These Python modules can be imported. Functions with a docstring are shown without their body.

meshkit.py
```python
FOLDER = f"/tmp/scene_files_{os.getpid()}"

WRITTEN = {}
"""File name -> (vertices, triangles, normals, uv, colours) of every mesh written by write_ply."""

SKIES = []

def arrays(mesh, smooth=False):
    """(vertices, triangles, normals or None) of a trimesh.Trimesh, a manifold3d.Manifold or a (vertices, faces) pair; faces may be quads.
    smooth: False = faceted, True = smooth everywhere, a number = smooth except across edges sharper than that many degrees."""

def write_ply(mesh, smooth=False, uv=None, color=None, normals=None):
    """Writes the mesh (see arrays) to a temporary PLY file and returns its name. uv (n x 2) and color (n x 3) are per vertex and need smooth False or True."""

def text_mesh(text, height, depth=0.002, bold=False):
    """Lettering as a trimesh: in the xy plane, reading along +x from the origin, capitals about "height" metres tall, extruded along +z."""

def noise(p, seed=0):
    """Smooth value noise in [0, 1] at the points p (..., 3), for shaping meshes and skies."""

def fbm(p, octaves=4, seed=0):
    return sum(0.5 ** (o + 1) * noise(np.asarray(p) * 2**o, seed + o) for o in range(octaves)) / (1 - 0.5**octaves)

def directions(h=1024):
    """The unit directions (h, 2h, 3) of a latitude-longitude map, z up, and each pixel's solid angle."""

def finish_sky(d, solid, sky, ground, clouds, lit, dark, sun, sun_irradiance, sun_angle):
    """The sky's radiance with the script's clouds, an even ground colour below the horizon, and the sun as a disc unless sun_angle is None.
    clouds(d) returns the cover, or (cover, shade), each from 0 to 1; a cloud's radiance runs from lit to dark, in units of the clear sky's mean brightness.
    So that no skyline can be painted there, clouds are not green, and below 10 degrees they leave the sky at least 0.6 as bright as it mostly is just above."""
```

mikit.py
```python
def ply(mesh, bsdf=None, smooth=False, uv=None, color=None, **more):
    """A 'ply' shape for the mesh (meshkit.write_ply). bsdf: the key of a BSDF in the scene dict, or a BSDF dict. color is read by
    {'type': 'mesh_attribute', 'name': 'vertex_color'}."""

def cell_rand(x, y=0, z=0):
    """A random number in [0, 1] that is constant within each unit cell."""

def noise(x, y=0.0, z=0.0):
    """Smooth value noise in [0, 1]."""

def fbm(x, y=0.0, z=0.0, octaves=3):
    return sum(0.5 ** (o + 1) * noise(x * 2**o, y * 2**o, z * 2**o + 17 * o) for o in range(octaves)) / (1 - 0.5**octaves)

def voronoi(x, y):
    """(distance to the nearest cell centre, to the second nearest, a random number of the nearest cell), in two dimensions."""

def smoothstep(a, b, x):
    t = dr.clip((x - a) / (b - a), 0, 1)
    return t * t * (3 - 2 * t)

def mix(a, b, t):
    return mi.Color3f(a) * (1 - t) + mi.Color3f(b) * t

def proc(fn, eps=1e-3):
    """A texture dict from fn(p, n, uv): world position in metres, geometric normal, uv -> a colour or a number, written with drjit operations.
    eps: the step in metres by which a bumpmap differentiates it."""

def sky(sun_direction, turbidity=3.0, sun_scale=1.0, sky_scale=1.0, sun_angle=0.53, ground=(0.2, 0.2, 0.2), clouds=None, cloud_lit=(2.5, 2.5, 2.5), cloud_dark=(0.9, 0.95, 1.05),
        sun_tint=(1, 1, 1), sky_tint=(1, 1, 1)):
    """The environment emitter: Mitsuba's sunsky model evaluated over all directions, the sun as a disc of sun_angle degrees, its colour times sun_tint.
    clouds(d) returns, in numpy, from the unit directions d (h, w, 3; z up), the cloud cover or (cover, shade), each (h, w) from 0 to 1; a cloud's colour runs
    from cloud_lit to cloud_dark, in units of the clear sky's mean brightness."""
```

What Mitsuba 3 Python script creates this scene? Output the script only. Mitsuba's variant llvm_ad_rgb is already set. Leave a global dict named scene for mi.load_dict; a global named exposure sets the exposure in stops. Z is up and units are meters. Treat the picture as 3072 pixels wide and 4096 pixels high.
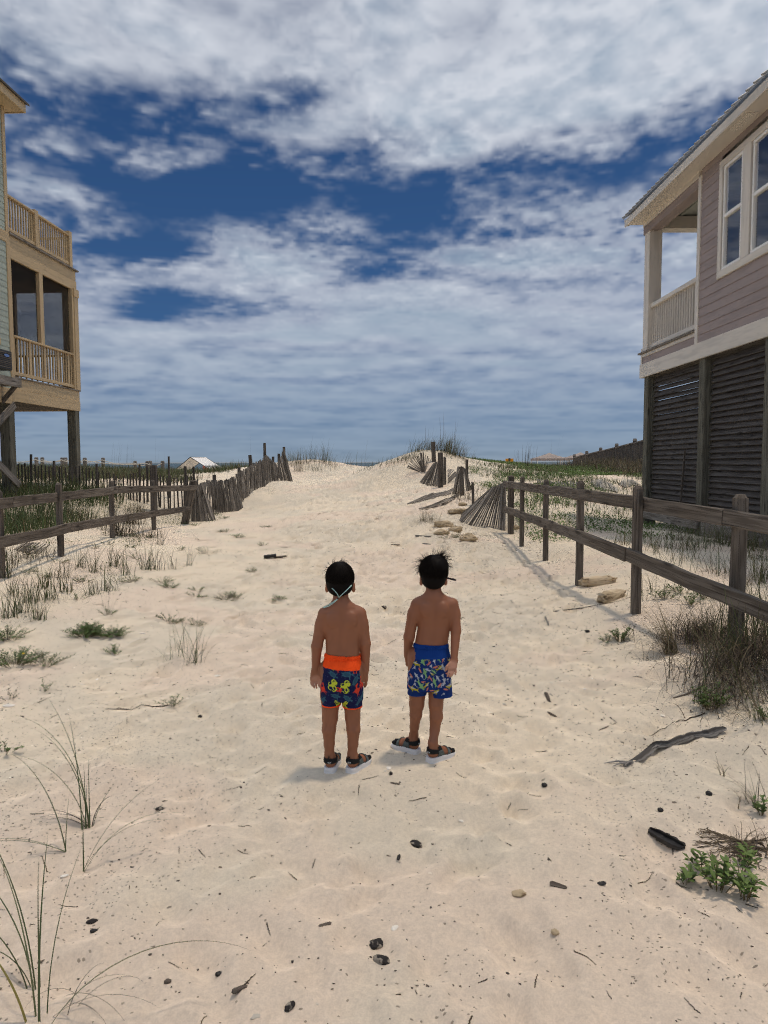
import math, random
import numpy as np
import trimesh
import drjit as dr
import mitsuba as mi
import mikit, meshkit
from mikit import proc, noise, fbm, voronoi, cell_rand, smoothstep, mix
from scipy.interpolate import RBFInterpolator, RegularGridInterpolator

T = mi.ScalarTransform4f
scene, labels = {}, {}
rng = np.random.default_rng(11)

# ------------------------------------------------------------------ camera, sky, exposure
FOCAL, PITCH, EYE, ROLL = 2844.0, math.radians(3.98), 1.70, math.radians(0.18)   # focal length in pixels of a 3072 wide picture
FWD = np.array([0, math.cos(PITCH), -math.sin(PITCH)])
_r0, _u0 = np.array([1.0, 0, 0]), np.array([0, math.sin(PITCH), math.cos(PITCH)])
RIGHT = _r0 * math.cos(ROLL) - _u0 * math.sin(ROLL)
UP = _u0 * math.cos(ROLL) + _r0 * math.sin(ROLL)
scene['camera'] = {'type': 'perspective', 'fov': math.degrees(2 * math.atan(1536 / FOCAL)), 'fov_axis': 'x', 'near_clip': 0.05, 'far_clip': 60000.0,
                   'to_world': T().look_at(origin=[0, 0, EYE], target=[FWD[0], FWD[1], EYE + FWD[2]], up=UP.tolist())}
exposure = 1.1


def direction(px, py):
    """World direction of a spot measured on the photograph (3072 x 4096 pixels)."""
    d = FWD + RIGHT * ((px - 1536) / FOCAL) - UP * ((py - 2048) / FOCAL)
    return d / np.linalg.norm(d)


def sky_angles(px, py):
    d = direction(px, py)
    return math.degrees(math.atan2(d[0], d[1])), math.degrees(math.asin(d[2]))


PXDEG = math.degrees(1 / FOCAL) * 1.852   # degrees of one step on a 1659 wide copy of the photograph


def cloud_cover(d):
    """Broken high cloud: a bright mottled deck overhead, a band of clear blue, a streaky lower deck thinning to haze over the sea."""
    x, y, z = d[..., 0], d[..., 1], d[..., 2]
    az, el = np.degrees(np.arctan2(x, y)), np.degrees(np.arcsin(np.clip(z, -1, 1)))
    q = np.stack([x / (z + 0.10), y / (z + 0.10), np.zeros_like(x)], -1)
    turn = meshkit.fbm(q * 1.3 + 5, 3, 9)[..., None] - 0.5
    puff = meshkit.fbm(q * 6.5 + turn * 1.5 + 3.1, 6, 3)                                  # cells of the high deck
    streak = meshkit.fbm((q + turn * 0.55) * np.array([1.5, 4.6, 1]) + 1.7, 6, 5)         # combed-out bands
    fine = meshkit.fbm(q * 24.0 + puff[..., None] * 3.0, 4, 21)
    warp = (meshkit.fbm(np.stack([az * 0.09, el * 0.12, 0 * az], -1), 5, 31) - 0.5) * 10.0
    ew = el + warp * 0.55
    deck = smooth(20.3, 24.6, ew)
    low = smooth(17.8, 13.6, ew) * smooth(-2.0, 6.0, el)
    base = -0.80 + 1.95 * deck + 1.60 * low

    def blob(px, py, wx, wy, amp, tilt=0.0):
        a, e = sky_angles(px * 1.852, py * 1.852)
        u, v = (az - a) / (wx * PXDEG), (el - e + warp * 0.22) / (wy * PXDEG)
        u, v = u * math.cos(tilt) - v * math.sin(tilt), u * math.sin(tilt) + v * math.cos(tilt)
        return amp * np.exp(-(u * u + v * v))

    base = base + blob(240, 245, 170, 40, -1.25, .1) + blob(640, 215, 95, 40, -1.25, -.3) + blob(20, 120, 60, 50, -1.3) + blob(480, 390, 140, 34, -1.0) + blob(470, 250, 90, 40, -.8)
    base = base + blob(980, 280, 330, 55, 0.5) + blob(270, 335, 230, 34, 1.1) + blob(930, 375, 110, 40, 0.75) + blob(1180, 335, 260, 34, 0.6)
    base = base + blob(690, 465, 85, 55, 1.05) + blob(145, 408, 75, 13, 1.25) + blob(150, 478, 100, 26, 1.0) + blob(1290, 470, 120, 45, 0.65) + blob(1060, 490, 90, 36, 0.6)
    base = base + blob(430, 662, 130, 22, -1.5) + blob(350, 645, 55, 24, -0.8) + blob(1390, 580, 80, 20, -0.9) + blob(330, 525, 110, 18, -0.9)
    base = base + blob(430, 440, 170, 50, -0.5) + blob(1330, 385, 70, 16, -0.7) + blob(870, 430, 90, 35, -0.5) + blob(560, 425, 260, 34, -0.8)
    wisp = 0.60 * (streak - 0.5) + 0.40 * (puff - 0.5)
    thin = smooth(1.3, 0.1, np.abs(base))
    body = base + (3.7 + 2.6 * thin) * wisp + (0.9 + 1.5 * thin) * (fine - 0.5) * smooth(6, 18, el)
    cover = 0.97 * smooth(-1.0, 1.8, body)
    haze = smooth(9.0, 0.5, el)
    cover = cover * (1 - haze) + haze * (0.55 + 0.9 * (streak - 0.5))
    shade = 0.25 + 1.5 * (puff - 0.5) * smooth(12, 20, el) - 0.9 * (fine - 0.5) * smooth(8, 20, el) + 1.9 * (streak - 0.5) * smooth(24, 14, el) * (0.35 + 0.65 * smooth(3, 12, el)) + 0.48 * smooth(14, 3, el) - 0.18 * smooth(22, 30, el)
    shade = shade - 0.45 * smooth(0.9, 0.2, body) * smooth(26, 18, el) * smooth(8, 12, el)
    return np.clip(cover, 0, 1), np.clip(shade, 0, 1)


def smooth(a, b, v):
    t = np.clip((v - a) / (b - a), 0, 1)
    return t * t * (3 - 2 * t)


SUN = (0.21, 0.07, 1.0)
scene['sky'] = mikit.sky(SUN, turbidity=3, sun_scale=0.46, sun_angle=4.0, ground=(0.35, 0.30, 0.24), clouds=cloud_cover, sky_tint=(0.20, 0.355, 0.56),
                         cloud_lit=(6.6, 6.95, 7.6), cloud_dark=(2.7, 3.6, 4.7))

# ------------------------------------------------------------------ helpers


def numbered(name):
    if name not in labels and name not in scene:
        return name
    k = 1
    while f'{name}_{k:03d}' in labels or f'{name}_{k:03d}' in scene:
        k += 1
    return f'{name}_{k:03d}'


_count = {}


def part_key(parent, name):
    k = _count.get((parent, name), 0)
    _count[parent, name] = k + 1
    return f'{parent}__{name}' + (f'_{k:03d}' if k else '')


def thing(name, label, category, group=None):
    key = numbered(name)
    labels[key] = {'label': label, 'category': category}
    if group:
        labels[key]['group'] = group
    return key


def put(parent, name, mesh, bsdf, label=None, stuff=False, to_world=None, **kw):
    """One shape entry under a thing (or under a part of it)."""
    key = part_key(parent, name)
    shape = mesh if isinstance(mesh, dict) else as_ply(mesh, bsdf, **kw)
    if to_world is not None:
        shape = {**shape, 'to_world': to_world}
    scene[key] = shape
    if label or stuff:
        labels[key] = {}
        if label:
            labels[key]['label'] = label
        if stuff:
            labels[key]['kind'] = 'stuff'
    return key


def solo(name, mesh, bsdf, label, category=None, group=None, kind=None, **kw):
    """A thing that is one mesh."""
    key = numbered(name)
    labels[key] = {'label': label}
    if category:
        labels[key]['category'] = category
    if group:
        labels[key]['group'] = group
    if kind:
        labels[key]['kind'] = kind
    scene[key] = as_ply(mesh, bsdf, **kw)
    return key


class Mesh:
    """Collects pieces with uv and colour."""

    def __init__(self):
        self.v, self.f, self.uv, self.c, self.n = [], [], [], [], 0

    def add(self, v, f, uv=None, c=(1, 1, 1)):
        v, f = np.asarray(v, float), np.asarray(f, int)
        self.v.append(v)
        if f.shape[1] == 4:
            f = np.vstack([f[:, [0, 1, 2]], f[:, [0, 2, 3]]])
        self.f.append(f + self.n)
        self.uv.append(np.zeros((len(v), 2)) if uv is None else np.asarray(uv, float))
        self.c.append(np.broadcast_to(np.asarray(c, float), (len(v), 3)))
        self.n += len(v)
        return self

    def join(self, other):
        v, f, uv, c = other.arrays()
        return self.add(v, f, uv, c)

    def arrays(self):
        return np.vstack(self.v), np.vstack(self.f), np.vstack(self.uv), np.vstack(self.c)

    def moved(self, fn):
        self.v = [fn(x) for x in self.v]
        return self


def as_ply(mesh, bsdf, smooth=False, **kw):
    if isinstance(mesh, Mesh):
        v, f, uv, c = mesh.arrays()
        return mikit.ply((v, f), bsdf, smooth=smooth, uv=uv, color=c, **kw)
    return mikit.ply(mesh, bsdf, smooth=smooth, **kw)


def unit(v):
    v = np.asarray(v, float)
    return v / max(np.linalg.norm(v), 1e-12)


def beam(a, b, w, t, up=(0, 0, 1), bevel=0.006, segs=1, wob=0.0, out=None, col=(1, 1, 1), taper=1.0, r=None):
    """A sawn piece from a to b: w along 'side', t along 'up', bevelled edges; uv runs along the grain."""
    r = r or rng
    a, b = np.asarray(a, float), np.asarray(b, float)
    L = np.linalg.norm(b - a)
    ax = (b - a) / L
    side = np.cross(ax, up)
    if np.linalg.norm(side) < 1e-6:
        side = np.cross(ax, (0, 1, 0))
    side = unit(side)
    u2 = np.cross(side, ax)
    e = min(bevel, 0.45 * w, 0.45 * t)
    W, H = w / 2, t / 2
    ring = np.array([[-W, -H + e], [-W + e, -H], [W - e, -H], [W, -H + e], [W, H - e], [W - e, H], [-W + e, H], [-W, H - e], [-W, -H + e]])
    per = np.concatenate([[0], np.cumsum(np.linalg.norm(np.diff(ring, axis=0), axis=1))])
    o, ov = r.uniform(0, 50), r.uniform(0, 50)
    vs, uvs = [], []
    for i in range(segs + 1):
        s = i / segs
        k = 1 + (taper - 1) * s
        jig = r.normal(0, wob, (8, 2)) if wob else np.zeros((8, 2))
        jig = np.vstack([jig, jig[:1]])
        if wob:
            jig = jig + r.normal(0, wob, 2)
        p = ring * k + jig
        vs.append(a + ax * (L * s) + p[:, :1] * side + p[:, 1:] * u2)
        uvs.append(np.stack([np.full(9, o + L * s), ov + per], 1))
    f = [[i * 9 + j, i * 9 + j + 1, (i + 1) * 9 + j + 1, (i + 1) * 9 + j] for i in range(segs) for j in range(8)]
    v, uv = np.vstack(vs), np.vstack(uvs)
    n = len(v)
    v = np.vstack([v, vs[0][:8], vs[-1][:8]])
    uv = np.vstack([uv, np.stack([o + ring[:8, 1] * 0.2, ov + 7 + ring[:8, 0]], 1), np.stack([o + 9 + ring[:8, 1] * 0.2, ov + 7 + ring[:8, 0]], 1)])
    tri = [[0, k + 1, k] for k in range(1, 7)]
    fq = np.array(f)
    ft = np.vstack([fq[:, [0, 1, 2]], fq[:, [0, 2, 3]], np.array([[n + x for x in q] for q in tri]), np.array([[n + 8 + x for x in q[::-1]] for q in tri])])
    out = out or Mesh()
    return out.add(v, ft, uv, col)


def box(lo, hi, bevel=0.004, out=None, grain=None, col=(1, 1, 1)):
    """Axis-aligned sawn piece; its grain runs along the longest side."""
    lo, hi = np.asarray(lo, float), np.asarray(hi, float)
    lo, hi = np.minimum(lo, hi), np.maximum(lo, hi)
    s, c = hi - lo, (lo + hi) / 2
    k = int(np.argmax(s)) if grain is None else grain
    a, b = c.copy(), c.copy()
    a[k], b[k] = lo[k], hi[k]
    if k == 2:
        return beam(a, b, s[0], s[1], up=(0, 1, 0), bevel=bevel, out=out, col=col)
    return beam(a, b, s[1 - k], s[2], up=(0, 0, 1), bevel=bevel, out=out, col=col)


def tube(points, radii, sides=5, out=None, col=(1, 1, 1), caps=True):
    p = np.asarray(points, float)
    n = len(p)
    t = np.gradient(p, axis=0)
    t /= np.linalg.norm(t, axis=1, keepdims=True) + 1e-12
    a = np.cross(t, np.where(np.abs(t[:, 2:]) < 0.9, [0, 0, 1.0], [1.0, 0, 0]))
    a /= np.linalg.norm(a, axis=1, keepdims=True) + 1e-12
    b, ang = np.cross(t, a), np.arange(sides) * 2 * np.pi / sides
    rad = np.broadcast_to(np.asarray(radii, float), (n,))
    v = (p[:, None] + rad[:, None, None] * (np.cos(ang)[None, :, None] * a[:, None] + np.sin(ang)[None, :, None] * b[:, None])).reshape(-1, 3)
    i, j = np.meshgrid(np.arange(n - 1), np.arange(sides), indexing='ij')
    q = np.stack([i * sides + j, i * sides + (j + 1) % sides, (i + 1) * sides + (j + 1) % sides, (i + 1) * sides + j], -1).reshape(-1, 4)
    f = np.vstack([q[:, [0, 1, 2]], q[:, [0, 2, 3]]])
    if caps:
        v = np.vstack([v, p[:1], p[-1:]])
        m = n * sides
        f = np.vstack([f, [[m, (k + 1) % sides, k] for k in range(sides)], [[m + 1, m - sides + k, m - sides + (k + 1) % sides] for k in range(sides)]])
    col = np.asarray(col, float)
    c = col if col.ndim == 1 else np.vstack([np.repeat(col, sides, 0)] + ([col[:1], col[-1:]] if caps else []))
    return (out or Mesh()).add(v, f, np.zeros((len(v), 2)), c)


# ------------------------------------------------------------------ materials
def rgb(*c):
    return {'type': 'rgb', 'value': list(c)}


def principled(color, rough=0.6, spec=0.4, two=True, **kw):
    b = {'type': 'principled', 'base_color': color if isinstance(color, dict) else rgb(*color), 'roughness': rough, 'specular': spec, **kw}
    return {'type': 'twosided', 'bsdf': b} if two else b


VCOL = {'type': 'mesh_attribute', 'name': 'vertex_color'}


def sand_color(p, n, uv):
    x, y = p.x, p.y
    base = mix((0.64, 0.555, 0.435), (0.575, 0.51, 0.41), smoothstep(0.38, 0.62, fbm(x * 1.1, y * 1.1, 3.0, 3)))
    base = mix(base, (0.62, 0.515, 0.415), 0.8 * smoothstep(0.5, 0.66, fbm(x * 0.7 + 9, y * 0.9, 7.0, 3)))
    g = noise(x * 260, y * 260, 1.0) - 0.5
    g2 = noise(x * 75, y * 75, 4.0) - 0.5
    base = base * (1 + 0.16 * g + 0.12 * g2)
    dens = fbm(x * 0.9 + 4, y * 0.55, 11.0, 3)
    d, _, r = voronoi(x * 47 + 3 * noise(x * 9, y * 9, 2.0), y * 47)
    sp = smoothstep(0.26, 0.14, d + 0.10 * (noise(x * 160, y * 160, 8.0) - 0.5)) * dr.select(r < (0.02 + 0.30 * smoothstep(0.5, 0.75, dens)) * smoothstep(22.0, 16.0, y), 1.0, 0.0)
    base = mix(base, mix((0.10, 0.085, 0.07), (0.27, 0.215, 0.16), noise(x * 30, y * 30, 5.0)), sp * 0.8)
    return base


def sand_bump(p, n, uv):
    x, y = p.x, p.y
    return 0.011 * fbm(x * 9, y * 9, 2.0, 2) + 0.004 * fbm(x * 40, y * 40, 5.0, 2)


scene['mat_sand'] = {'type': 'twosided', 'bsdf': {'type': 'bumpmap', 'bump': {**proc(sand_bump, eps=0.004)}, 'scale': 1.0,
                     'nested': {'type': 'principled', 'base_color': proc(sand_color), 'roughness': 0.9, 'specular': 0.2}}}


def wood_fn(c0, c1, c2, paint=None):
    def fn(p, n, uv):
        u, v = uv.x, uv.y
        wander = 0.018 * fbm(u * 1.6, v * 9, 3.0, 2)
        g = noise(u * 2.2, (v + wander) * 190, 1.0)
        g2 = fbm(u * 3.5, (v + wander) * 60, 6.0, 3)
        c = mix(mix(c0, c1, smoothstep(0.3, 0.7, g2)), c2, smoothstep(0.62, 0.9, g) * 0.75)
        kd, _, kr = voronoi(u * 1.5, v * 7)
        c = mix(c, tuple(0.35 * t for t in c0), smoothstep(0.20, 0.06, kd) * dr.select(kr < 0.45, 0.85, 0.0))
        return c * (0.82 + 0.36 * fbm(u * 0.9, v * 3, 12.0, 2))
    return fn


def wood_bump(p, n, uv):
    u, v = uv.x, uv.y
    wander = 0.018 * fbm(u * 1.6, v * 9, 3.0, 2)
    return 0.0028 * noise(u * 2.2, (v + wander) * 190, 1.0) + 0.003 * fbm(u * 3.5, (v + wander) * 60, 6.0, 2)


WB = proc(wood_bump, eps=0.002)


def wood(c0, c1, c2, rough=0.8, spec=0.2):
    return {'type': 'twosided', 'bsdf': {'type': 'bumpmap', 'bump': dict(WB), 'scale': 1.0,
            'nested': {'type': 'principled', 'base_color': proc(wood_fn(c0, c1, c2)), 'roughness': rough, 'specular': spec}}}


scene['mat_fence_wood'] = wood((0.10, 0.083, 0.068), (0.165, 0.142, 0.12), (0.04, 0.032, 0.027))
scene['mat_grey_wood'] = wood((0.17, 0.15, 0.13), (0.27, 0.245, 0.22), (0.075, 0.062, 0.052))
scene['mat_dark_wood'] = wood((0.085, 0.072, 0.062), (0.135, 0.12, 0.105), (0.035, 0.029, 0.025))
scene['mat_pile_wood'] = wood((0.105, 0.10, 0.08), (0.16, 0.155, 0.125), (0.05, 0.045, 0.036))


def paint_fn(c, dirt, amount):
    def fn(p, n, uv):
        a = fbm(uv.x * 1.3, uv.y * 14, 2.0, 3)
        k = smoothstep(0.66, 0.74, fbm(uv.x * 5, uv.y * 40, 9.0, 3)) * amount
        return mix(mix(c, tuple(t * 0.86 for t in c), smoothstep(0.4, 0.75, a)), dirt, k)
    return fn


scene['mat_tan_paint'] = principled(proc(paint_fn((0.50, 0.375, 0.22), (0.30, 0.21, 0.12), 0.3)), 0.55, 0.3)
scene['mat_green_siding'] = principled(proc(paint_fn((0.36, 0.41, 0.36), (0.28, 0.31, 0.27), 0.5)), 0.6, 0.3)
scene['mat_cream_trim'] = principled(proc(paint_fn((0.66, 0.61, 0.54), (0.48, 0.43, 0.37), 0.2)), 0.5, 0.35)
scene['mat_taupe_siding'] = principled(proc(paint_fn((0.325, 0.265, 0.25), (0.26, 0.21, 0.195), 0.5)), 0.6, 0.3)
scene['mat_white_vinyl'] = principled((0.78, 0.77, 0.74), 0.4, 0.5)
scene['mat_porch_ceiling'] = principled((0.42, 0.44, 0.40), 0.7, 0.2)
scene['mat_room'] = principled((0.20, 0.17, 0.14), 0.8, 0.2)
scene['mat_cream_plain'] = principled((0.66, 0.61, 0.54), 0.5, 0.35)
scene['mat_metal_roof'] = principled((0.36, 0.35, 0.33), 0.45, 0.5, metallic=0.6)
scene['mat_shingle'] = principled((0.11, 0.10, 0.09), 0.9, 0.1)
scene['mat_glass'] = {'type': 'thindielectric', 'int_ior': 1.5}
scene['mat_black_metal'] = principled((0.025, 0.025, 0.026), 0.5, 0.4)
scene['mat_vcol'] = principled(dict(VCOL), 0.75, 0.2)
scene['mat_plant'] = principled(dict(VCOL), 0.55, 0.3)
scene['mat_rope'] = principled((0.62, 0.58, 0.50), 0.8, 0.2)
# ------------------------------------------------------------------ terrain
CONTROL = np.array([
    (-3, 1, 0), (0, 1, 0), (3, 1, .05), (-3, 2, 0), (0, 2, 0), (3, 2, .06), (-3, 4, .01), (0, 4, 0), (1.6, 4, .02), (2.4, 4, .10), (3, 4, .2), (-6, 4, .1), (6, 4, .3), (-3, 6, .03), (0, 6, 0), (1.6, 6, .04),
    (2.78, 5.5, .2), (2.5, 7, .22), (2.4, 8.5, .22), (2.5, 11, .18), (2.5, 12.7, .19), (2.65, 15.0, .17), (3.4, 7, .3), (3.4, 11, .34), (1.2, 9, .04),
    (-4.85, 10.6, .31), (-5.14, 13.4, .28), (-5.07, 15.6, .23), (-5.3, 18.5, .15), (-3, 10, .1), (0, 10, .05), (1.2, 10, .08), (0, 14, .2), (-3, 14, .15), (-3, 18, .3), (0, 18, .45),
    (-4.5, 18.7, .16), (-4.1, 21, .27), (0, 23, .8), (-2.6, 22, .55), (-4.2, 22.5, .59), (-4, 24, .87), (-3.4, 26, 1.03), (-1.7, 26.5, 1.05), (-1.2, 28, 1.2), (-.6, 33, 1.40), (-3, 32, 1.85), (1.14, 14, .32), (1.6, 13.5, .29),
    (1.2, 22, .97), (2.04, 18.5, .82), (.8, 16.5, .55), (-1.9, 26.5, 1.0), (-.75, 26.5, 1.46), (-.1, 26.5, 1.70), (.5, 26.5, 1.88), (1.1, 26.5, 2.09), (1.43, 26.5, 2.16), (1.9, 26.5, 2.16), (2.46, 26.5, 2.04), (2.93, 26.5, 1.80), (3.5, 26.5, 1.66), (.6, 31, 1.55), (2, 31, 1.7), (5.2, 28, 1.58), (4, 20, .9), (6, 20, .98), (8, 26, 1.28), (4, 16, .42), (6.05, 16.6, .28),
    (6, 13.5, .28), (6, 10, .3), (4, 8, .32), (9, 12, .3), (10.8, 35, 1.3), (10.8, 27, 1.45), (12, 22, 1.2), (4.5, 12, .34), (7, 35, 1.2), (3.5, 33, 1.5),
    (-9.4, 21.8, 1.1), (-9.6, 18.2, .85), (-10, 20.5, .9), (-6.1, 19.5, .5), (-9, 16, .5), (-7, 16, .34), (-7, 13, .36), (-9, 12, .4), (-6, 25, 1.02), (-5.9, 28, 1.22), (-9.9, 30, 1.18), (-12, 26, 1.15), (-14, 35, 1.3), (-7.5, 34, 1.2), (-10, 40, .95),
    (-.5, 40, 1.0), (4, 40, 1.0), (-5, 40, 1.1), (10, 42, .9), (-14, 46, .7), (0, 48, .2), (14, 48, .6), (-5, 55, -.1), (8, 55, -.1), (-18, 58, -.3), (18, 58, 0), (0, 66, -.9), (-18, 68, -1.1), (20, 70, -.9), (0, 78, -2.4), (-18, 80, -2.6), (20, 82, -2.6),
    (-20, 20, 1.0), (-20, 10, .5), (-20, 0, .3), (20, 0, .4), (20, 10, .5), (22, 22, 1.2), (-22, 34, 1.5), (24, 36, 1.5), (0, -10, 0), (-20, -12, .2), (20, -12, .2)], float)
_rbf = RBFInterpolator(CONTROL[:, :2], CONTROL[:, 2], kernel='thin_plate_spline', smoothing=0.004)


def grow(lo, hi, step, rate, end_lo, end_hi):
    """Grid lines: even between lo and hi, then ever wider out to the ends."""
    mid = np.arange(lo, hi + step / 2, step)
    out, s, x = [], step, hi
    while x < end_hi:
        s *= rate
        x += s
        out.append(x)
    inn, s, x = [], step, lo
    while x > end_lo:
        s *= rate
        x -= s
        inn.append(x)
    return np.concatenate([inn[::-1], mid, out])


GX = grow(-2.6, 3.0, 0.023, 1.024, -380, 380)
_y = [1.3]
while _y[-1] < 84:
    _y.append(_y[-1] + max(0.019, 0.0064 * _y[-1]))
_yb, _s = [1.3], 0.05
while _yb[-1] > -380:
    _s *= 1.16
    _yb.append(_yb[-1] - _s)
GY = np.concatenate([_yb[1:][::-1], _y])
_X, _Y = np.meshgrid(GX, GY)


def broad(x, y):
    """Large shape of the ground, flattening out far to the sides and behind."""
    cx, cy = np.clip(x, -24, 24), np.clip(y, -14, 84)
    return cx, cy


_cx, _cy = broad(_X, _Y)
# the smooth shape is evaluated on a coarse grid and interpolated
_bx, _by = np.linspace(-24, 24, 145), np.linspace(-14, 84, 295)
_BZ = _rbf(np.stack(np.meshgrid(_bx, _by), -1).reshape(-1, 2)).reshape(len(_by), len(_bx))
from scipy.interpolate import RectBivariateSpline
_spl = RectBivariateSpline(_by, _bx, _BZ, kx=3, ky=3)
GZ = _spl.ev(_cy.ravel(), _cx.ravel()).reshape(_X.shape)
P3 = np.stack([_X, _Y, 0 * _X], -1)
_path = np.exp(-(np.maximum(np.abs(_X + 0.9 * smooth(10, 30, _Y)) - 1.6, 0) / 1.3) ** 2)      # trodden strip
GZ = GZ + 0.05 * (meshkit.fbm(P3 * 1.1, 4, 2) - 0.5) * smooth(90, 40, _Y) + 0.011 * (meshkit.fbm(P3 * 4.2, 3, 8) - 0.5) * smooth(40, 15, _Y)
_dune = smooth(16, 22, _Y) * (1 - _path)
GZ = GZ + 0.22 * (meshkit.fbm(P3 * 0.55, 4, 12) - 0.5) * _dune * smooth(70, 45, _Y)

# footprints: shallow bowls with a raised rim, most of them on the path
_fr = np.random.default_rng(5)
_n = 4200
fy = 1.5 + 31 * _fr.random(_n) ** 1.15
fx = _fr.normal(0, 1, _n) * (1.25 + 0.02 * fy) - 0.9 * smooth(10, 30, fy)
keep = (fx > -4.2) & (fx < 2.3 + 0 * fy)
fx, fy = fx[keep], fy[keep]
for x0, y0 in zip(fx, fy):
    th = _fr.normal(0, 0.5) + (math.pi if _fr.random() < 0.5 else 0)
    L, W, D = _fr.uniform(0.09, 0.17), _fr.uniform(0.05, 0.085), _fr.uniform(0.005, 0.017) * (1 + 1.3 * min(1, y0 / 15))
    i0, i1 = np.searchsorted(GX, [x0 - 0.4, x0 + 0.4])
    j0, j1 = np.searchsorted(GY, [y0 - 0.4, y0 + 0.4])
    X, Y = _X[j0:j1, i0:i1] - x0, _Y[j0:j1, i0:i1] - y0
    u, v = X * math.cos(th) + Y * math.sin(th), -X * math.sin(th) + Y * math.cos(th)
    q = (v / L) ** 2 + (u / W) ** 2
    GZ[j0:j1, i0:i1] += D * (-np.exp(-q ** 1.6) + 0.55 * np.exp(-(np.sqrt(q) - 1.35) ** 2 / 0.12) * (0.5 + 0.5 * np.tanh(v / L * 1.5)))
# the sand is trodden level where the boys stand
for x0, y0 in ((-.24, 3.90), (.20, 4.05)):
    k = np.exp(-(((_X - x0) / .24) ** 4 + ((_Y - y0) / .22) ** 4))
    level = (GZ * k).sum() / k.sum()
    GZ = GZ + (level - GZ) * np.clip(k * 1.15, 0, 1)
_ground = RegularGridInterpolator((GY, GX), GZ, bounds_error=False, fill_value=0.0)


def ground_z(x, y):
    r = _ground(np.stack([np.asarray(y, float), np.asarray(x, float)], -1))
    return float(r) if np.ndim(x) == 0 else r


def mound(x0, y0, rx, ry, h):
    """A little heap of blown sand (round a plant, along a fence)."""
    i0, i1 = np.searchsorted(GX, [x0 - 3 * rx, x0 + 3 * rx])
    j0, j1 = np.searchsorted(GY, [y0 - 3 * ry, y0 + 3 * ry])
    X, Y = (_X[j0:j1, i0:i1] - x0) / rx, (_Y[j0:j1, i0:i1] - y0) / ry
    GZ[j0:j1, i0:i1] += h * np.exp(-(X * X + Y * Y))


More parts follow.
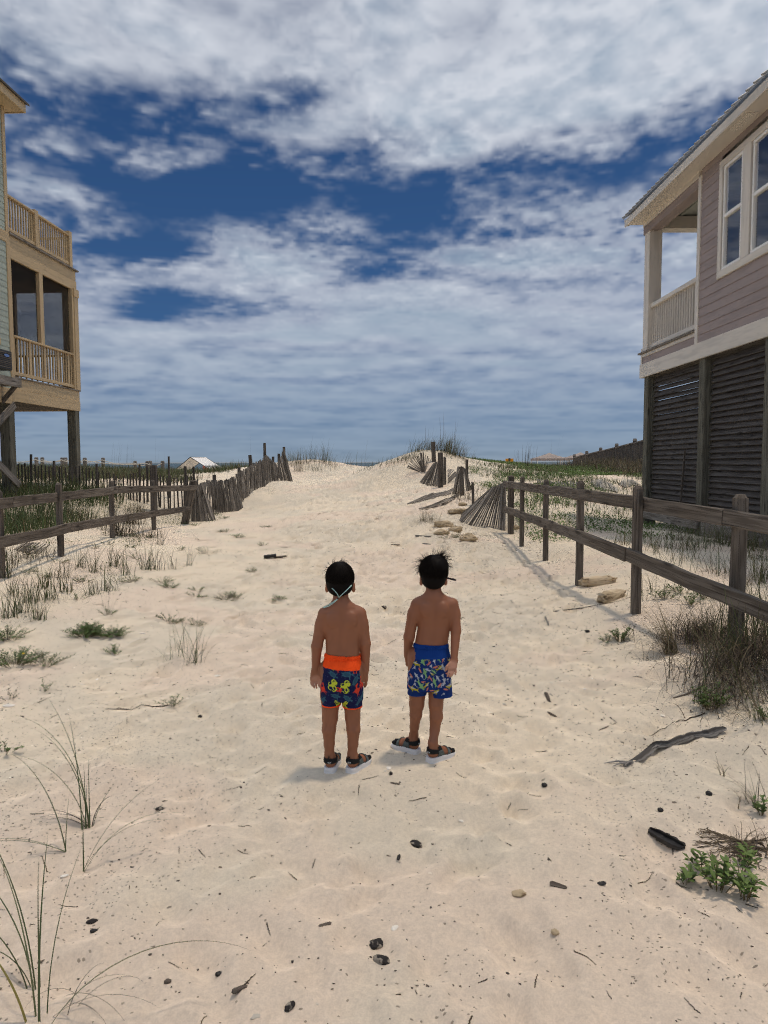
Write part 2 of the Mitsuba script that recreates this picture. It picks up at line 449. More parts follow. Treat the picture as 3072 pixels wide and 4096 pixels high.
for m in [(2.55, 4.9, .5, .45, .12), (2.0, 5.35, .3, .25, .07), (2.35, 4.1, .5, .3, .06), (-1.55, 3.9, .25, .2, .04), (-1.45, 3.15, .22, .18, .035), (-1.2, 5.4, .3, .2, .03)]:
    mound(*m)


def on_ground(px, py):
    """The spot of the ground seen at a pixel of the photograph."""
    d = direction(px, py)
    o = np.array([0, 0, EYE])
    t = np.arange(1.2, 90, 0.01) if d[2] > -0.2 else np.arange(1.2, 14, 0.004)
    p = o + t[:, None] * d
    under = p[:, 2] < ground_z(p[:, 0], p[:, 1])
    k = int(np.argmax(under)) if under.any() else len(t) - 1
    q = p[k]
    return np.array([q[0], q[1], ground_z(q[0], q[1])])


_nx, _ny = len(GX), len(GY)
_i, _j = np.meshgrid(np.arange(_nx - 1), np.arange(_ny - 1))
_q = (_j * _nx + _i).ravel()
_f = np.vstack([np.stack([_q, _q + 1, _q + _nx + 1], 1), np.stack([_q, _q + _nx + 1, _q + _nx], 1)])
solo('ground', (np.stack([_X, _Y, GZ], -1).reshape(-1, 3), _f), 'mat_sand', 'pale trodden beach sand of the path and the dunes', kind='structure', smooth=True)


def sea_bump(p, n, uv):
    return 0.9 * fbm(p.x * 0.05, p.y * 0.16, 2.0, 4) + 0.05 * fbm(p.x * 0.5, p.y * 1.4, 5.0, 3)


scene['mat_sea'] = {'type': 'twosided', 'bsdf': {'type': 'bumpmap', 'bump': proc(sea_bump, eps=0.1), 'scale': 1.0,
                    'nested': {'type': 'principled', 'base_color': rgb(0.03, 0.06, 0.068), 'roughness': 0.35, 'specular': 0.35}}}
_S = 45000.0
_sx = np.concatenate([-np.geomspace(_S, 60, 14), [0], np.geomspace(60, _S, 14)])
_sX, _sY = np.meshgrid(_sx, _sx)
_k = len(_sx)
_i, _j = np.meshgrid(np.arange(_k - 1), np.arange(_k - 1))
_q = (_j * _k + _i).ravel()
solo('sea', (np.stack([_sX, _sY + 60, np.full_like(_sX, -1.6)], -1).reshape(-1, 3), np.vstack([np.stack([_q, _q + 1, _q + _k + 1], 1), np.stack([_q, _q + _k + 1, _q + _k], 1)])),
     'mat_sea', 'grey blue sea on the horizon beyond the dunes', kind='structure')
# ------------------------------------------------------------------ house on the right
def lap(y0, y1, z, x, expo, outward, out=None):
    """One board of lap siding along y: its lower edge stands out."""
    return beam((x, y0, z + expo / 2), (x, y1, z + expo / 2), expo + 0.022, 0.013, up=(-outward, 0, -0.075), bevel=0.002, out=out)


RX = 6.05
house = thing('beach_house', 'taupe clapboard beach house on stilts with a white porch railing, right of the sand path', 'house')
YN = 5.2                                     # near end of the house, outside the picture
wins = [(12.28, 12.95), (11.28, 11.95)]      # the glazed openings of the paired window, from far to near
W0, W1, WZ0, WZ1 = 11.02, 13.09, 4.97, 7.02  # outside of its white trim
expo = 0.166
for k in range(20):
    z = 3.96 + k * expo
    if z > 7.22:
        break
    if z + expo > WZ0 + 0.03 and z < WZ1 - 0.03:
        put(house, 'siding_plank', lap(W1 - 0.03, 13.85, z, RX - 0.004, expo, -1), 'mat_taupe_siding')
        put(house, 'siding_plank', lap(YN, W0 + 0.03, z, RX - 0.004, expo, -1), 'mat_taupe_siding')
    else:
        put(house, 'siding_plank', lap(YN, 13.85, z, RX - 0.004, expo, -1), 'mat_taupe_siding')
put(house, 'corner_board', box((RX - 0.032, 13.85, 3.962), (RX + 0.02, 13.97, 7.10)), 'mat_cream_trim')
put(house, 'floor_fascia', box((RX - 0.045, YN - 0.05, 3.65), (RX + 0.0, 16.87, 3.96)), 'mat_cream_trim', label='wide cream board along the floor edge')
put(house, 'floor_fascia', box((RX + 0.002, 16.83, 3.65), (13.5, 16.868, 3.96)), 'mat_cream_trim')
put(house, 'porch_skirt', box((RX - 0.012, 13.97, 3.962), (RX + 0.02, 16.83, 4.12)), 'mat_taupe_siding')
put(house, 'skirt_trim', box((RX - 0.028, 13.972, 4.12), (RX + 0.02, 16.86, 4.195)), 'mat_cream_trim')
put(house, 'skirt_trim', box((RX - 0.03, 16.78, 3.962), (RX - 0.013, 16.86, 4.119)), 'mat_cream_trim')
put(house, 'porch_floor', box((RX - 0.07, 13.98, 4.197), (13.4, 16.95, 4.235)), 'mat_grey_wood', label='weathered porch floor edge')
put(house, 'porch_column', box((RX + 0.0, 16.53, 4.236), (RX + 0.29, 16.83, 6.93), 0.01), 'mat_cream_trim')
put(house, 'column_base', box((RX - 0.025, 16.5, 4.237), (RX + 0.315, 16.855, 4.33), 0.008), 'mat_cream_trim')
put(house, 'porch_column', box((10.2, 16.53, 4.236), (10.5, 16.83, 7.05), 0.01), 'mat_cream_trim')
rail = put(house, 'railing', box((RX + 0.05, 13.972, 5.20), (RX + 0.18, 16.53, 5.30), 0.012), 'mat_cream_trim', label='white porch railing')
put(rail, 'bottom_rail', box((RX + 0.07, 13.973, 4.30), (RX + 0.16, 16.528, 4.39)), 'mat_cream_trim')
nb = 21
for k in range(nb):
    y = 14.03 + (16.48 - 14.03) * k / (nb - 1)
    put(rail, 'baluster', box((RX + 0.095, y - 0.019, 4.39), (RX + 0.135, y + 0.019, 5.20), 0.003), 'mat_cream_trim')
put(house, 'porch_beam', box((RX - 0.01, 13.972, 6.93), (RX + 0.24, 16.9, 7.11)), 'mat_taupe_siding')
put(house, 'porch_beam', box((RX - 0.022, 13.974, 7.112), (RX + 0.2, 16.9, 7.235)), 'mat_cream_trim')
put(house, 'porch_beam', box((RX + 0.245, 16.55, 6.99), (13.4, 16.88, 7.26)), 'mat_cream_trim')
put(house, 'porch_ceiling', box((RX + 0.2, 13.95, 7.30), (13.4, 17.0, 7.33), grain=0), 'mat_porch_ceiling')
for k in range(7):
    put(house, 'ceiling_batten', box((RX + 0.7 + k * 1.0, 13.96, 7.262), (RX + 0.75 + k * 1.0, 16.54, 7.30)), 'mat_porch_ceiling')
put(house, 'end_wall', box((RX + 0.03, 13.80, 3.97), (13.4, 13.93, 7.3)), 'mat_taupe_siding')
put(house, 'end_wall', box((RX + 0.03, YN, 3.97), (13.4, YN + 0.1, 7.3)), 'mat_taupe_siding')
put(house, 'back_wall', box((13.4, YN, 3.7), (13.5, 16.8, 7.3), grain=1), 'mat_taupe_siding')
put(house, 'floor', box((RX + 0.002, YN, 3.70), (13.39, 16.82, 3.90), grain=1), 'mat_dark_wood')
# window pair
trim = Mesh()
box((RX - 0.04, W0, WZ0), (RX + 0.01, W1, WZ0 + 0.13), out=trim)
box((RX - 0.04, W0, WZ1 - 0.11), (RX + 0.01, W1, WZ1), out=trim)
for a, b in ((W0, W0 + 0.13), (11.95 + 0.035, 12.28 - 0.035), (W1 - 0.12, W1)):
    box((RX - 0.041, a, WZ0 + 0.131), (RX + 0.01, b, WZ1 - 0.111), out=trim)
put(house, 'window_trim', trim, 'mat_cream_trim', label='white trim round the paired window')
for a, b in wins:
    fr = Mesh()
    z0, z1, zm = 5.10, 6.905, 6.03
    for za, zb in ((z0, z0 + 0.05), (zm - 0.03, zm + 0.03), (z1 - 0.05, z1)):
        box((RX - 0.022, a, za), (RX + 0.05, b, zb), out=fr)
    for ya, yb in ((a, a + 0.045), (b - 0.045, b)):
        box((RX - 0.021, ya, z0 + 0.052), (RX + 0.05, yb, zm - 0.032), out=fr)
        box((RX - 0.021, ya, zm + 0.032), (RX + 0.05, yb, z1 - 0.052), out=fr)
    w = put(house, 'window', fr, 'mat_white_vinyl')
    for za, zb, dx in ((z0 + 0.05, zm - 0.03, 0.02), (zm + 0.03, z1 - 0.05, 0.004)):
        put(w, 'pane', (np.array([[RX + dx, a + .045, za], [RX + dx, b - .045, za], [RX + dx, b - .045, zb], [RX + dx, a + .045, zb]]), np.array([[0, 1, 2], [0, 2, 3]])), 'mat_glass')
put(house, 'room_wall', box((RX + 3.6, YN + 0.2, 3.97), (RX + 3.7, 13.78, 7.25), grain=1), 'mat_room')
put(house, 'room_ceiling', box((RX + 0.06, YN + 0.2, 7.26), (RX + 3.7, 13.78, 7.29), grain=1), 'mat_room')
# roof: metal sheet with ribs, running out over the side wall
EX, EZ, RY1 = 5.66, 7.20, 17.12
slope = math.tan(math.radians(34))
ridge_x = 9.8
roof = Mesh()
for s in (1,):
    a0, a1 = np.array([EX - 0.03, YN - 0.5, EZ + 0.16]), np.array([ridge_x, YN - 0.5, EZ + 0.16 + (ridge_x - EX) * slope])
    b0, b1 = a0 + [0, RY1 - YN + 0.5, 0], a1 + [0, RY1 - YN + 0.5, 0]
    c1, d1 = np.array([14.0, YN - 0.5, EZ + 0.16]), np.array([14.0, RY1, EZ + 0.16])
    up = np.array([0, 0, 0.03])
    vv = np.array([a0, b0, b1, a1, a0 + up, b0 + up, b1 + up, a1 + up, c1, d1, c1 + up, d1 + up])
    ff = np.array([[0, 1, 2, 3], [4, 7, 6, 5], [0, 4, 5, 1], [0, 3, 7, 4], [1, 5, 6, 2], [3, 2, 9, 8], [7, 10, 11, 6], [8, 9, 11, 10], [2, 6, 11, 9], [3, 8, 10, 7]])
    roof.add(vv, ff)
rf = put(house, 'roof', roof, 'mat_metal_roof', label='ribbed grey metal roof')
nr = 52
for k in range(nr):
    y = RY1 - 0.02 - k * 0.2285
    a = np.array([EX - 0.055, y, EZ + 0.20]); b = np.array([ridge_x, y, EZ + 0.20 + (ridge_x - EX + 0.025) * slope])
    put(rf, 'rib', beam(a, b, 0.035, 0.03, up=(0, 0, 1), bevel=0.006), 'mat_metal_roof')
put(house, 'eave_fascia', box((EX, YN - 0.5, EZ - 0.02), (EX + 0.03, RY1 - 0.03, EZ + 0.135)), 'mat_cream_trim')
put(house, 'eave_fascia', beam((EX + 0.03, RY1 - 0.05, EZ + 0.06), (ridge_x, RY1 - 0.05, EZ + 0.06 + (ridge_x - EX) * slope), 0.03, 0.16, bevel=0.004), 'mat_cream_trim')
put(house, 'soffit', box((EX + 0.031, YN - 0.5, EZ + 0.02), (RX + 0.25, RY1 - 0.07, EZ + 0.04), grain=1), 'mat_cream_plain')
for y in (11.7,):
    vent = put(house, 'soffit_vent', box((EX + 0.12, y - 0.02, EZ + 0.008), (EX + 0.34, y + 0.62, EZ + 0.019), 0.002), 'mat_cream_plain')
    for k in range(3):
        put(vent, 'slat', box((EX + 0.15 + k * 0.065, y + 0.02, EZ + 0.0), (EX + 0.175 + k * 0.065, y + 0.58, EZ + 0.007), 0.002), 'mat_cream_plain')
# stilts and the louvred enclosure below the floor
for y in (16.43, 13.54, 11.18, 8.6, 6.0):
    for x in (RX, 9.7, 13.0):
        put(house, 'pile', box((x, y, ground_z(x, y) - 0.4), (x + 0.25, y + 0.25, 3.649), 0.012), 'mat_pile_wood')
lr = np.random.default_rng(3)
for bay, (ya, yb) in enumerate(((13.80, 16.42), (11.44, 13.53), (8.86, 11.17), (6.26, 8.59))):
    z, k = 3.56, 0
    while z > 0.62:
        gap = (bay == 0 and k in (2, 4, 7))
        dz = lr.normal(0, 0.003)
        tilt = 0.62 + lr.normal(0, 0.05)
        wdt = 0.150 if not gap else 0.112
        sag = lr.normal(0, 0.006)
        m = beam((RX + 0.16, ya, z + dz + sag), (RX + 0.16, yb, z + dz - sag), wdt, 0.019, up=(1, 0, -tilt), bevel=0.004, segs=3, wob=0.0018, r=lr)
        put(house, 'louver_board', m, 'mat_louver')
        z -= 0.109
        k += 1
put(house, 'batten', beam((RX + 0.06, 14.62, 0.85), (RX + 0.07, 14.50, 1.93), 0.035, 0.035, up=(0, 1, 0)), 'mat_dark_wood')
put(house, 'skirt_beam', box((RX - 0.05, 13.60, 0.40), (RX - 0.005, 16.6, 0.62)), 'mat_grey_wood', label='grey board along the foot of the stilts')
put(house, 'skirt_beam', box((RX - 0.05, 9.0, 0.30), (RX - 0.005, 13.42, 0.60)), 'mat_grey_wood')

# ------------------------------------------------------------------ house on the left
LA = math.radians(2.5)
LC = np.array([-9.33, 22.0, 0.0])
_c, _s = math.cos(LA), math.sin(LA)


def Lw(v):
    """From the left house's own axes (x out of its side wall, y along it away from the camera) to the world."""
    v = np.asarray(v, float)
    return np.stack([LC[0] + v[..., 0] * _c + v[..., 1] * _s, LC[1] - v[..., 0] * _s + v[..., 1] * _c, v[..., 2]], -1)


def lb(lo, hi, bevel=0.005, grain=None):
    return box(lo, hi, bevel, grain=grain).moved(Lw)


lh = thing('stilt_house', 'tan and pale green stilt house with screened porch and roof deck left of the path', 'house')
YH = -3.6        # where the porch meets the house wall
XI = -5.0        # how far the porch runs back
tan = 'mat_tan_paint'
put(lh, 'floor_fascia', lb((-0.04, YH, 3.30), (0.0, 0.04, 3.60)), tan)
put(lh, 'floor_fascia', lb((-0.04, YH, 3.603), (-0.008, 0.03, 3.90)), tan)
put(lh, 'floor_fascia', lb((XI, 0.0, 3.30), (-0.042, 0.04, 3.90)), tan)
put(lh, 'porch_floor', lb((XI, YH, 3.90), (0.03, 0.06, 3.935), grain=1), 'mat_grey_wood', label='worn porch floor edge')
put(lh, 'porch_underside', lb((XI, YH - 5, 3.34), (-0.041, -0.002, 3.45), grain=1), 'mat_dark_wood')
put(lh, 'corner_column', lb((-0.30, -0.30, 3.936), (0.012, 0.02, 6.92)), tan)
put(lh, 'corner_trim', lb((-0.02, -0.20, 3.937), (0.034, 0.045, 6.90)), tan)
put(lh, 'corner_trim', lb((-0.03, -0.23, 6.72), (0.055, 0.066, 6.95)), tan)
put(lh, 'beam_board', lb((-0.06, YH, 6.92), (0.0, 0.03, 7.20)), tan)
put(lh, 'beam_board', lb((-0.06, YH, 7.203), (-0.012, 0.02, 7.50)), tan)
put(lh, 'beam_board', lb((XI, -0.02, 6.88), (-0.061, 0.03, 7.50)), tan)
put(lh, 'roof_deck', lb((XI, YH, 7.50), (0.06, 0.10, 7.545), grain=1), 'mat_grey_wood', label='worn edge of the roof deck')
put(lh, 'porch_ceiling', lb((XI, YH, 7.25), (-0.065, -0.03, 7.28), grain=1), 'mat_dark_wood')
put(lh, 'porch_post', lb((-0.13, -2.12, 5.0), (-0.005, -1.93, 6.92)), tan)
put(lh, 'porch_post', lb((-0.13, YH + 0.02, 3.936), (-0.005, YH + 0.12, 6.92)), tan)
for x in (-2.02, -4.0):
    put(lh, 'porch_post', lb((x, -0.13, 3.936), (x + 0.17, 0.0, 6.88)), tan)


def railing(z0, z1, y0, y1, wide, mat, n, deck=''):
    r = put(lh, 'railing', lb((-0.13, y0, z1 - 0.05), (0.012, y1, z1)), mat, label=deck or None)
    put(r, 'bottom_rail', lb((-0.095, y0, z0), (-0.015, y1, z0 + 0.085)), mat)
    for k in range(n):
        y = y0 + (y1 - y0) * (k + 0.5) / n
        w = 0.055 if k in wide else 0.019
        put(r, 'baluster', lb((-0.075, y - w, z0 + 0.086), (-0.035, y + w, z1 - 0.051), 0.003), mat)
    return r


railing(3.985, 5.0, YH + 0.12, -0.31, (5, 10, 15, 19), tan, 21, 'tan railing of the screened porch')
railing(7.60, 8.50, YH + 0.05, -0.36, (), tan, 25, 'tan railing of the roof deck')
put(lh, 'deck_post', lb((-0.15, -0.36, 7.546), (0.02, -0.19, 8.60)), tan)
put(lh, 'deck_post', lb((-0.15, -2.26, 7.546), (0.016, -2.09, 8.56)), tan)
er = put(lh, 'end_railing', lb((XI, -0.09, 4.95), (-0.31, 0.0, 5.0)), tan)
put(er, 'bottom_rail', lb((XI, -0.08, 3.99), (-0.31, -0.01, 4.07)), tan)
for k in range(27):
    x = -0.42 - k * 0.17
    put(er, 'baluster', lb((x - 0.019, -0.065, 4.071), (x + 0.019, -0.025, 4.949), 0.003), tan)
er = put(lh, 'end_railing', lb((XI, -0.09, 8.45), (-0.16, 0.0, 8.5)), tan)
for k in range(27):
    x = -0.3 - k * 0.17
    put(er, 'baluster', lb((x - 0.019, -0.065, 7.58), (x + 0.019, -0.025, 8.449), 0.003), tan)


def sheet(a, b, c, d):
    return (Lw(np.array([a, b, c, d], float)), np.array([[0, 1, 2], [0, 2, 3]]))


put(lh, 'insect_screen', sheet((-0.10, YH + .12, 5.0), (-0.10, -.30, 5.0), (-0.10, -.30, 6.92), (-0.10, YH + .12, 6.92)), 'mat_screen', label='dark insect screen of the porch side')
put(lh, 'insect_screen', sheet((-0.30, -0.06, 5.0), (XI, -0.06, 5.0), (XI, -0.06, 6.88), (-0.30, -0.06, 6.88)), 'mat_screen')
put(lh, 'back_wall', lb((XI - 0.1, YH - 6, 3.4), (XI, 0.0, 7.5), grain=1), 'mat_green_siding')
# house body
HT = 10.55
WA, WB_, WZa, WZb = -6.2, -4.22, 4.62, 6.52
ex = 0.148
k = 0
z = 3.62
while z < HT - 0.1:
    hit = z + ex > WZa and z < WZb
    ya = YH - 0.10
    for (p, q) in (((WB_, ya), (YH - 6, WA)) if hit else ((YH - 6, ya),)):
        m = lap(p, q, z, 0.004, ex, 1).moved(Lw)
        put(lh, 'siding_plank', m, 'mat_green_siding')
    z += ex
put(lh, 'house_wall', lb((-0.16, YH - 6, 3.4), (-0.02, YH - 0.1, WZa), grain=1), 'mat_green_siding')
put(lh, 'house_wall', lb((-0.16, YH - 6, WZb), (-0.02, YH - 0.1, HT), grain=1), 'mat_green_siding')
put(lh, 'house_wall', lb((XI, YH - 0.12, 3.4), (-0.02, YH - 0.02, HT)), 'mat_green_siding')
put(lh, 'corner_board', lb((-0.02, YH - 0.12, 3.28), (0.035, YH + 0.015, HT)), tan)
put(lh, 'belt_board', lb((-0.01, YH - 6, 7.26), (0.036, YH - 0.122, 7.52)), tan)
put(lh, 'floor_fascia', lb((-0.02, YH - 6, 3.22), (0.03, YH - 0.122, 3.61)), tan)
wf = put(lh, 'window', lb((-0.05, WB_ - 0.20, WZa + 0.18), (0.028, WB_ - 0.11, WZb - 0.1)), 'mat_white_vinyl')
put(wf, 'frame', lb((-0.05, WA + .1, WZb - 0.2), (0.027, WB_ - 0.205, WZb - 0.1)), 'mat_white_vinyl')
put(wf, 'frame', lb((-0.05, WA + .1, WZa + 0.18), (0.027, WB_ - 0.205, WZa + 0.26)), 'mat_white_vinyl')
put(wf, 'frame', lb((-0.05, WA + .1, 5.60), (0.027, WB_ - 0.205, 5.67)), 'mat_white_vinyl')
put(wf, 'pane', sheet((0.0, WA, WZa + .1), (0.0, WB_ - .2, WZa + .1), (0.0, WB_ - .2, WZb - .1), (0.0, WA, WZb - .1)), 'mat_glass')
put(lh, 'room_wall', lb((-3.2, YH - 6, 3.5), (-3.1, YH - 0.13, HT), grain=1), 'mat_room')
put(lh, 'room_ceiling', lb((-3.09, YH - 6, WZb + .35), (-0.17, YH - 0.13, WZb + .4), grain=1), 'mat_room')
put(lh, 'end_wall', lb((-5.0, YH - 6.1, 3.4), (0.0, YH - 6.0, HT)), 'mat_green_siding')
put(lh, 'window_trim', lb((-0.015, WB_ - 0.109, WZa), (0.034, WB_ + 0.02, WZb)), tan)
put(lh, 'window_trim', lb((-0.015, WA, WZb - 0.099), (0.0341, WB_ + 0.02, WZb + 0.09)), tan)
put(lh, 'window_trim', lb((-0.015, WA, WZa + 0.02), (0.06, WB_ + 0.04, WZa + 0.178)), tan)
# roof edge
put(lh, 'eave_fascia', lb((0.40, YH - 6, HT), (0.44, YH + 0.28, HT + 0.22)), tan)
put(lh, 'eave_fascia', lb((-4.0, YH + 0.25, HT), (0.399, YH + 0.281, HT + 0.22)), tan)
put(lh, 'soffit', lb((-4.0, YH - 6, HT + 0.02), (0.398, YH + 0.249, HT + 0.05), grain=1), tan)
rm = Mesh()
e0, e1 = np.array([0.50, YH - 6, HT + 0.20]), np.array([0.50, YH + 0.36, HT + 0.20])
up = np.array([0, 0, 0.045]); k_ = np.array([-5.0, 0, 5.0 * 0.5])
rm.add(Lw(np.array([e0, e1, e1 + k_, e0 + k_, e0 + up, e1 + up, e1 + k_ + up, e0 + k_ + up])), np.array([[0, 1, 2, 3], [4, 7, 6, 5], [0, 4, 5, 1], [1, 5, 6, 2], [0, 3, 7, 4]]))
put(lh, 'roof', rm, 'mat_shingle', label='dark shingle roof edge')
# stilts, braces and the air conditioner's shelf
for (y, x) in ((-0.28, -0.27), (YH - 0.23, -0.27), (-0.28, -4.2), (YH - 0.23, -4.2), (YH - 3.5, -0.27)):
    w_ = Lw(np.array([x, y, 0.0]))
    put(lh, 'pile', lb((x, y, ground_z(w_[0], w_[1]) - 0.4), (x + 0.26, y + 0.26, 3.299), 0.012), 'mat_pile_wood')
for a, b in (((0.02, YH - 0.02, 3.22), (0.02, YH - 1.9, 1.95)), ((0.02, YH - 1.9, 2.35), (0.02, YH + 0.06, 1.15))):
    put(lh, 'brace', beam(a, b, 0.05, 0.19, up=(0, 0, 1), bevel=0.006).moved(Lw), 'mat_grey_wood')
put(lh, 'shelf_beam', lb((0.0, YH - 0.6, 3.62), (0.40, YH - 0.5, 3.80)), 'mat_grey_wood')
put(lh, 'shelf_beam', lb((0.0, YH - 1.6, 3.62), (0.40, YH - 1.5, 3.80)), 'mat_grey_wood')
put(lh, 'shelf_beam', lb((0.34, YH - 2.0, 3.60), (0.42, YH - 0.36, 3.82)), 'mat_grey_wood')
put(lh, 'brace', beam((0.36, YH - 0.55, 3.62), (0.0, YH - 0.55, 3.22), 0.09, 0.09, up=(0, 1, 0)).moved(Lw), 'mat_dark_wood')
ac = thing('air_conditioner', 'dark boxy air conditioner jutting from the wall of the left house under a window', 'air conditioner')
acb = put(ac, 'body', lb((0.036, YH - 1.4, 3.99), (0.34, YH - 0.62, 4.46), 0.02), 'mat_black_metal')
for k in range(9):
    put(ac, 'louver', lb((0.342, YH - 1.36, 4.04 + k * 0.043), (0.352, YH - 0.66, 4.058 + k * 0.043), 0.002), 'mat_dark_wood')
el = trimesh.creation.cylinder(0.5, 0.006, sections=24)
el.apply_transform(trimesh.transformations.rotation_matrix(math.pi / 2, (0, 1, 0)))
el.vertices = Lw(el.vertices * [1, 0.22, 0.07] + [0.356, YH - 0.86, 4.33])
put(ac, 'badge', el, 'mat_badge', label='small blue oval badge')
scene['mat_badge'] = principled((0.10, 0.18, 0.42), 0.4, 0.5)
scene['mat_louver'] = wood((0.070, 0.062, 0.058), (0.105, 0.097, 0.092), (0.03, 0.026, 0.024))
scene['mat_screen'] = {'type': 'mask', 'opacity': 0.55, 'bsdf': principled((0.02, 0.02, 0.022), 0.9, 0.1)}
# ------------------------------------------------------------------ post-and-rail fences


def at_depth(px, py, y):
    d = direction(px, py)
    return np.array([0, 0, EYE]) + d * (y / d[1])


def fence_post(parent, x, y, top, w, lean=(0, 0), r=rng, mat='mat_fence_wood'):
    z = ground_z(x, y) - 0.35
    m = beam((x, y, z), (x + lean[0], y + lean[1], top - 0.03), w, w, up=(0, 1, 0), bevel=0.008, segs=5, wob=0.0015, r=r)
    beam((x + lean[0], y + lean[1], top - 0.031), (x + lean[0], y + lean[1], top), w * 0.995, w * 0.995, up=(0, 1, 0), bevel=0.02, taper=0.62, out=m, r=r)
    return put(parent, 'post', m, mat)


def fence_rail(parent, a, b, h=0.14, t=0.045, r=rng, mat='mat_fence_wood', lift=0.0):
    n = max(4, int(np.linalg.norm(np.subtract(b, a)) / 0.35))
    return put(parent, 'rail', beam(a, b, t, h, up=(0, 0, 1), bevel=0.007, segs=n, wob=0.0028, r=r), mat)


fr = np.random.default_rng(17)
RP = [(2.86, 3.9, 1.43, .088), (2.78, 5.54, 1.445, .092), (2.46, 6.88, 1.47, .082), (2.36, 8.53, 1.474, .078), (2.51, 11.0, 1.43, .076), (2.47, 12.7, 1.445, .074), (2.70, 15.1, 1.42, .115)]
rfence = thing('rail_fence', 'weathered two rail timber fence right of the path, before the taupe house', 'fence')
for x, y, top, w in RP:
    fence_post(rfence, x, y, top, w, r=fr)


def rails_between(parent, pts, off, h):
    for (a, b) in pts:
        a, b = np.array(a, float), np.array(b, float)
        a[0] += off
        b[0] += off
        fence_rail(parent, a, b, h, r=fr)


rails_between(rfence, [((2.84, 3.9, 1.235), (2.765, 5.60, 1.26)), ((2.755, 5.605, 1.26), (2.37, 8.60, 1.318)), ((2.372, 8.605, 1.318), (2.62, 15.15, 1.235))], -0.066, 0.13)
rails_between(rfence, [((2.84, 3.9, 0.60), (2.47, 6.97, 0.785)), ((2.455, 6.975, 0.785), (2.37, 8.72, 0.828)), ((2.372, 8.725, 0.828), (2.62, 15.1, 0.71))], -0.066, 0.135)
lfence = thing('rail_fence', 'weathered two rail timber fence on the left of the path, its last post leaning', 'fence')
for x, y, top, w in [(-4.86, 6.4, 1.42, .09), (-4.92, 9.05, 1.37, .09), (-4.85, 10.6, 1.415, .078), (-5.14, 13.4, 1.376, .08), (-5.07, 15.6, 1.335, .085)]:
    fence_post(lfence, x, y, top, w, r=fr)
fence_post(lfence, -5.28, 18.5, 1.26, 0.17, lean=(0.36, -0.1), r=fr)
for a, b in (((-4.72, 6.4, 1.2), (-4.78, 9.1, 1.205)), ((-4.78, 9.105, 1.205), (-5.06, 13.5, 1.195)), ((-5.06, 13.505, 1.195), (-4.86, 18.45, 1.065))):
    fence_rail(lfence, a, b, 0.135, r=fr)
for a, b in (((-4.72, 6.4, 0.73), (-4.77, 10.75, 0.725)), ((-4.77, 10.755, 0.725), (-5.04, 13.8, 0.64)), ((-5.04, 13.805, 0.64), (-5.03, 18.4, 0.53))):
    fence_rail(lfence, a, b, 0.14, r=fr)

# ------------------------------------------------------------------ slatted sand fences
sr = np.random.default_rng(23)


def slat(parent, top, foot, w=0.029, t=0.010, mat='mat_slat'):
    top, foot = np.asarray(top, float), np.asarray(foot, float)
    ax = unit(top - foot)
    if mat == 'mat_slat':
        mat = f'mat_slat_{sr.integers(0, 3)}'
    view = unit(np.array([0.1, -1, 0.15]) + sr.normal(0, 0.35, 3))
    put(parent, 'slat', beam(foot - ax * 0.03, top, w * sr.uniform(0.85, 1.15), t, up=view, bevel=0.002, segs=2, wob=0.001, r=sr), mat)


def lerp_path(pts, t):
    pts = np.asarray(pts, float)
    s = np.linspace(0, 1, len(pts))
    return np.array([np.interp(t, s, pts[:, k]) for k in range(pts.shape[1])])


def slat_panel(parent, n, tops, feet, org, scale, lean=0.15, wires=3, mat='mat_slat', w=0.029, foot_lift=0.0, depth=None):
    """n slats between a line of feet on the ground and a line of tops (both read off the photograph), tied by wires."""
    F, Tp = [], []
    for k in range(n):
        t = (k + 0.5) / n
        fx, fy = lerp_path(feet, t) + sr.normal(0, 1.6, 2)
        tx, ty = lerp_path(tops, t) + sr.normal(0, 2.5, 2) + [0, sr.normal(0, 5)]
        f = on_ground(org[0] + fx / scale, org[1] + fy / scale)
        f[2] += foot_lift - 0.02
        tp = at_depth(org[0] + tx / scale, org[1] + ty / scale, f[1] + lean + sr.normal(0, 0.02))
        tp[2] = max(tp[2], ground_z(tp[0], tp[1]) + 0.05)
        slat(parent, tp, f, w=w, mat=mat)
        F.append(f)
        Tp.append(tp)
    F, Tp = np.array(F), np.array(Tp)
    for h in np.linspace(0.25, 0.88, wires):
        put(parent, 'wire', tube(F + (Tp - F) * h + [0, -0.008, 0], 0.0028, 4), 'mat_black_metal')


def stake(parent, top_px, foot_px, org, scale, w, depth=None, mat='mat_dark_wood'):
    if depth is None:
        f = on_ground(org[0] + foot_px[0] / scale, org[1] + foot_px[1] / scale)
        depth = f[1]
    else:
        f = at_depth(org[0] + foot_px[0] / scale, org[1] + foot_px[1] / scale, depth)
        f[2] = min(f[2], ground_z(f[0], f[1]))
    tp = at_depth(org[0] + top_px[0] / scale, org[1] + top_px[1] / scale, depth)
    put(parent, 'stake', beam(f - [0, 0, 0.3], tp, w, w, up=(0, 1, 0), bevel=0.005, segs=3, wob=0.002, r=sr), mat)


for _k, _g in enumerate((0.62, 0.95, 1.3)):
    scene[f'mat_slat_{_k}'] = wood(*[tuple(_g * t for t in c) for c in ((0.20, 0.178, 0.155), (0.30, 0.272, 0.24), (0.10, 0.086, 0.074))])
scene['mat_slat_pale'] = wood((0.33, 0.315, 0.28), (0.45, 0.43, 0.39), (0.18, 0.165, 0.145))

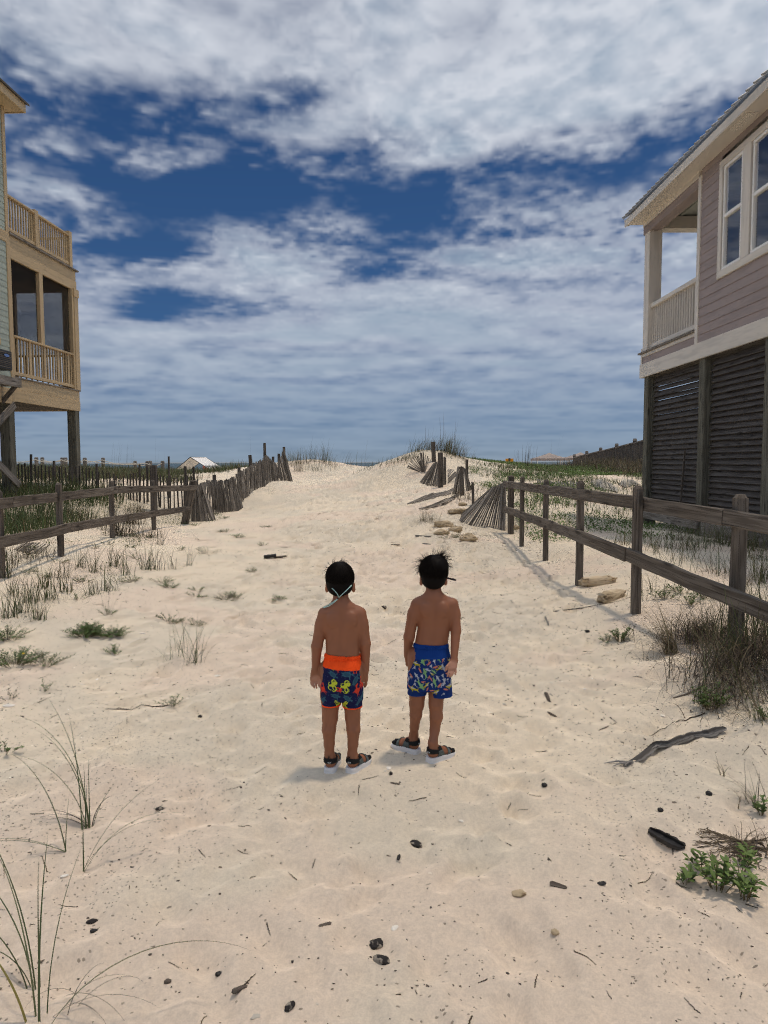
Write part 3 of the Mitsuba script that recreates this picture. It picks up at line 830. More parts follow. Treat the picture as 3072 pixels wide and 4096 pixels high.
O4, S4 = (700, 1700), 2.37
dense = thing('sand_fence', 'dense grey slat sand fence climbing the dune left of the path', 'fence')
slat_panel(dense, 24, [(170, 585), (215, 575), (262, 545)], [(148, 915), (250, 915), (392, 905)], O4, S4, 0.05)
slat_panel(dense, 62, [(205, 572), (300, 528), (480, 522), (560, 488), (640, 428), (720, 382), (790, 352), (850, 305), (900, 322), (965, 372)], [(205, 880), (330, 850), (480, 830), (600, 800), (665, 700), (725, 640), (790, 600), (860, 572), (920, 534), (988, 528)], O4, S4, 0.0)
slat_panel(dense, 10, [(200, 560), (330, 535), (430, 530)], [(190, 880), (320, 860), (420, 840)], O4, S4, 0.0, wires=2)
slat_panel(dense, 24, [(290, 525), (400, 530), (490, 520)], [(400, 825), (450, 825), (530, 822)], O4, S4, 0.0)
slat_panel(dense, 18, [(495, 520), (530, 505), (560, 485)], [(535, 822), (600, 815), (648, 785)], O4, S4, 0.1)
slat_panel(dense, 22, [(565, 475), (640, 425), (705, 405)], [(628, 695), (670, 690), (702, 672)], O4, S4, -0.1)
slat_panel(dense, 20, [(722, 372), (780, 350), (842, 335)], [(742, 602), (800, 598), (862, 580)], O4, S4, 0.05)
slat_panel(dense, 20, [(852, 288), (895, 310), (962, 372)], [(870, 528), (930, 528), (985, 526)], O4, S4, 0.05)
slat_panel(dense, 22, [(972, 362), (1000, 300), (1034, 222)], [(992, 526), (1060, 528), (1118, 536)], O4, S4, 0.1)
for a, b, w in (((711, 285), (738, 600), .10), ((849, 170), (858, 520), .09), ((1033, 208), (1040, 500), .09), ((984, 272), (978, 500), .09), ((931, 300), (922, 500), .09), ((606, 400), (614, 650), .09), ((372, 472), (374, 800), .09)):
    stake(dense, a, b, O4, S4, w)

O3, S3 = (0, 1500), 2.074
picket = thing('sand_fence', 'open picket sand fence of upright dark slats below the tan and green house', 'fence')
ptop = np.array([(150, 735), (250, 745), (430, 765), (560, 760), (700, 757), (770, 787), (880, 800), (1000, 842), (1120, 822), (1300, 832), (1450, 842), (1640, 850)], float)
pf, pt = [], []
for k in range(54):
    x = 150 + 28.1 * k + sr.normal(0, 3)
    yd = np.interp(x, [150, 1640], [20.9, 19.2])
    tp = at_depth(x / S3, O3[1] + (np.interp(x, ptop[:, 0], ptop[:, 1]) + sr.normal(0, 9)) / S3, yd)
    f = np.array([tp[0] + sr.normal(0, 0.02), yd + sr.normal(0, 0.02), 0])
    f[2] = ground_z(f[0], f[1]) - 0.1
    slat(picket, tp, f, w=0.042, mat='mat_dark_wood')
    pf.append(f), pt.append(tp)
pf, pt = np.array(pf), np.array(pt)
for h in (0.35, 0.8):
    put(picket, 'wire', tube(pf + (pt - pf) * h + [0, -0.01, 0], 0.003, 4), 'mat_black_metal')
for (x, ty, w, yd) in ((257, 657, .055, 20.7), (447, 712, .055, 20.4), (802, 735, .055, 20.0), (1272, 748, .15, 19.0), (1400, 675, .05, 21.0), (1537, 756, .06, 20.0), (1606, 760, .055, 20.5), (1156, 742, .05, 20.0), (1221, 752, .05, 20.0)):
    stake(picket, (x, ty), (x + 3, 1000), O3, S3, w, depth=yd)
heap = thing('fallen_slats', 'fallen fence slats lying flat on sand under the left rail fence', 'fence')
slat_panel(heap, 9, [(190, 1395), (300, 1400), (420, 1420)], [(120, 1450), (200, 1475), (340, 1490)], O3, S3, 0.75, wires=1, foot_lift=0.04)

O5, S5 = (1400, 1700), 2.37
fan = thing('sand_fence', 'grey slat fence toppled into a fan beside the end post of the right rail fence', 'fence')
slat_panel(fan, 30, [(1478, 532), (1452, 542), (1425, 560), (1385, 582), (1345, 600), (1310, 620)], [(1472, 1008), (1430, 992), (1310, 972), (1150, 958), (1030, 918), (1050, 845)], O5, S5, 0.15)
stake(fan, (1162, 542), (1172, 765), O5, S5, .06)
flat = thing('sand_fence', 'flattened slat fence lying on the sand below the right dune', 'fence')
slat_panel(flat, 24, [(720, 690), (850, 650), (960, 615), (1000, 600)], [(540, 752), (650, 735), (800, 690), (930, 660)], O5, S5, 0.9, wires=2, foot_lift=0.03)
slat_panel(flat, 20, [(850, 740), (960, 705), (1060, 680)], [(655, 808), (760, 790), (900, 745)], O5, S5, 0.8, wires=2, foot_lift=0.05)
mid = thing('sand_fence', 'collapsed slat fence around two stakes halfway up the right dune', 'fence')
slat_panel(mid, 10, [(1018, 395), (1045, 400), (1070, 402)], [(965, 660), (1010, 655), (1060, 650)], O5, S5, 0.1)
slat_panel(mid, 8, [(1070, 402), (1090, 420), (1100, 440)], [(1100, 630), (1130, 625), (1158, 615)], O5, S5, 0.1)
slat_panel(mid, 12, [(930, 410), (1000, 440), (1015, 480)], [(915, 440), (920, 520), (920, 560)], O5, S5, 0.3, wires=1)
stake(mid, (1055, 395), (1070, 668), O5, S5, .10)
stake(mid, (1106, 325), (1113, 590), O5, S5, .075)
top = thing('sand_fence', 'splayed slat fence half buried in the right dune below its crest', 'fence')
slat_panel(top, 17, [(535, 405), (548, 375), (570, 335), (610, 300), (655, 278), (692, 268), (735, 292), (775, 335)], [(655, 440), (670, 436), (690, 440), (695, 440), (700, 445), (700, 445), (705, 450), (705, 450)], O5, S5, -0.05, wires=1)
slat_panel(top, 20, [(795, 365), (820, 355), (850, 345)], [(652, 548), (740, 575), (848, 590)], O5, S5, 0.15)
slat_panel(top, 8, [(856, 300), (880, 300), (908, 300)], [(862, 590), (885, 575), (908, 562)], O5, S5, 0.1)
stake(top, (788, 160), (797, 345), O5, S5, .14)
stake(top, (857, 262), (861, 590), O5, S5, .14)
stake(top, (672, 262), (690, 445), O5, S5, .06)
O6, S6 = (2000, 1740), 2.765
pale = thing('fallen_slats', 'pale sunlit slats of a fallen fence in dune plants beside the taupe house', 'fence')
slat_panel(pale, 15, [(1010, 500), (1090, 490), (1200, 520), (1290, 590)], [(1000, 560), (1110, 610), (1240, 625), (1300, 640)], O6, S6, 0.25, wires=1, mat='mat_slat_pale', w=0.05, foot_lift=0.06)
slat_panel(pale, 13, [(1340, 520), (1390, 490), (1460, 490), (1530, 540)], [(1310, 560), (1400, 590), (1470, 560), (1545, 570)], O6, S6, 0.25, wires=1, mat='mat_slat_pale', w=0.05, foot_lift=0.06)
buried = thing('sand_fence', 'nearly buried row of grey slats in plants behind the right rail fence', 'fence')
slat_panel(buried, 16, [(400, 480), (600, 520), (860, 515)], [(410, 535), (610, 565), (865, 590)], O6, S6, 0.05, wires=1, mat='mat_slat_pale', w=0.045)

# ------------------------------------------------------------------ things beyond the dunes
walk = thing('boardwalk_fence', 'dark timber boardwalk fence with capped posts stepping down behind the taupe house', 'fence')
BX = 10.8
bp = []
for px, py in ((2298, 1817), (2347, 1804), (2403, 1790), (2467, 1774), (2540, 1754)):
    d = direction(px, py)
    q = np.array([0, 0, EYE]) + d * (BX / d[0])
    bp.append(q)
step = bp[4] - bp[3]
bp += [bp[4] + step * (k + 1) for k in range(3)]
for q in bp:
    put(walk, 'post', beam((BX, q[1], ground_z(BX, q[1]) - 0.3), (BX, q[1], q[2] - 0.1), 0.13, 0.13, up=(0, 1, 0), r=sr), 'mat_dark_wood')
    put(walk, 'post_cap', beam((BX, q[1], q[2] - 0.099), (BX, q[1], q[2]), 0.17, 0.17, up=(0, 1, 0), bevel=0.04, taper=0.7, r=sr), 'mat_grey_wood')
for a, b in zip(bp[:-1], bp[1:]):
    ra, rb = a + [-0.02, 0, -0.19], b + [-0.02, 0, -0.19]
    ra[1] -= 0.07
    rb[1] += 0.07
    put(walk, 'rail', beam(ra, rb, 0.12, 0.06, r=sr), 'mat_grey_wood')
    put(walk, 'rail', beam(ra - [0, 0, 0.07], rb - [0, 0, 0.07], 0.04, 0.07, r=sr), 'mat_dark_wood')
    for k in range(15):
        q = ra + (rb - ra) * (k + 0.5) / 15
        put(walk, 'baluster', box((BX - 0.075, q[1] - 0.045, q[2] - 0.95), (BX - 0.05, q[1] + 0.045, q[2] - 0.05)), 'mat_dark_wood')

sg = thing('warning_sign', 'back of a square orange sign on a post beyond the right dune', 'sign')
q = at_depth(2038, 1846, 36.0)
put(sg, 'panel', box((q[0] - 0.2, q[1] + 0.05, q[2] - 0.145), (q[0] + 0.2, q[1] + 0.058, q[2] + 0.145), 0.003, grain=0), 'mat_orange')
put(sg, 'post', box((q[0] - 0.04, q[1] - 0.03, ground_z(q[0], q[1]) - 0.3), (q[0] + 0.04, q[1] + 0.048, q[2] + 0.17)), 'mat_dark_wood')
scene['mat_orange'] = principled((0.72, 0.31, 0.02), 0.5, 0.4)

scene['mat_canopy'] = {'type': 'twosided', 'bsdf': {'type': 'principled', 'base_color': rgb(0.30, 0.25, 0.22), 'roughness': 0.8}}
scene['mat_canvas'] = principled((0.78, 0.76, 0.73), 0.7, 0.2)


def canopy(px0, px1, py_top, py_eave, py_hem, y, label):
    c = thing('canopy_tent', label, 'canopy', 'beach canopies behind the boardwalk fence')
    a, b = at_depth(px0, py_eave, y), at_depth(px1, py_eave, y)
    w = b[0] - a[0]
    ze = a[2]
    zt = at_depth(px0, py_top, y + w / 2)[2]
    zh = at_depth(px0, py_hem, y)[2]
    cx, cy = (a[0] + b[0]) / 2, y + w / 2
    n = 9
    s = np.linspace(-1, 1, n)
    X, Y = np.meshgrid(s, s)
    r = np.maximum(np.abs(X), np.abs(Y))
    Z = ze + (zt - ze) * (1 - r) ** 1.15 + 0.03 * (X * X * Y * Y - 0.3) * r
    v = np.stack([cx + X * w / 2, cy + Y * w / 2, Z], -1).reshape(-1, 3)
    i, j = np.meshgrid(np.arange(n - 1), np.arange(n - 1))
    qd = (j * n + i).ravel()
    put(c, 'roof', (v, np.stack([qd, qd + 1, qd + n + 1, qd + n], 1)), 'mat_canopy', smooth=40)
    ring = [(-1, -1), (1, -1), (1, 1), (-1, 1)]
    val = Mesh()
    for k in range(4):
        p, q2 = ring[k], ring[(k + 1) % 4]
        P = [np.array([cx + p[0] * w * .502, cy + p[1] * w * .502]), np.array([cx + q2[0] * w * .502, cy + q2[1] * w * .502])]
        val.add([[*P[0], ze + .01], [*P[1], ze + .01], [*P[1], zh], [*P[0], zh]], [[0, 1, 2, 3]])
    put(c, 'valance', val, 'mat_canopy')
    for p in ring:
        lx, ly = cx + p[0] * w * .48, cy + p[1] * w * .48
        put(c, 'leg', box((lx - .03, ly - .03, ground_z(lx, ly) - .1), (lx + .03, ly + .03, ze - .02)), 'mat_white_vinyl')
    for k in range(4):
        p, q2 = np.array(ring[k]) * w * .47, np.array(ring[(k + 1) % 4]) * w * .47
        put(c, 'strut', tube([[cx + p[0], cy + p[1], zh + 0.02], [cx + (p[0] + q2[0]) / 2, cy + (p[1] + q2[1]) / 2, ze - .02], [cx + q2[0], cy + q2[1], zh + 0.02]], 0.015, 4), 'mat_white_vinyl')


canopy(2148, 2276, 1811, 1834, 1843, 67.0, 'beige beach canopy behind the boardwalk fence, the full one on the left')
canopy(2277, 2400, 1809, 1832, 1841, 70.0, 'beige beach canopy half hidden behind the boardwalk fence, the right one')

tent = thing('beach_tent', 'low white gabled beach shade tent in dune grass left of the path', 'tent')
E1, U, Wd = np.array([-13.3, 49.0, 2.13]), np.array([0.58, 1.9, 0.0]), np.array([1.30, -0.40, -0.76])
Wl = np.array([-1.20, 0.40, -0.88])


def cloth(a, u, w, n=8, m=7, sag=0.05):
    s, t = np.meshgrid(np.linspace(0, 1, n), np.linspace(0, 1, m))
    v = a + s[..., None] * u + t[..., None] * w
    v[..., 2] -= sag * 4 * s * (1 - s) * (0.4 + 0.6 * t) + 0.03 * 4 * t * (1 - t)
    i, j = np.meshgrid(np.arange(n - 1), np.arange(m - 1))
    qd = (j * n + i).ravel()
    return (v.reshape(-1, 3), np.stack([qd, qd + 1, qd + n + 1, qd + n], 1))


put(tent, 'right_panel', cloth(E1, U, Wd), 'mat_canvas', smooth=True)
put(tent, 'left_panel', cloth(E1, U, Wl), 'mat_canvas', smooth=True)
for a, b in ((E1, E1 + Wd), (E1, E1 + Wl), (E1 + U, E1 + U + Wd), (E1 + U, E1 + U + Wl), (E1, E1 + U)):
    put(tent, 'pole', tube([a + [0, 0, -.02], b + [0, 0, -.03]], 0.025, 5), 'mat_black_metal')
for q in (E1 + Wd, E1 + U + Wd, E1 + Wl, E1 + U + Wl):
    put(tent, 'pole', tube([q + [0, 0, -.03], [q[0], q[1], ground_z(q[0], q[1]) - .1]], 0.025, 5), 'mat_black_metal')
nrm = unit(np.cross(U, Wd))
nrm = nrm if nrm[2] > 0 else -nrm
b0 = E1 + Wd * 0.80 + nrm * 0.02
put(tent, 'lettered_band', cloth(b0, U * 0.9 + Wd * 0.0, Wd * 0.09, sag=0.04), 'mat_band', label='grey band of blurred lettering on the tent')
scene['mat_band'] = principled((0.33, 0.34, 0.35), 0.8, 0.1)
fl = E1 + Wd * 0.70 + np.array([0.02, -0.03, -0.05])
put(tent, 'red_flap', cloth(fl, Wd * 0.34, np.array([-0.03, 0, -0.22]), sag=0.0), 'mat_red', label='red flap at the front edge of the tent')
scene['mat_red'] = principled((0.50, 0.14, 0.10), 0.7, 0.2)

rope = thing('rope_fence', 'row of stout posts linked by white rope beyond the left dunes', 'fence')
rows = {35.0: [(20, 118), (145, 115), (249, 118), (339, 120), (589, 152), (650, 150)], 36.6: [(169, 116), (262, 118), (412, 120), (540, 150), (601, 150)]}
for yd, lst in rows.items():
    prev = None
    for px, ty in lst:
        q = at_depth(px, 1780 + ty / 2.37, yd)
        put(rope, 'post', beam((q[0], q[1], ground_z(q[0], q[1]) - .3), (q[0], q[1], q[2] - .03), .165, .165, up=(0, 1, 0), bevel=.04, r=sr), 'mat_grey_wood')
        put(rope, 'post_cap', beam((q[0], q[1], q[2] - .031), (q[0], q[1], q[2]), .164, .164, up=(0, 1, 0), bevel=.045, taper=.7, r=sr), 'mat_grey_wood')
        if prev is not None:
            t = np.linspace(0, 1, 9)
            for dz in (-0.12, -0.47):
                p = prev + (q - prev) * t[:, None]
                p[:, 2] += dz - 0.12 * 4 * t * (1 - t)
                p[:, 1] -= 0.09
                put(rope, 'rope', tube(p, 0.022, 5), 'mat_rope')
        prev = q
# ------------------------------------------------------------------ plants
GREEN, OLIVE, DRY, BROWN = np.array((.062, .092, .030)), np.array((.092, .097, .042)), np.array((.19, .145, .085)), np.array((.062, .044, .031))
HERB, HERB2 = np.array((.075, .13, .026)), np.array((.05, .088, .020))


def blades(base, h, az, th0, th1, w, col, tipcol=None, S=6, out=None, sag=1.0):
    """Grass blades as narrow curved strips: they start th0 from upright and bend to th1 at the tip, towards az (radians)."""
    base = np.asarray(base, float)
    n = len(base)
    t = np.linspace(0, 1, S + 1)
    th = th0[:, None] + (th1 - th0)[:, None] * t[None] ** sag
    mid = (th[:, 1:] + th[:, :-1]) / 2
    dl = h[:, None] / S
    R = np.concatenate([np.zeros((n, 1)), np.cumsum(np.sin(mid) * dl, 1)], 1)
    Z = np.concatenate([np.zeros((n, 1)), np.cumsum(np.cos(mid) * dl, 1)], 1)
    c, s = np.cos(az)[:, None], np.sin(az)[:, None]
    P = base[:, None] + np.stack([R * c, R * s, Z], -1)
    wid = (w[:, None] * (1 - t[None]) ** 0.6 * 0.5)
    side = np.stack([-np.sin(az), np.cos(az), np.zeros(n)], -1)[:, None]
    A, B = P - side * wid[..., None], P + side * wid[..., None]
    V = np.stack([A, B], 2).reshape(n, -1, 3)[:, :-1]
    m = 2 * (S + 1) - 1
    f = []
    for k in range(S):
        a, b, c2, d = 2 * k, 2 * k + 1, 2 * k + 2, 2 * k + 3
        f.append((a, b, c2))
        if k < S - 1:
            f.append((b, d, c2))
    F = (np.array(f)[None] + (np.arange(n) * m)[:, None, None]).reshape(-1, 3)
    tc = col if tipcol is None else tipcol
    C = col[:, None] + (tc - col)[:, None] * t[None, :, None]
    C = np.repeat(C, 2, 1)[:, :-1]
    return (out or Mesh()).add(V.reshape(-1, 3), F, None, C.reshape(-1, 3))


def mixcol(r, n, a, b, jitter=0.18):
    k = r.random((n, 1))
    return np.clip((a + (b - a) * k) * r.lognormal(0, jitter, (n, 1)), 0.01, 0.8)


def tuft(pos, r, n=30, h=0.45, spread=0.06, open_=0.5, az=None, droop=0.9, w=0.005, a=GREEN, b=OLIVE, dry=0.25, out=None):
    """A clump of beach grass: green blades, and dry ones that bend to the sand."""
    x, y, z = pos
    u = r.normal(0, spread, (n, 2))
    base = np.stack([x + u[:, 0], y + u[:, 1], np.zeros(n)], 1)
    base[:, 2] = ground_z(base[:, 0], base[:, 1]) - 0.01
    ang = r.uniform(0, 2 * np.pi, n) if az is None else r.normal(az, 0.7, n)
    hh = h * r.uniform(0.45, 1.1, n)
    col = mixcol(r, n, a, b)
    isdry = r.random(n) < dry
    col[isdry] = mixcol(r, int(isdry.sum()), DRY, BROWN)
    th0 = np.abs(r.normal(0.08, open_ * 0.45, n))
    th1 = th0 + droop * r.uniform(0.3, 1.3, n) + isdry * 0.9
    return blades(base, hh, ang, th0, th1, w * r.uniform(0.6, 1.2, n), col, col * 0.8 + 0.2 * DRY, out=out)


def tangle(pos, r, n=50, rad=0.15, h=0.25, out=None, a=BROWN, b=DRY, w=0.003):
    """Dead, curled grass."""
    x, y, z = pos
    u = r.normal(0, rad, (n, 2))
    base = np.stack([x + u[:, 0], y + u[:, 1], np.zeros(n)], 1)
    base[:, 2] = ground_z(base[:, 0], base[:, 1])
    return blades(base, h * r.uniform(0.5, 1.5, n), r.uniform(0, 6.28, n), r.uniform(0, 0.9, n), r.uniform(1.6, 3.6, n), w * r.uniform(0.6, 1.3, n), mixcol(r, n, a, b), S=7, out=out)


def leaf(p, d, up, L, W, col, out):
    side = unit(np.cross(d, up))
    d = unit(d)
    m = p + d * L * 0.55
    tip = p + d * L + up * (-0.12 * L)
    v = [p, m + side * W / 2 + up * 0.10 * W, tip, m - side * W / 2 + up * 0.10 * W, m - up * 0.04 * W]
    out.add(v, [[0, 4, 1], [1, 4, 2], [0, 3, 4], [3, 2, 4]], None, col)


def herb(pos, r, stems=12, rad=0.12, h=0.10, leaf_len=0.022, per=12, a=HERB, b=HERB2, out=None, trail=0.0):
    """A low fleshy-leaved dune plant: branching stems set with small leaves."""
    out = out or Mesh()
    x, y, z = pos
    for _ in range(stems):
        an, ro = r.uniform(0, 6.28), rad * math.sqrt(r.random())
        bx, by = x + 0.3 * ro * math.cos(an), y + 0.3 * ro * math.sin(an)
        ex, ey = x + ro * math.cos(an), y + ro * math.sin(an)
        hh = h * r.uniform(0.5, 1.1) * (1 - 0.4 * ro / max(rad, 1e-6))
        p0, p2 = np.array([bx, by, ground_z(bx, by) - 0.005]), np.array([ex, ey, ground_z(ex, ey) + hh])
        p1 = (p0 + p2) / 2 + np.array([0, 0, (0.35 - trail) * hh])
        t = np.linspace(0, 1, 5)[:, None]
        pts = (1 - t) ** 2 * p0 + 2 * t * (1 - t) * p1 + t * t * p2
        tube(pts, np.linspace(0.0022, 0.001, 5), 3, out=out, col=(.13, .10, .045), caps=False)
        for k in range(per):
            s = 0.25 + 0.75 * (k + r.random()) / per
            p = (1 - s) ** 2 * p0 + 2 * s * (1 - s) * p1 + s * s * p2
            la = k * 2.4 + r.normal(0, 0.4)
            d = unit([math.cos(la), math.sin(la), r.uniform(0.2, 1.0)])
            up = unit(np.array([0, 0, 1.0]) - d * d[2])
            L = leaf_len * r.uniform(0.6, 1.2)
            leaf(p, d, up, L, L * 0.45, mixcol(r, 1, a, b)[0], out)
    return out


def runner(pts, rad, r, wob=0.02, out=None, col=BROWN):
    """A trailing stem lying on the sand."""
    pts = np.asarray(pts, float)
    s = np.linspace(0, 1, 16)
    k = np.linspace(0, 1, len(pts))
    p = np.stack([np.interp(s, k, pts[:, 0]), np.interp(s, k, pts[:, 1])], 1) + r.normal(0, wob, (16, 2))
    z = ground_z(p[:, 0], p[:, 1]) + rad * 0.8 + np.abs(r.normal(0, wob * 0.4, 16))
    return tube(np.column_stack([p, z]), rad * np.linspace(1.1, 0.5, 16), 4, out=out, col=col)


def flower(m, q):
    s = trimesh.creation.icosphere(1)
    m.add(s.vertices * [.012, .012, .006] + q, s.faces, None, (.65, .40, .02))


pr = np.random.default_rng(41)
PX = on_ground


def tuft_thing(px, py, label, group=None, extra=None, **kw):
    p = PX(px, py)
    m = tuft(p, pr, **kw)
    if extra:
        extra(p, m)
    return solo('beach_grass', m, 'mat_plant', label, 'grass clump', group)


def herb_thing(px, py, label, group=None, extra=None, **kw):
    p = PX(px, py)
    m = herb(p, pr, **kw)
    if extra:
        extra(p, m)
    return solo('dune_plant', m, 'mat_plant', label, 'plant', group)


# foreground, left: long arching blades at the edge of the picture
p = PX(430, 4075)
m = Mesh()
p2 = PX(380, 3500)


def arc(base, az, L, th0, th1, w, col, sag=1.2, tip=None):
    blades(np.array([base]), np.array([L]), np.array([az]), np.array([th0]), np.array([th1]), np.array([w]), np.array([col]), None if tip is None else np.array([tip]), S=14, out=m, sag=sag)


g1, g2 = np.array((.075, .10, .045)), np.array((.11, .125, .06))
b0 = PX(170, 4090)
arc(b0 + [0.03, -.03, 0], 0.25, 0.70, 0.55, 2.15, .0075, g1, 1.0, DRY)
arc(b0 + [-.01, 0, 0], 1.7, 0.55, 0.05, 0.5, .008, g1)
arc(b0 + [-.03, .02, 0], 2.35, 0.60, 0.15, 1.5, .006, g2)
arc(b0 + [-.05, 0, 0], 2.9, 0.42, 0.30, 1.3, .009, np.array((.20, .17, .05)))
arc(b0 + [.0, .03, 0], 1.3, 0.5, 0.10, 0.75, .005, g1)
b1 = PX(125, 3960)
for az, L, t0, t1 in ((2.9, .5, .3, 2.0), (2.6, .75, .1, 1.3), (3.2, .35, .3, 2.2), (1.9, .42, .0, .4), (2.75, .62, .15, 1.7)):
    arc(b1 + pr.normal(0, .012, 3) * [1, 1, 0], az, L, t0, t1, .006, mixcol(pr, 1, g1, g2)[0])
for az, L, t0, t1 in ((.2, .30, .5, 2.4), (.6, .28, .8, 2.9), (5.9, .25, .7, 2.8), (3.6, .22, .5, 3.0), (.0, .38, .9, 2.3), (-.4, .30, 1.0, 2.5), (1.2, .25, .4, 2.8)):
    arc(b0 + np.array([.02, .06, 0]) + pr.normal(0, .03, 3) * [1, 1, 0], az, L, t0, t1, .003, np.array((.10, .085, .06)))
solo('beach_grass', m, 'mat_plant', 'sparse beach grass with long arching blades at the lower left corner', 'grass clump')
m = Mesh()
b2 = PX(355, 3310)
for az, L, t0, t1, c in ((2.7, .62, .1, 1.5, g2), (2.75, .75, .05, 1.65, g1), (3.0, .6, .25, 1.75, g2), (2.2, .55, .05, .75, g1), (2.55, .7, .1, 1.0, g2), (1.8, .34, .0, .15, g1), (.9, .2, .3, 1.0, g1), (1.2, .26, .2, 2.8, BROWN), (3.1, .3, .9, 2.6, BROWN), (3.3, .32, .8, 2.4, BROWN), (3.0, .34, .9, 2.2, BROWN), (1.6, .22, .1, .3, g1), (2.0, .3, .1, .4, g2)):
    arc(b2 + pr.normal(0, .014, 3) * [1, 1, 0], az, L, t0, t1, .006, c)
solo('beach_grass', m, 'mat_plant', 'small beach grass clump with blades swept left, in the left foreground', 'grass clump')
m = Mesh()
b3 = PX(345, 3485)
for az, L, t0, t1 in ((.35, .46, .55, 2.0), (.45, .52, .5, 2.1), (.6, .5, .45, 1.3), (1.75, .30, .05, .15)):
    arc(b3 + pr.normal(0, .008, 3) * [1, 1, 0], az, L, t0, t1, .006, mixcol(pr, 1, g1, g2)[0])
b4 = PX(262, 3410)
for az, L, t0, t1 in ((3.55, .5, .9, 1.9), (3.5, .46, 1.0, 1.8), (2.6, .6, .25, 1.6), (1.3, .24, .1, .2)):
    arc(b4 + pr.normal(0, .006, 3) * [1, 1, 0], az, L, t0, t1, .006, mixcol(pr, 1, g1, g2)[0])
solo('beach_grass', m, 'mat_plant', 'few arching grass blades on a little sand heap in the left foreground', 'grass clump')
herb_thing(20, 3010, 'small leafy sprig at the left edge of the foreground sand', stems=7, rad=.14, h=.10, per=16, leaf_len=.022)
herb_thing(40, 2800, 'dry leafy sprig beside a white shell at the left edge', stems=5, rad=.10, h=.08, per=8, a=OLIVE, b=BROWN)
herb_thing(180, 2765, 'tiny two part green seedling alone on the left sand', stems=6, rad=.08, h=.09, per=9)
herb_thing(690, 2822, 'small green plant with bare root and long dry stalk on the sand', stems=9, rad=.12, h=.07, per=10, a=HERB2, b=OLIVE,
           extra=lambda q, mm: (runner([(q[0] - .02, q[1]), (q[0] - .14, q[1] + .01), (q[0] - .38, q[1] - .01)], .0035, pr, .004, mm, BROWN)))
herb_thing(340, 2545, 'dense bright green mat of leafy dune plant left of the boys', stems=75, rad=.22, h=.10, per=16, leaf_len=.024, extra=lambda q, mm: (herb(q + [.25, .06, 0], pr, 60, .2, .07, .022, 15, out=mm), herb(q + [-.02, .16, 0], pr, 40, .15, .09, .022, 14, out=mm)))
herb_thing(460, 2615, 'small green herb just below the dense leafy mat', stems=14, rad=.10, h=.07, per=12)
herb_thing(60, 2660, 'straggling yellow flowered green plant at the left edge of the sand', stems=60, rad=.30, h=.13, per=14, leaf_len=.026,
           extra=lambda q, mm: (herb(q + [.22, .05, 0], pr, 26, .26, .10, .022, 12, a=OLIVE, b=HERB2, out=mm), flower(mm, q + [.10, -.05, .11])))
herb_thing(30, 2560, 'green leafy plant at the left edge, behind the yellow flowered one', stems=40, rad=.24, h=.13, per=12, leaf_len=.026)
herb_thing(430, 2460, 'small green plant behind the dense leafy mat', stems=12, rad=.12, h=.09, per=11, extra=lambda q, mm: tuft(q + [.05, -.1, 0], pr, n=6, h=.42, spread=.02, az=1.2, open_=.5, droop=.6, w=.004, out=mm))
tuft_thing(770, 2650, 'open spray of beach grass with thin curved blades left of the boys', n=26, h=.55, spread=.05, open_=.9, droop=.9, w=.0055, dry=.15,
           extra=lambda q, mm: (tuft(q + [-.16, .12, 0], pr, n=12, h=.5, spread=.06, open_=.7, droop=1.0, w=.005, dry=.2, out=mm), tuft(q + [-.22, .02, 0], pr, n=7, h=.42, spread=.03, open_=1.1, droop=1.2, w=.004, out=mm)))
herb_thing(680, 2490, 'leafy plant among thin grass blades left of the boys', stems=22, rad=.20, h=.09, per=12, a=OLIVE, b=HERB2, extra=lambda q, mm: herb(q + [.28, -.08, 0], pr, 16, .16, .07, .02, 10, a=OLIVE, b=HERB2, out=mm))
herb_thing(905, 2400, 'sprawling brownish green plant on the sand nearest the left boy', stems=26, rad=.24, h=.06, per=10, a=OLIVE, b=BROWN, extra=lambda q, mm: herb(q + [.05, .15, 0], pr, 22, .16, .09, .022, 11, out=mm))
herb_thing(1115, 2398, 'small low green plant on open sand just left of the boys', stems=14, rad=.12, h=.05, per=12)
herb_thing(680, 2350, 'pair of low green plants in the left sand', stems=26, rad=.2, h=.07, per=11)
herb_thing(830, 2215, 'dark spiky twig plant with green top left of the path', stems=16, rad=.22, h=.16, per=10, extra=lambda q, mm: tangle(q + [-.02, -.1, 0], pr, 60, .16, .22, out=mm))
HERB_AT = ['beside the path below the end of the dense slat fence', 'right of the burnt plank on the upper path', 'left of the path level with the open grass spray, smallest', 'between the burnt plank and the dark twig plant', 'behind the dark twig plant, right of the leaning fence post', 'at the foot of the leaning last post of the left rail fence', 'right of the pair of low plants, upper one', 'right of the pair of low plants, lower one', 'in the grass left of the pair of low plants', 'right of the foot of the third left rail post', 'left of the pair of low plants, farther out', 'in front of the left rail fence between its second and third posts', 'just right of the other herb between the second and third posts', 'at the foot of the second post of the left rail fence', 'in the thin grass left of the second post, lower one', 'in the thin grass left of the second post, right hand one', 'in front of the thin grass, behind the dense leafy mat', 'before the left rail fence below its third post', 'under the lower left rail beside the fourth post', 'before the leaning post, alone on bare sand', 'under the lower left rail at the third post, left one', 'under the lower left rail at the third post, right one', 'beside the fallen slats under the left rail', 'in the middle of the thin grass before the left rail fence', 'at the right edge of the thin grass before the left rail fence']
HERB_RIGHT = ['behind the right rail, at the brown dead grass', 'behind the right rail, left of the nearest post', 'under the lower right rail, left of the nearest post', 'right of the stone blocks, behind the nearest post gap', 'behind the right rail between its third and fourth posts, upper', 'behind the right rail between its third and fourth posts, lower', 'behind the right rail just right of the fourth post', 'at the far corner stilt of the taupe house', 'left of the far corner stilt of the taupe house', 'behind the end post of the right rail fence']
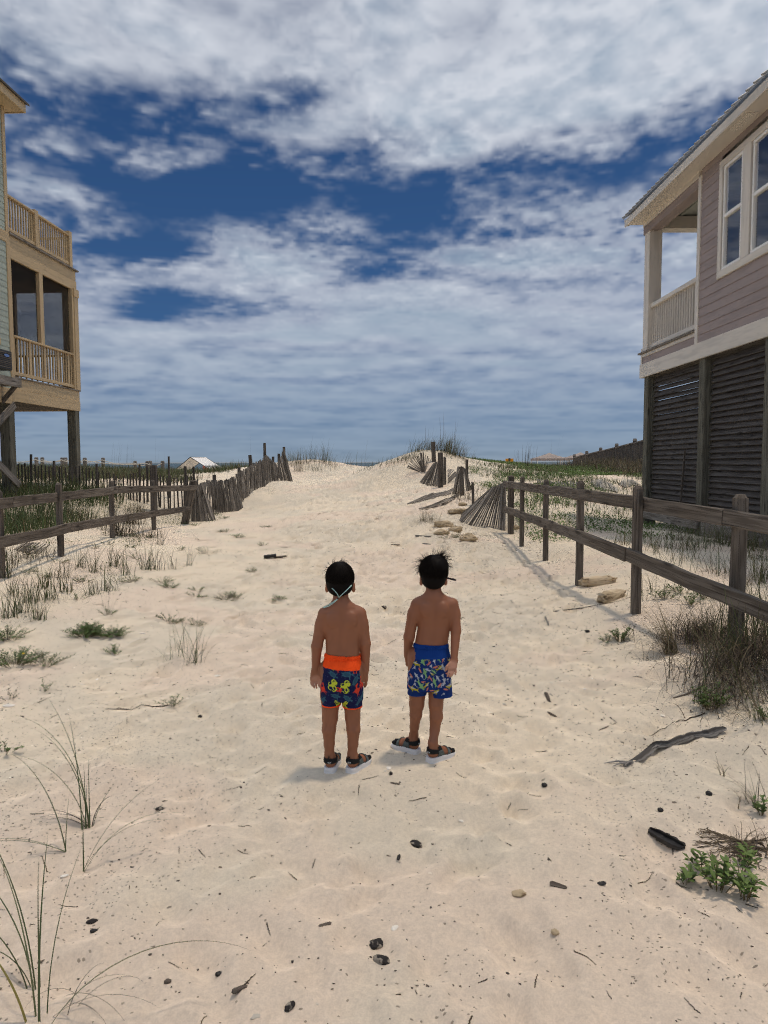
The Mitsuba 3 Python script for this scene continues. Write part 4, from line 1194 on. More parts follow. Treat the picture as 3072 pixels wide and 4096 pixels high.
HERB_SLAT = ['farthest left, at the leaning post', 'below the second panel', 'right below the first slat panel', 'right of the first panel']
for k, (px, py) in enumerate(((1060, 2110), (1052, 2183), (1006, 2288), (950, 2152), (880, 2130), (870, 2060), (790, 2365), (780, 2388), (530, 2330), (545, 2235), (650, 2330), (385, 2195), (430, 2180), (230, 2250), (120, 2290), (200, 2310), (310, 2400), (520, 2190), (600, 2150), (720, 2200), (470, 2140), (540, 2145), (130, 2200), (330, 2330), (480, 2330))):
    herb_thing(px, py, 'small low herb ' + HERB_AT[k], 'low herbs scattered on the left sand', stems=int(pr.integers(8, 18)), rad=pr.uniform(.12, .22), h=pr.uniform(.05, .10), per=10, leaf_len=.024, a=HERB, b=OLIVE)
gl = 'sparse upright beach grass on the sand before the left rail fence'
for px, py, n, h in ((460, 2268, 22, .55), (590, 2278, 24, .6), (370, 2290, 20, .6), (630, 2280, 16, .6), (690, 2276, 14, .5), (750, 2262, 10, .5), (320, 2270, 22, .5), (500, 2300, 20, .6), (430, 2362, 20, .55), (365, 2380, 18, .4), (120, 2410, 30, .5), (90, 2450, 26, .5), (30, 2470, 20, .5), (150, 2480, 24, .45), (200, 2400, 26, .5), (260, 2370, 22, .5), (250, 2310, 14, .4), (60, 2380, 22, .45), (20, 2310, 40, .5), (480, 2260, 16, .5), (640, 2180, 14, .5), (540, 2180, 14, .55), (180, 2350, 18, .45), (800, 2160, 6, .5)):
    tuft_thing(px, py, gl, 'sparse grass before the left fence', n=int(n * 1.15), h=h * .85, spread=.05, open_=.55, droop=.75, w=.009, a=GREEN, b=OLIVE * .8, dry=.2, extra=(lambda q, mm: tangle(q, pr, 30, .16, .14, a=BROWN * .7, b=BROWN * 1.5, out=mm)) if px < 480 else None)
# between and behind the rails of the left fence
dk = 'dark bushy grass growing along the left rail fence'
for px, py, n, h, rad in ((490, 2145, 90, .8, .16), (520, 2095, 80, .7, .15), (355, 2105, 60, .6, .14), (560, 2050, 50, .6, .12), (280, 2080, 60, .55, .2), (110, 2230, 70, .3, .22), (430, 2120, 40, .35, .2), (600, 2150, 40, .5, .12), (20, 2250, 80, .45, .25)):
    tuft_thing(px, py, dk, 'bushy grass along the left fence', n=int(n * 1.5), h=h, spread=rad, open_=.6, droop=1.0, w=.009, a=OLIVE * .8, b=BROWN, dry=.35)
# round the foot of the dense sand fence and up the path
for k, (px, py) in enumerate(((785, 2103), (893, 2075), (905, 2128), (955, 2150))):
    herb_thing(px, py, 'small green herb at the dense slat fence, ' + HERB_SLAT[k], 'herbs by the dense slat fence', stems=14, rad=.2, h=.08, per=9, leaf_len=.03)
tuft_thing(1085, 1975, 'bent thin grass tuft on the slope right of the dense slat fence', n=14, h=.5, spread=.08, az=.3, open_=.7, droop=1.0, w=.007)
tuft_thing(1195, 1885, 'olive grass clump on the left dune beside the end of the slat fence', n=60, h=.7, spread=.12, open_=.4, droop=.5, w=.01, a=OLIVE, b=DRY)
crest = 'beach grass tuft on the crest of the left dune'
for px, py, n, h in ((1165, 1862, 40, .8), (1200, 1855, 40, .8), (1222, 1850, 40, .9), (1255, 1846, 40, .9), (1290, 1846, 50, 1.1), (1305, 1858, 40, .8), (1330, 1868, 30, .7), (1180, 1842, 40, .8), (1270, 1880, 40, .5), (1140, 1860, 30, .7), (1235, 1876, 20, .4), (1060, 1850, 40, .8), (1020, 1848, 40, .9)):
    tuft_thing(px, py, crest, 'grass on the crest of the left dune', n=n, h=h, spread=.22, az=None, open_=.5, droop=.6, w=.012, a=GREEN, b=OLIVE, dry=.3)
rc = 'beach grass tuft on the crest and flank of the right dune'
for px, py, n, h in ((1455, 1862, 30, .9), (1465, 1852, 20, 1.2), (1490, 1850, 30, .8), (1525, 1845, 40, .7), (1560, 1832, 40, .7), (1590, 1828, 40, .8), (1612, 1818, 40, .5), (1655, 1806, 50, .9), (1675, 1803, 50, .9), (1700, 1801, 40, .6), (1745, 1802, 50, .8), (1770, 1803, 50, .9), (1795, 1812, 60, 1.1), (1810, 1820, 60, 1.0), (1830, 1830, 40, .7), (1420, 1868, 20, .9), (1608, 1840, 60, .4), (1640, 1830, 40, .4), (1580, 1855, 30, .4), (1520, 1862, 30, .4), (1470, 1872, 20, .3)):
    tuft_thing(px, py, rc, 'grass on the crest of the right dune', n=int(n * 1.6), h=h * .85, spread=.26, az=.3, open_=.6, droop=.6, w=.015, a=GREEN, b=OLIVE, dry=.35)
tuft_thing(1690, 2085, 'dry grass clump on the sand left of the tan rocks', n=46, h=.5, spread=.09, open_=.9, droop=.7, w=.007, a=OLIVE, b=DRY, dry=.5, extra=lambda q, mm: (tuft(q + [.25, .05, 0], pr, n=46, h=.5, spread=.08, open_=.9, droop=.7, w=.007, a=OLIVE, b=DRY, dry=.5, out=mm), tangle(q + [-.1, -.3, 0], pr, 40, .2, .2, out=mm)))
tuft_thing(1870, 1998, 'brown grass clump in front of the toppled slat fan', n=110, h=.6, spread=.22, open_=.5, droop=.7, w=.008, a=OLIVE, b=BROWN, dry=.6)
herb_thing(1795, 2150, 'creeping light green herb between the tan rocks', stems=30, rad=.32, h=.08, per=9, leaf_len=.028, a=np.array((.16, .20, .06)), b=OLIVE)
# behind the right rails and under the taupe house
rg = 'green beach grass behind the right rail fence'
for px, py, n, h in ((2560, 2170, 70, .5), (2490, 2180, 60, .45), (2650, 2190, 60, .5), (2700, 2160, 70, .6), (2740, 2200, 60, .6), (2800, 2190, 70, .6), (2850, 2170, 80, .6), (2900, 2180, 90, .6), (2960, 2190, 90, .7), (3010, 2200, 90, .7), (3050, 2240, 90, .7), (2770, 2240, 30, .6), (2855, 2290, 36, .6), (2905, 2300, 30, .6), (2610, 2210, 40, .4), (2680, 2260, 20, .5), (2640, 2370, 22, .45), (2600, 2380, 18, .35), (3060, 2330, 90, .7), (3040, 2400, 60, .6), (3065, 2480, 60, .6), (2830, 2145, 60, .5), (2760, 2130, 60, .4)):
    tuft_thing(px, py, rg, 'grass behind the right rail fence', n=int(n * 1.0), h=h * .8, spread=.16, open_=.7, droop=.8, w=.008, a=GREEN, b=OLIVE, dry=.35)
for k, (px, py) in enumerate(((2660, 2395), (2725, 2370), (2760, 2420), (2835, 2395), (2270, 1995), (2290, 2025), (2180, 2005), (2530, 2040), (2470, 2050), (2080, 2080))):
    herb_thing(px, py, 'leafy green plant ' + HERB_RIGHT[k], 'leafy plants behind the right rail fence', stems=20, rad=.2, h=.12, per=11, leaf_len=.028)
# the big clumps at the right edge
tuft_thing(2690, 2615, 'beach grass clump swept left with reddish base at the right', n=120, h=.55, spread=.035, az=2.75, open_=1.0, droop=.7, w=.006, a=OLIVE, b=DRY, dry=.35, extra=lambda q, mm: tangle(q + [-.1, -.05, 0], pr, 40, .12, .3, out=mm))
tuft_thing(2800, 2555, 'large tangled brown and green grass clump below the right rail', n=150, h=.5, spread=.10, open_=1.0, droop=1.5, w=.006, a=OLIVE * .7, b=BROWN, dry=.4, extra=lambda q, mm: (tangle(q, pr, 300, .14, .40, a=BROWN * .6, b=BROWN * 1.6, w=.005, out=mm), tuft(q + [.1, .05, 0], pr, n=30, h=.5, spread=.08, out=mm)))
tuft_thing(2930, 2680, 'large dark tangle of dead grass around the nearest right post', n=170, h=.55, spread=.15, open_=.8, droop=1.2, w=.006, a=GREEN, b=BROWN, dry=.35, extra=lambda q, mm: (tangle(q, pr, 340, .19, .38, a=BROWN * .6, b=BROWN * 1.6, w=.005, out=mm), tangle(q + [.2, .1, 0], pr, 260, .2, .38, a=BROWN * .6, b=BROWN * 1.6, w=.005, out=mm), tangle(q + [-.1, -.28, 0], pr, 120, .13, .26, a=BROWN * .6, b=BROWN * 1.6, w=.005, out=mm), tuft(q + [.1, .25, 0], pr, n=60, h=.65, spread=.12, open_=.5, droop=.6, out=mm)))
tuft_thing(3040, 2600, 'dense green grass at the right edge beyond the nearest post', n=200, h=.65, spread=.2, open_=.5, droop=.7, w=.007, dry=.2, extra=lambda q, mm: tangle(q, pr, 400, .22, .35, a=BROWN * .6, b=BROWN * 1.5, w=.005, out=mm))
herb_thing(2840, 2830, 'bright green leafy plant at the foot of the dead grass on the right', stems=36, rad=.14, h=.17, per=14, leaf_len=.026, extra=lambda q, mm: (tuft(q + [.03, 0, 0], pr, n=14, h=.4, spread=.05, out=mm), tangle(q + [.18, .06, 0], pr, 150, .16, .3, out=mm), runner([(q[0] - .05, q[1] - .05), (q[0] - .25, q[1] - .12), (q[0] - .45, q[1] - .16)], .004, pr, .01, mm)))
tuft_thing(3050, 2880, 'grass clump cut by the right edge above the driftwood', n=46, h=.45, spread=.05, az=2.9, open_=.9, droop=.9, w=.0045, dry=.3, extra=lambda q, mm: herb(q + [.02, -.02, 0], pr, 10, .08, .1, .024, 10, out=mm))
herb_thing(2480, 2565, 'bright green leafy plant alone on sand in front of the second right post', stems=22, rad=.12, h=.13, per=13, leaf_len=.028, extra=lambda q, mm: (herb(q + [-.12, -.02, 0], pr, 10, .08, .07, .022, 10, out=mm), tuft(q + [.06, -.05, 0], pr, n=7, h=.45, spread=.02, az=2.7, open_=.8, droop=.5, w=.003, out=mm)))
tuft_thing(2890, 3105, 'three stiff grass blades standing in pebbly sand at the right', n=5, h=.17, spread=.008, open_=.8, droop=.6, w=.006, a=OLIVE, b=DRY)
tuft_thing(3010, 3215, 'stubby spiky grass tuft at the right edge of the foreground', n=26, h=.22, spread=.03, az=2.3, open_=1.0, droop=.6, w=.005, a=OLIVE, b=BROWN, dry=.6)
herb_thing(3050, 3260, 'small green sprout beside the spiky tuft at the right edge', stems=7, rad=.05, h=.10, per=9, leaf_len=.030, a=np.array((.13, .19, .05)))
for px, py, st, rad, hh, lab in ((2745, 3535, 6, .045, .06, 'tiny three leaved sprout left of the broad leaved plants'), (2810, 3490, 12, .06, .09, 'upright broad leaved sprout on foreground sand, farthest of its cluster'), (2870, 3560, 26, .10, .13, 'broad leaved green plant, largest of the right foreground cluster'), (2980, 3590, 20, .09, .12, 'broad leaved green plant nearest the right foreground edge'), (2960, 3480, 14, .08, .12, 'pale green broad leaved plant by the dry roots in the foreground')):
    herb_thing(px, py, lab, stems=max(4, int(st * .5)), rad=rad, h=hh, per=8, leaf_len=.042, a=np.array((.13, .19, .05)), b=np.array((.09, .14, .035)))
m = Mesh()
q = PX(3010, 3380)
for k in range(26):
    a = pr.uniform(2.2, 4.6)
    runner([(q[0] + pr.normal(0, .05), q[1] + pr.normal(0, .05)), (q[0] + .12 * math.cos(a) + pr.normal(0, .03), q[1] + .10 * math.sin(a)), (q[0] + .25 * math.cos(a), q[1] + .2 * math.sin(a))], .0028, pr, .012, m, mixcol(pr, 1, BROWN, DRY * .7)[0])
tangle(q, pr, 60, .06, .16, out=m)
solo('dry_roots', m, 'mat_plant', 'tangle of dry brown roots at the right edge of the foreground', 'roots')
# sea oats: tall thin stalks against the sky
def oat_label(px, n):
    where = ('behind the picket fence left of the house post' if px < 310 else 'just right of the tan house post' if px < 400 else 'on the grassy knoll right of the tan house' if px < 600 else
             'left of the white tent' if px < 700 else 'at the white tent' if px < 950 else 'behind the tall stake of the dense slat fence' if px < 1100 else 'on the left dune crest' if px < 1400 else
             'low on the left flank of the right dune' if px < 1600 else 'on the crest of the right dune' if px < 1900 else 'beside the orange sign' if px < 2150 else 'in front of the full beach canopy' if px < 2400 else 'above the boardwalk fence')
    return ('single tall sea oat stalk ' if n == 1 else f'{n} loose sea oat stalks ' if n < 6 else f'thick bunch of {n} sea oats ') + where
for px, py, h, n in ((175, 1868, 1.5, 5), (290, 1868, 1.6, 4), (335, 1880, 2.2, 1), (392, 1872, 2.1, 1), (230, 1868, 1.4, 4), (90, 1868, 1.3, 4), (440, 1862, 1.6, 9), (470, 1862, 1.7, 10), (505, 1862, 1.6, 8), (530, 1864, 1.5, 7), (620, 1870, 1.7, 2), (660, 1872, 1.3, 3), (1004, 1842, 1.9, 1), (1020, 1842, 1.9, 1), (881, 1862, 1.4, 1), (1700, 1800, 1.1, 3), (1785, 1808, 1.9, 2), (1808, 1815, 1.5, 3), (1455, 1868, 1.7, 2), (1240, 1846, 1.2, 2), (2194, 1868, 2.0, 1), (2210, 1868, 1.8, 1), (2225, 1870, 2.0, 2), (2100, 1870, 1.0, 12), (2118, 1870, 1.1, 8), (2070, 1868, .9, 4), (2532, 1842, 1.2, 2)):
    q = PX(px, py)
    base = np.column_stack([q[0] + pr.normal(0, .12 if n > 1 else 0.01, n), q[1] + pr.normal(0, .15, n), np.zeros(n)])
    base[:, 2] = ground_z(base[:, 0], base[:, 1])
    hh = h * pr.uniform(.7, 1.05, n) * q[1] / 30
    solo('sea_oats', blades(base, hh, pr.normal(0.3, .8, n), np.abs(pr.normal(.04, .04, n)), np.abs(pr.normal(.22, .1, n)), np.full(n, .016), mixcol(pr, n, BROWN, DRY)), 'mat_plant', oat_label(px, n), 'grass stalks', 'sea oats on the dunes')


# masses of grass nobody could count
def scatter(n, x0, x1, y0, y1, keep, r):
    P = np.column_stack([r.uniform(x0, x1, n), y0 + (y1 - y0) * r.random(n) ** 0.8])
    k = keep(P[:, 0], P[:, 1])
    P = P[r.random(n) < k]
    return np.column_stack([P, ground_z(P[:, 0], P[:, 1]) - 0.01])


def patchy(x, y, s, lo, hi, seed):
    return smooth(lo, hi, meshkit.fbm(np.stack([x * s, y * s, 0 * x], -1), 4, seed))


def cover(n, x0, x1, y0, y1, keep, h, w, a, b, dry, seed, S=3):
    r = np.random.default_rng(seed)
    P = scatter(n, x0, x1, y0, y1, keep, r)
    k = len(P)
    col = mixcol(r, k, a, b, .25)
    d = r.random(k) < dry
    col[d] = mixcol(r, int(d.sum()), DRY, BROWN, .25)
    th0 = np.abs(r.normal(.2, .25, k))
    return blades(P, h * r.uniform(.4, 1.2, k), r.normal(.4, 1.6, k), th0, th0 + r.uniform(.1, 1.0, k), w * r.uniform(.6, 1.3, k), col, S=S)


scene['mat_cover'] = scene['mat_plant']
L_back = lambda x, y: patchy(x, y, .6, .34, .5, 3) * smooth(-5.9, -7.0, x + 0.10 * (30 - y)) * (0.25 + 0.75 * smooth(21, 25, y))
solo('dune_grass', cover(60000, -24, -3.0, 20.5, 42, L_back, .42, .020, GREEN, OLIVE, .22, 5), 'mat_cover', 'grass covering the dunes behind the left fences', 'grass', kind='stuff')
L_near = lambda x, y: np.clip(patchy(x, y, .8, .30, .42, 9) * smooth(-6.0, -7.3, x + 0.12 * (y - 14)), 0, 1)
solo('dune_grass', cover(24000, -13, -5.4, 9.5, 20.5, L_near, .5, .013, GREEN * .8, GREEN, .12, 6, 4), 'mat_cover', 'deep green grass on the bank under the tan and green house', 'grass', kind='stuff')
R_back = lambda x, y: patchy(x, y, .55, .36, .52, 13) * smooth(2.6, 4.0, x - 0.06 * (y - 24)) * smooth(15.5, 18, y) * smooth(36, 31, y)
solo('dune_grass', cover(52000, 2.4, 20, 15.5, 38, R_back, .20, .018, GREEN * 1.6, OLIVE * 1.1, .22, 7), 'mat_cover', 'low grass covering the dunes behind the right fence', 'grass', kind='stuff')
R_hill = lambda x, y: smooth(7.2, 8.8, x) * smooth(19, 23, y) * 0.9
solo('dune_grass', cover(15000, 6, 12.5, 19, 37, R_hill, .5, .018, OLIVE * .8, BROWN, .45, 8), 'mat_cover', 'darker rank grass on the slope below the boardwalk fence', 'grass', kind='stuff')


def leafcover(n, x0, x1, y0, y1, keep, seed, L=0.03, a=HERB, b=HERB2):
    r = np.random.default_rng(seed)
    P = scatter(n, x0, x1, y0, y1, keep, r)
    k = len(P)
    P[:, 2] += r.uniform(0, .09, k)
    az, el = r.uniform(0, 6.28, k), r.uniform(.1, 1.0, k)
    d = np.stack([np.cos(az) * np.cos(el), np.sin(az) * np.cos(el), np.sin(el)], 1)
    s = np.stack([-np.sin(az), np.cos(az), 0 * az], 1)
    l = (L * r.uniform(.6, 1.3, k))[:, None]
    V = np.stack([P, P + d * l * .5 + s * l * .24, P + d * l, P + d * l * .5 - s * l * .24], 1).reshape(-1, 3)
    F = (np.array([[0, 1, 2], [0, 2, 3]])[None] + (np.arange(k) * 4)[:, None, None]).reshape(-1, 3)
    return Mesh().add(V, F, None, np.repeat(mixcol(r, k, a, b, .22), 4, 0))


R_herb = lambda x, y: patchy(x, y, .7, .45, .56, 23) * smooth(2.6, 3.1, x)
solo('creeping_plants', leafcover(90000, 2.4, 9, 13, 32, R_herb, 9, .055, HERB * 1.35, HERB), 'mat_cover', 'leafy creeping plants on the sand behind the right fence', 'plants', kind='stuff')
L_herb = lambda x, y: patchy(x, y, 1.1, .50, .62, 29) * smooth(-3.3, -4.2, x + .1 * (y - 10))
solo('creeping_plants', leafcover(42000, -10, -2.6, 6.5, 20, L_herb, 10, .03, HERB, OLIVE), 'mat_cover', 'leafy creeping plants on the sand along the left fence', 'plants', kind='stuff')
L_dry = lambda x, y: patchy(x, y, 1.0, .46, .6, 33) * smooth(-3.0, -4.0, x + .1 * (y - 8))
r_ = np.random.default_rng(12)
P = scatter(9000, -10, -2.2, 5.2, 18, L_dry, r_)
k = len(P)
solo('dry_litter', blades(P, r_.uniform(.06, .22, k), r_.uniform(0, 6.28, k), r_.uniform(1.0, 1.5, k), r_.uniform(1.5, 2.2, k), np.full(k, .004), mixcol(r_, k, BROWN, DRY * .7), S=3), 'mat_cover', 'dry brown stems littering the sand along the left fence', 'litter', kind='stuff')
R_dry = lambda x, y: patchy(x, y, 1.0, .44, .58, 37) * smooth(2.3, 2.9, x)
P = scatter(7000, 2.0, 7, 3.4, 17, R_dry, r_)
k = len(P)
solo('dry_litter', blades(P, r_.uniform(.06, .25, k), r_.uniform(0, 6.28, k), r_.uniform(.9, 1.5, k), r_.uniform(1.5, 2.3, k), np.full(k, .004), mixcol(r_, k, BROWN, DRY * .7), S=3), 'mat_cover', 'dry brown stems littering the sand along the right fence', 'litter', kind='stuff')

# ------------------------------------------------------------------ stones, wood and bits on the sand
dbr = np.random.default_rng(77)


def pebble_mesh(size, r, flat=0.6, sub=1, rough=0.25):
    s = trimesh.creation.icosphere(sub)
    v = s.vertices * (1 + r.normal(0, rough, (len(s.vertices), 1)) * 0.6)
    v = v * np.array([1, r.uniform(.55, .95), flat]) * size
    a = r.uniform(0, 6.28)
    R = np.array([[math.cos(a), -math.sin(a), 0], [math.sin(a), math.cos(a), 0], [0, 0, 1]])
    return v @ R.T, s.faces


def bits(n, keep, size, cols, seed, y0=1.7, y1=16, x0=-6, x1=3.2, flat=.5, elong=1.6, hull=None):
    """Many small stones or scraps, each its own little hull, joined."""
    r = np.random.default_rng(seed)
    yy = y0 + (y1 - y0) * r.random(n) ** 1.5
    xx = r.uniform(x0, x1, n) * np.minimum(1, 0.30 + yy / 5.5)
    k = r.random(n) < keep(xx, yy)
    xx, yy = xx[k], yy[k]
    n = len(xx)
    hv, hf = hull or (trimesh.creation.icosahedron().vertices, trimesh.creation.icosahedron().faces)
    nv = len(hv)
    sz = size[0] * (size[1] / size[0]) ** (r.random(n) ** 1.7) * (0.7 + 0.05 * yy)
    V = np.asarray(hv)[None] * (1 + r.normal(0, .22, (n, nv, 1)))
    V = V * np.stack([elong * r.uniform(.6, 1.4, n), np.ones(n), np.full(n, flat)], 1)[:, None]
    a = r.uniform(0, 6.28, n)
    c, s = np.cos(a)[:, None], np.sin(a)[:, None]
    V = np.stack([V[..., 0] * c - V[..., 1] * s, V[..., 0] * s + V[..., 1] * c, V[..., 2]], -1) * sz[:, None, None]
    V += np.stack([xx, yy, ground_z(xx, yy) + sz * flat * .35], 1)[:, None]
    F = (np.asarray(hf)[None] + (np.arange(n) * nv)[:, None, None]).reshape(-1, 3)
    ci = r.integers(0, len(cols), n)
    C = np.array(cols)[ci] * r.lognormal(0, .25, (n, 1))
    return Mesh().add(V.reshape(-1, 3), F, None, np.repeat(np.clip(C, .005, .85), nv, 0))


right_strip = lambda x, y: (.22 + .78 * smooth(2.6, 5.0, y)) * np.clip(.10 + 1.0 * smooth(.2, 1.2, x - .02 * y) * smooth(2.9, 2.2, x) * smooth(3.2, 5, y) + .55 * smooth(-1.2, -2.2, x) * smooth(7, 4.5, y) + .25 * patchy(x, y, 1.2, .45, .6, 51), 0, 1)
DARK = [(.035, .03, .028), (.06, .05, .042), (.11, .085, .065), (.16, .13, .10), (.09, .07, .06), (.20, .165, .13)]
OCTA = (np.array([[1, 0, 0], [-1, 0, 0], [0, 1, 0], [0, -1, 0], [0, 0, 1], [0, 0, -1.0]]), np.array([[0, 2, 4], [2, 1, 4], [1, 3, 4], [3, 0, 4], [2, 0, 5], [1, 2, 5], [3, 1, 5], [0, 3, 5]]))
fine_strip = lambda x, y: np.clip(smooth(.3, 1.1, x - .03 * (y - 4)) * smooth(2.8, 2.3, x) * smooth(3.4, 4.6, y) * (.25 + .75 * patchy(x, y, 1.0, .38, .58, 61)) + .5 * smooth(-1.0, -2.2, x) * smooth(8, 5, y) * patchy(x, y, 1.1, .42, .6, 63) + .10, 0, 1)
solo('beach_debris', bits(52000, fine_strip, (.0028, .0062), DARK, 3, y0=2.2, y1=14, hull=OCTA), 'mat_vcol', 'fine dark grit and bark crumbs in patches along the path, thickest by the right fence', 'debris', kind='stuff')
solo('beach_debris', bits(18000, right_strip, (.0028, .0085), DARK, 1), 'mat_vcol', 'small dark stones, bark and charcoal scraps strewn over the sand', 'debris', kind='stuff')
solo('shell_fragments', bits(2600, right_strip, (.004, .014), [(.72, .68, .60), (.60, .55, .47), (.66, .58, .48)], 2, flat=.3), 'mat_vcol', 'white and cream shell fragments strewn over the sand', 'shells', kind='stuff')
m = Mesh()
for _ in range(420):
    y = 1.8 + 11 * dbr.random() ** 1.6
    x = dbr.uniform(-5, 2.8) * min(1, .3 + y / 5.5)
    L, a = dbr.uniform(.02, .10) * (.8 + .05 * y), dbr.uniform(0, 6.28)
    c = mixcol(dbr, 1, BROWN * .6, DRY * .6)[0]
    runner([(x, y), (x + L * math.cos(a), y + L * math.sin(a))], dbr.uniform(.0012, .0026), dbr, .0004 + .01 * L, m, c)
solo('twigs', m, 'mat_plant', 'short thin twigs strewn over the sand', 'twigs', kind='stuff')


def rock_color(p, n, uv):
    a = fbm(p.x * 9, p.y * 9, p.z * 9, 4)
    c = mix((.40, .315, .205), (.58, .475, .335), smoothstep(.3, .7, a))
    return mix(c, (.23, .165, .10), smoothstep(.60, .75, fbm(p.x * 22, p.y * 22, p.z * 22, 3)))


def rock_bump(p, n, uv):
    return 0.02 * fbm(p.x * 14, p.y * 14, p.z * 14, 4)


scene['mat_rock'] = {'type': 'twosided', 'bsdf': {'type': 'bumpmap', 'bump': proc(rock_bump, eps=.004), 'scale': 1.0, 'nested': {'type': 'principled', 'base_color': proc(rock_color), 'roughness': .9, 'specular': .2}}}


def rock(px, py, size, label, cat='rock', rotz=0.0, seed=0, squash=(1, .7, .5), blocky=0.0, mat='mat_rock', name='rock', sink=.25):
    r = np.random.default_rng(seed)
    s = trimesh.creation.icosphere(4 if size > .08 else 3)
    v = s.vertices.copy()
    if blocky:
        v = np.sign(v) * np.abs(v) ** (1 - blocky)
    v = v * (1 + .75 * (meshkit.fbm(v * 1.5 + seed, 4, seed)[:, None] - .5) + .30 * (meshkit.fbm(v * 5 + seed, 3, seed + 5)[:, None] - .5))
    v = v * np.array(squash) * size
    c, sn = math.cos(rotz), math.sin(rotz)
    v = v @ np.array([[c, -sn, 0], [sn, c, 0], [0, 0, 1]]).T
    q = PX(px, py)
    v = v + q + [0, size * .4 * 0, size * squash[2] * (1 - 2 * sink)]
    return solo(name, (v, s.faces), mat, label, cat, smooth=True)


rock(1873, 2163, .15, 'rounded tan rock nearest the right rail fence', seed=1, squash=(1, .7, .62))
rock(1767, 2140, .15, 'tan rock in the middle of the pile, below a larger flat one', seed=2, squash=(1.05, .7, .5), rotz=.5)
rock(1822, 2126, .14, 'tan rock right of the pile half buried behind a creeping herb', seed=3, squash=(1.1, .7, .5), rotz=.4)
rock(1775, 2105, .19, 'large flat tan rock slab topping the pile', seed=4, squash=(1.1, .6, .42), rotz=.5, blocky=.3)
rock(1830, 2050, .21, 'smooth pale beige slab behind the tan rocks, under the slat fan', seed=5, squash=(1.1, .6, .28), rotz=.5, blocky=.4)
rock(1850, 2022, .10, 'small tan rock at the top of the rock pile', seed=6)
rock(2060, 2115, .10, 'tan rock half buried behind the end post of the right rail fence', seed=7)
rock(2392, 2338, .23, 'long tan stone block lying beside the third right fence post', seed=8, squash=(1.0, .35, .28), rotz=.25, blocky=.35)
rock(2448, 2395, .23, 'long tan stone block in front of the other one, pointing right', seed=9, squash=(1.0, .32, .26), rotz=.75, blocky=.35)

scene['mat_drift'] = wood((.15, .14, .13), (.27, .255, .24), (.05, .043, .037))


def stick(name, label, pts, radii, mat, cat, sides=10, rough=.2, seed=0, lift=.6, group=None, col=(1, 1, 1), extra=None):
    """A piece of wood lying on the sand along pixels of the photograph."""
    r = np.random.default_rng(seed)
    P = np.array([PX(*q) for q in pts])
    s = np.linspace(0, 1, len(P))
    n = max(10, 6 * len(P))
    t = np.linspace(0, 1, n)
    C = np.stack([np.interp(t, s, P[:, k]) for k in range(3)], 1)
    R = np.interp(t, np.linspace(0, 1, len(radii)), radii)
    gz = ground_z(C[:, 0], C[:, 1])
    C[:, 2] = np.polyval(np.polyfit(t, gz, min(2, len(P) - 1)), t) + R * lift
    d = np.gradient(C, axis=0)
    d /= np.linalg.norm(d, axis=1, keepdims=True)
    a = np.cross(d, [0, 0, 1.0])
    a /= np.linalg.norm(a, axis=1, keepdims=True)
    b = np.cross(a, d)
    ang = np.arange(sides) * 2 * np.pi / sides
    rr = R[:, None] * (1 + rough * r.normal(0, 1, (1, sides)) + rough * .35 * r.normal(0, 1, (n, sides)))
    rr[0] *= .5
    rr[-1] *= .4
    V = C[:, None] + rr[..., None] * (np.cos(ang)[None, :, None] * a[:, None] + .8 * np.sin(ang)[None, :, None] * b[:, None])
    i, j = np.meshgrid(np.arange(n - 1), np.arange(sides), indexing='ij')
    q = np.stack([i * sides + j, (i + 1) * sides + j, (i + 1) * sides + (j + 1) % sides, i * sides + (j + 1) % sides], -1).reshape(-1, 4)
    L = np.concatenate([[0], np.cumsum(np.linalg.norm(np.diff(C, axis=0), axis=1))])
    uv = np.stack(np.broadcast_arrays(L[:, None], ang[None] * R.mean()), -1).reshape(-1, 2)
    m = Mesh().add(V.reshape(-1, 3), np.vstack([q[:, [0, 1, 2]], q[:, [0, 2, 3]]]), uv, col)
    for e, k in ((0, 0), (n - 1, n - 1)):
        ring = V[k]
        m.add(np.vstack([ring, ring.mean(0)[None]]), [[(x + 1) % sides, x, sides] for x in range(sides)], None, col)
    if extra:
        extra(C, m)
    return solo(name, m, mat, label, cat, group)


def splinters(C, m):
    for f, az, L, in ((.70, -.35, .20), (.74, -.2, .13), (.05, 3.6, .12), (.08, 3.3, .16), (.12, 3.9, .10), (.62, .9, .09), (.66, 1.2, .07), (.3, .4, .08)):
        p = C[int(f * (len(C) - 1))]
        e = p + np.array([math.cos(az) * L, math.sin(az) * L, .01])
        tube([p, (p + e) / 2 + [0, 0, .012], e], [.008 if L > .15 else .006, .005, .002], 5, out=m)


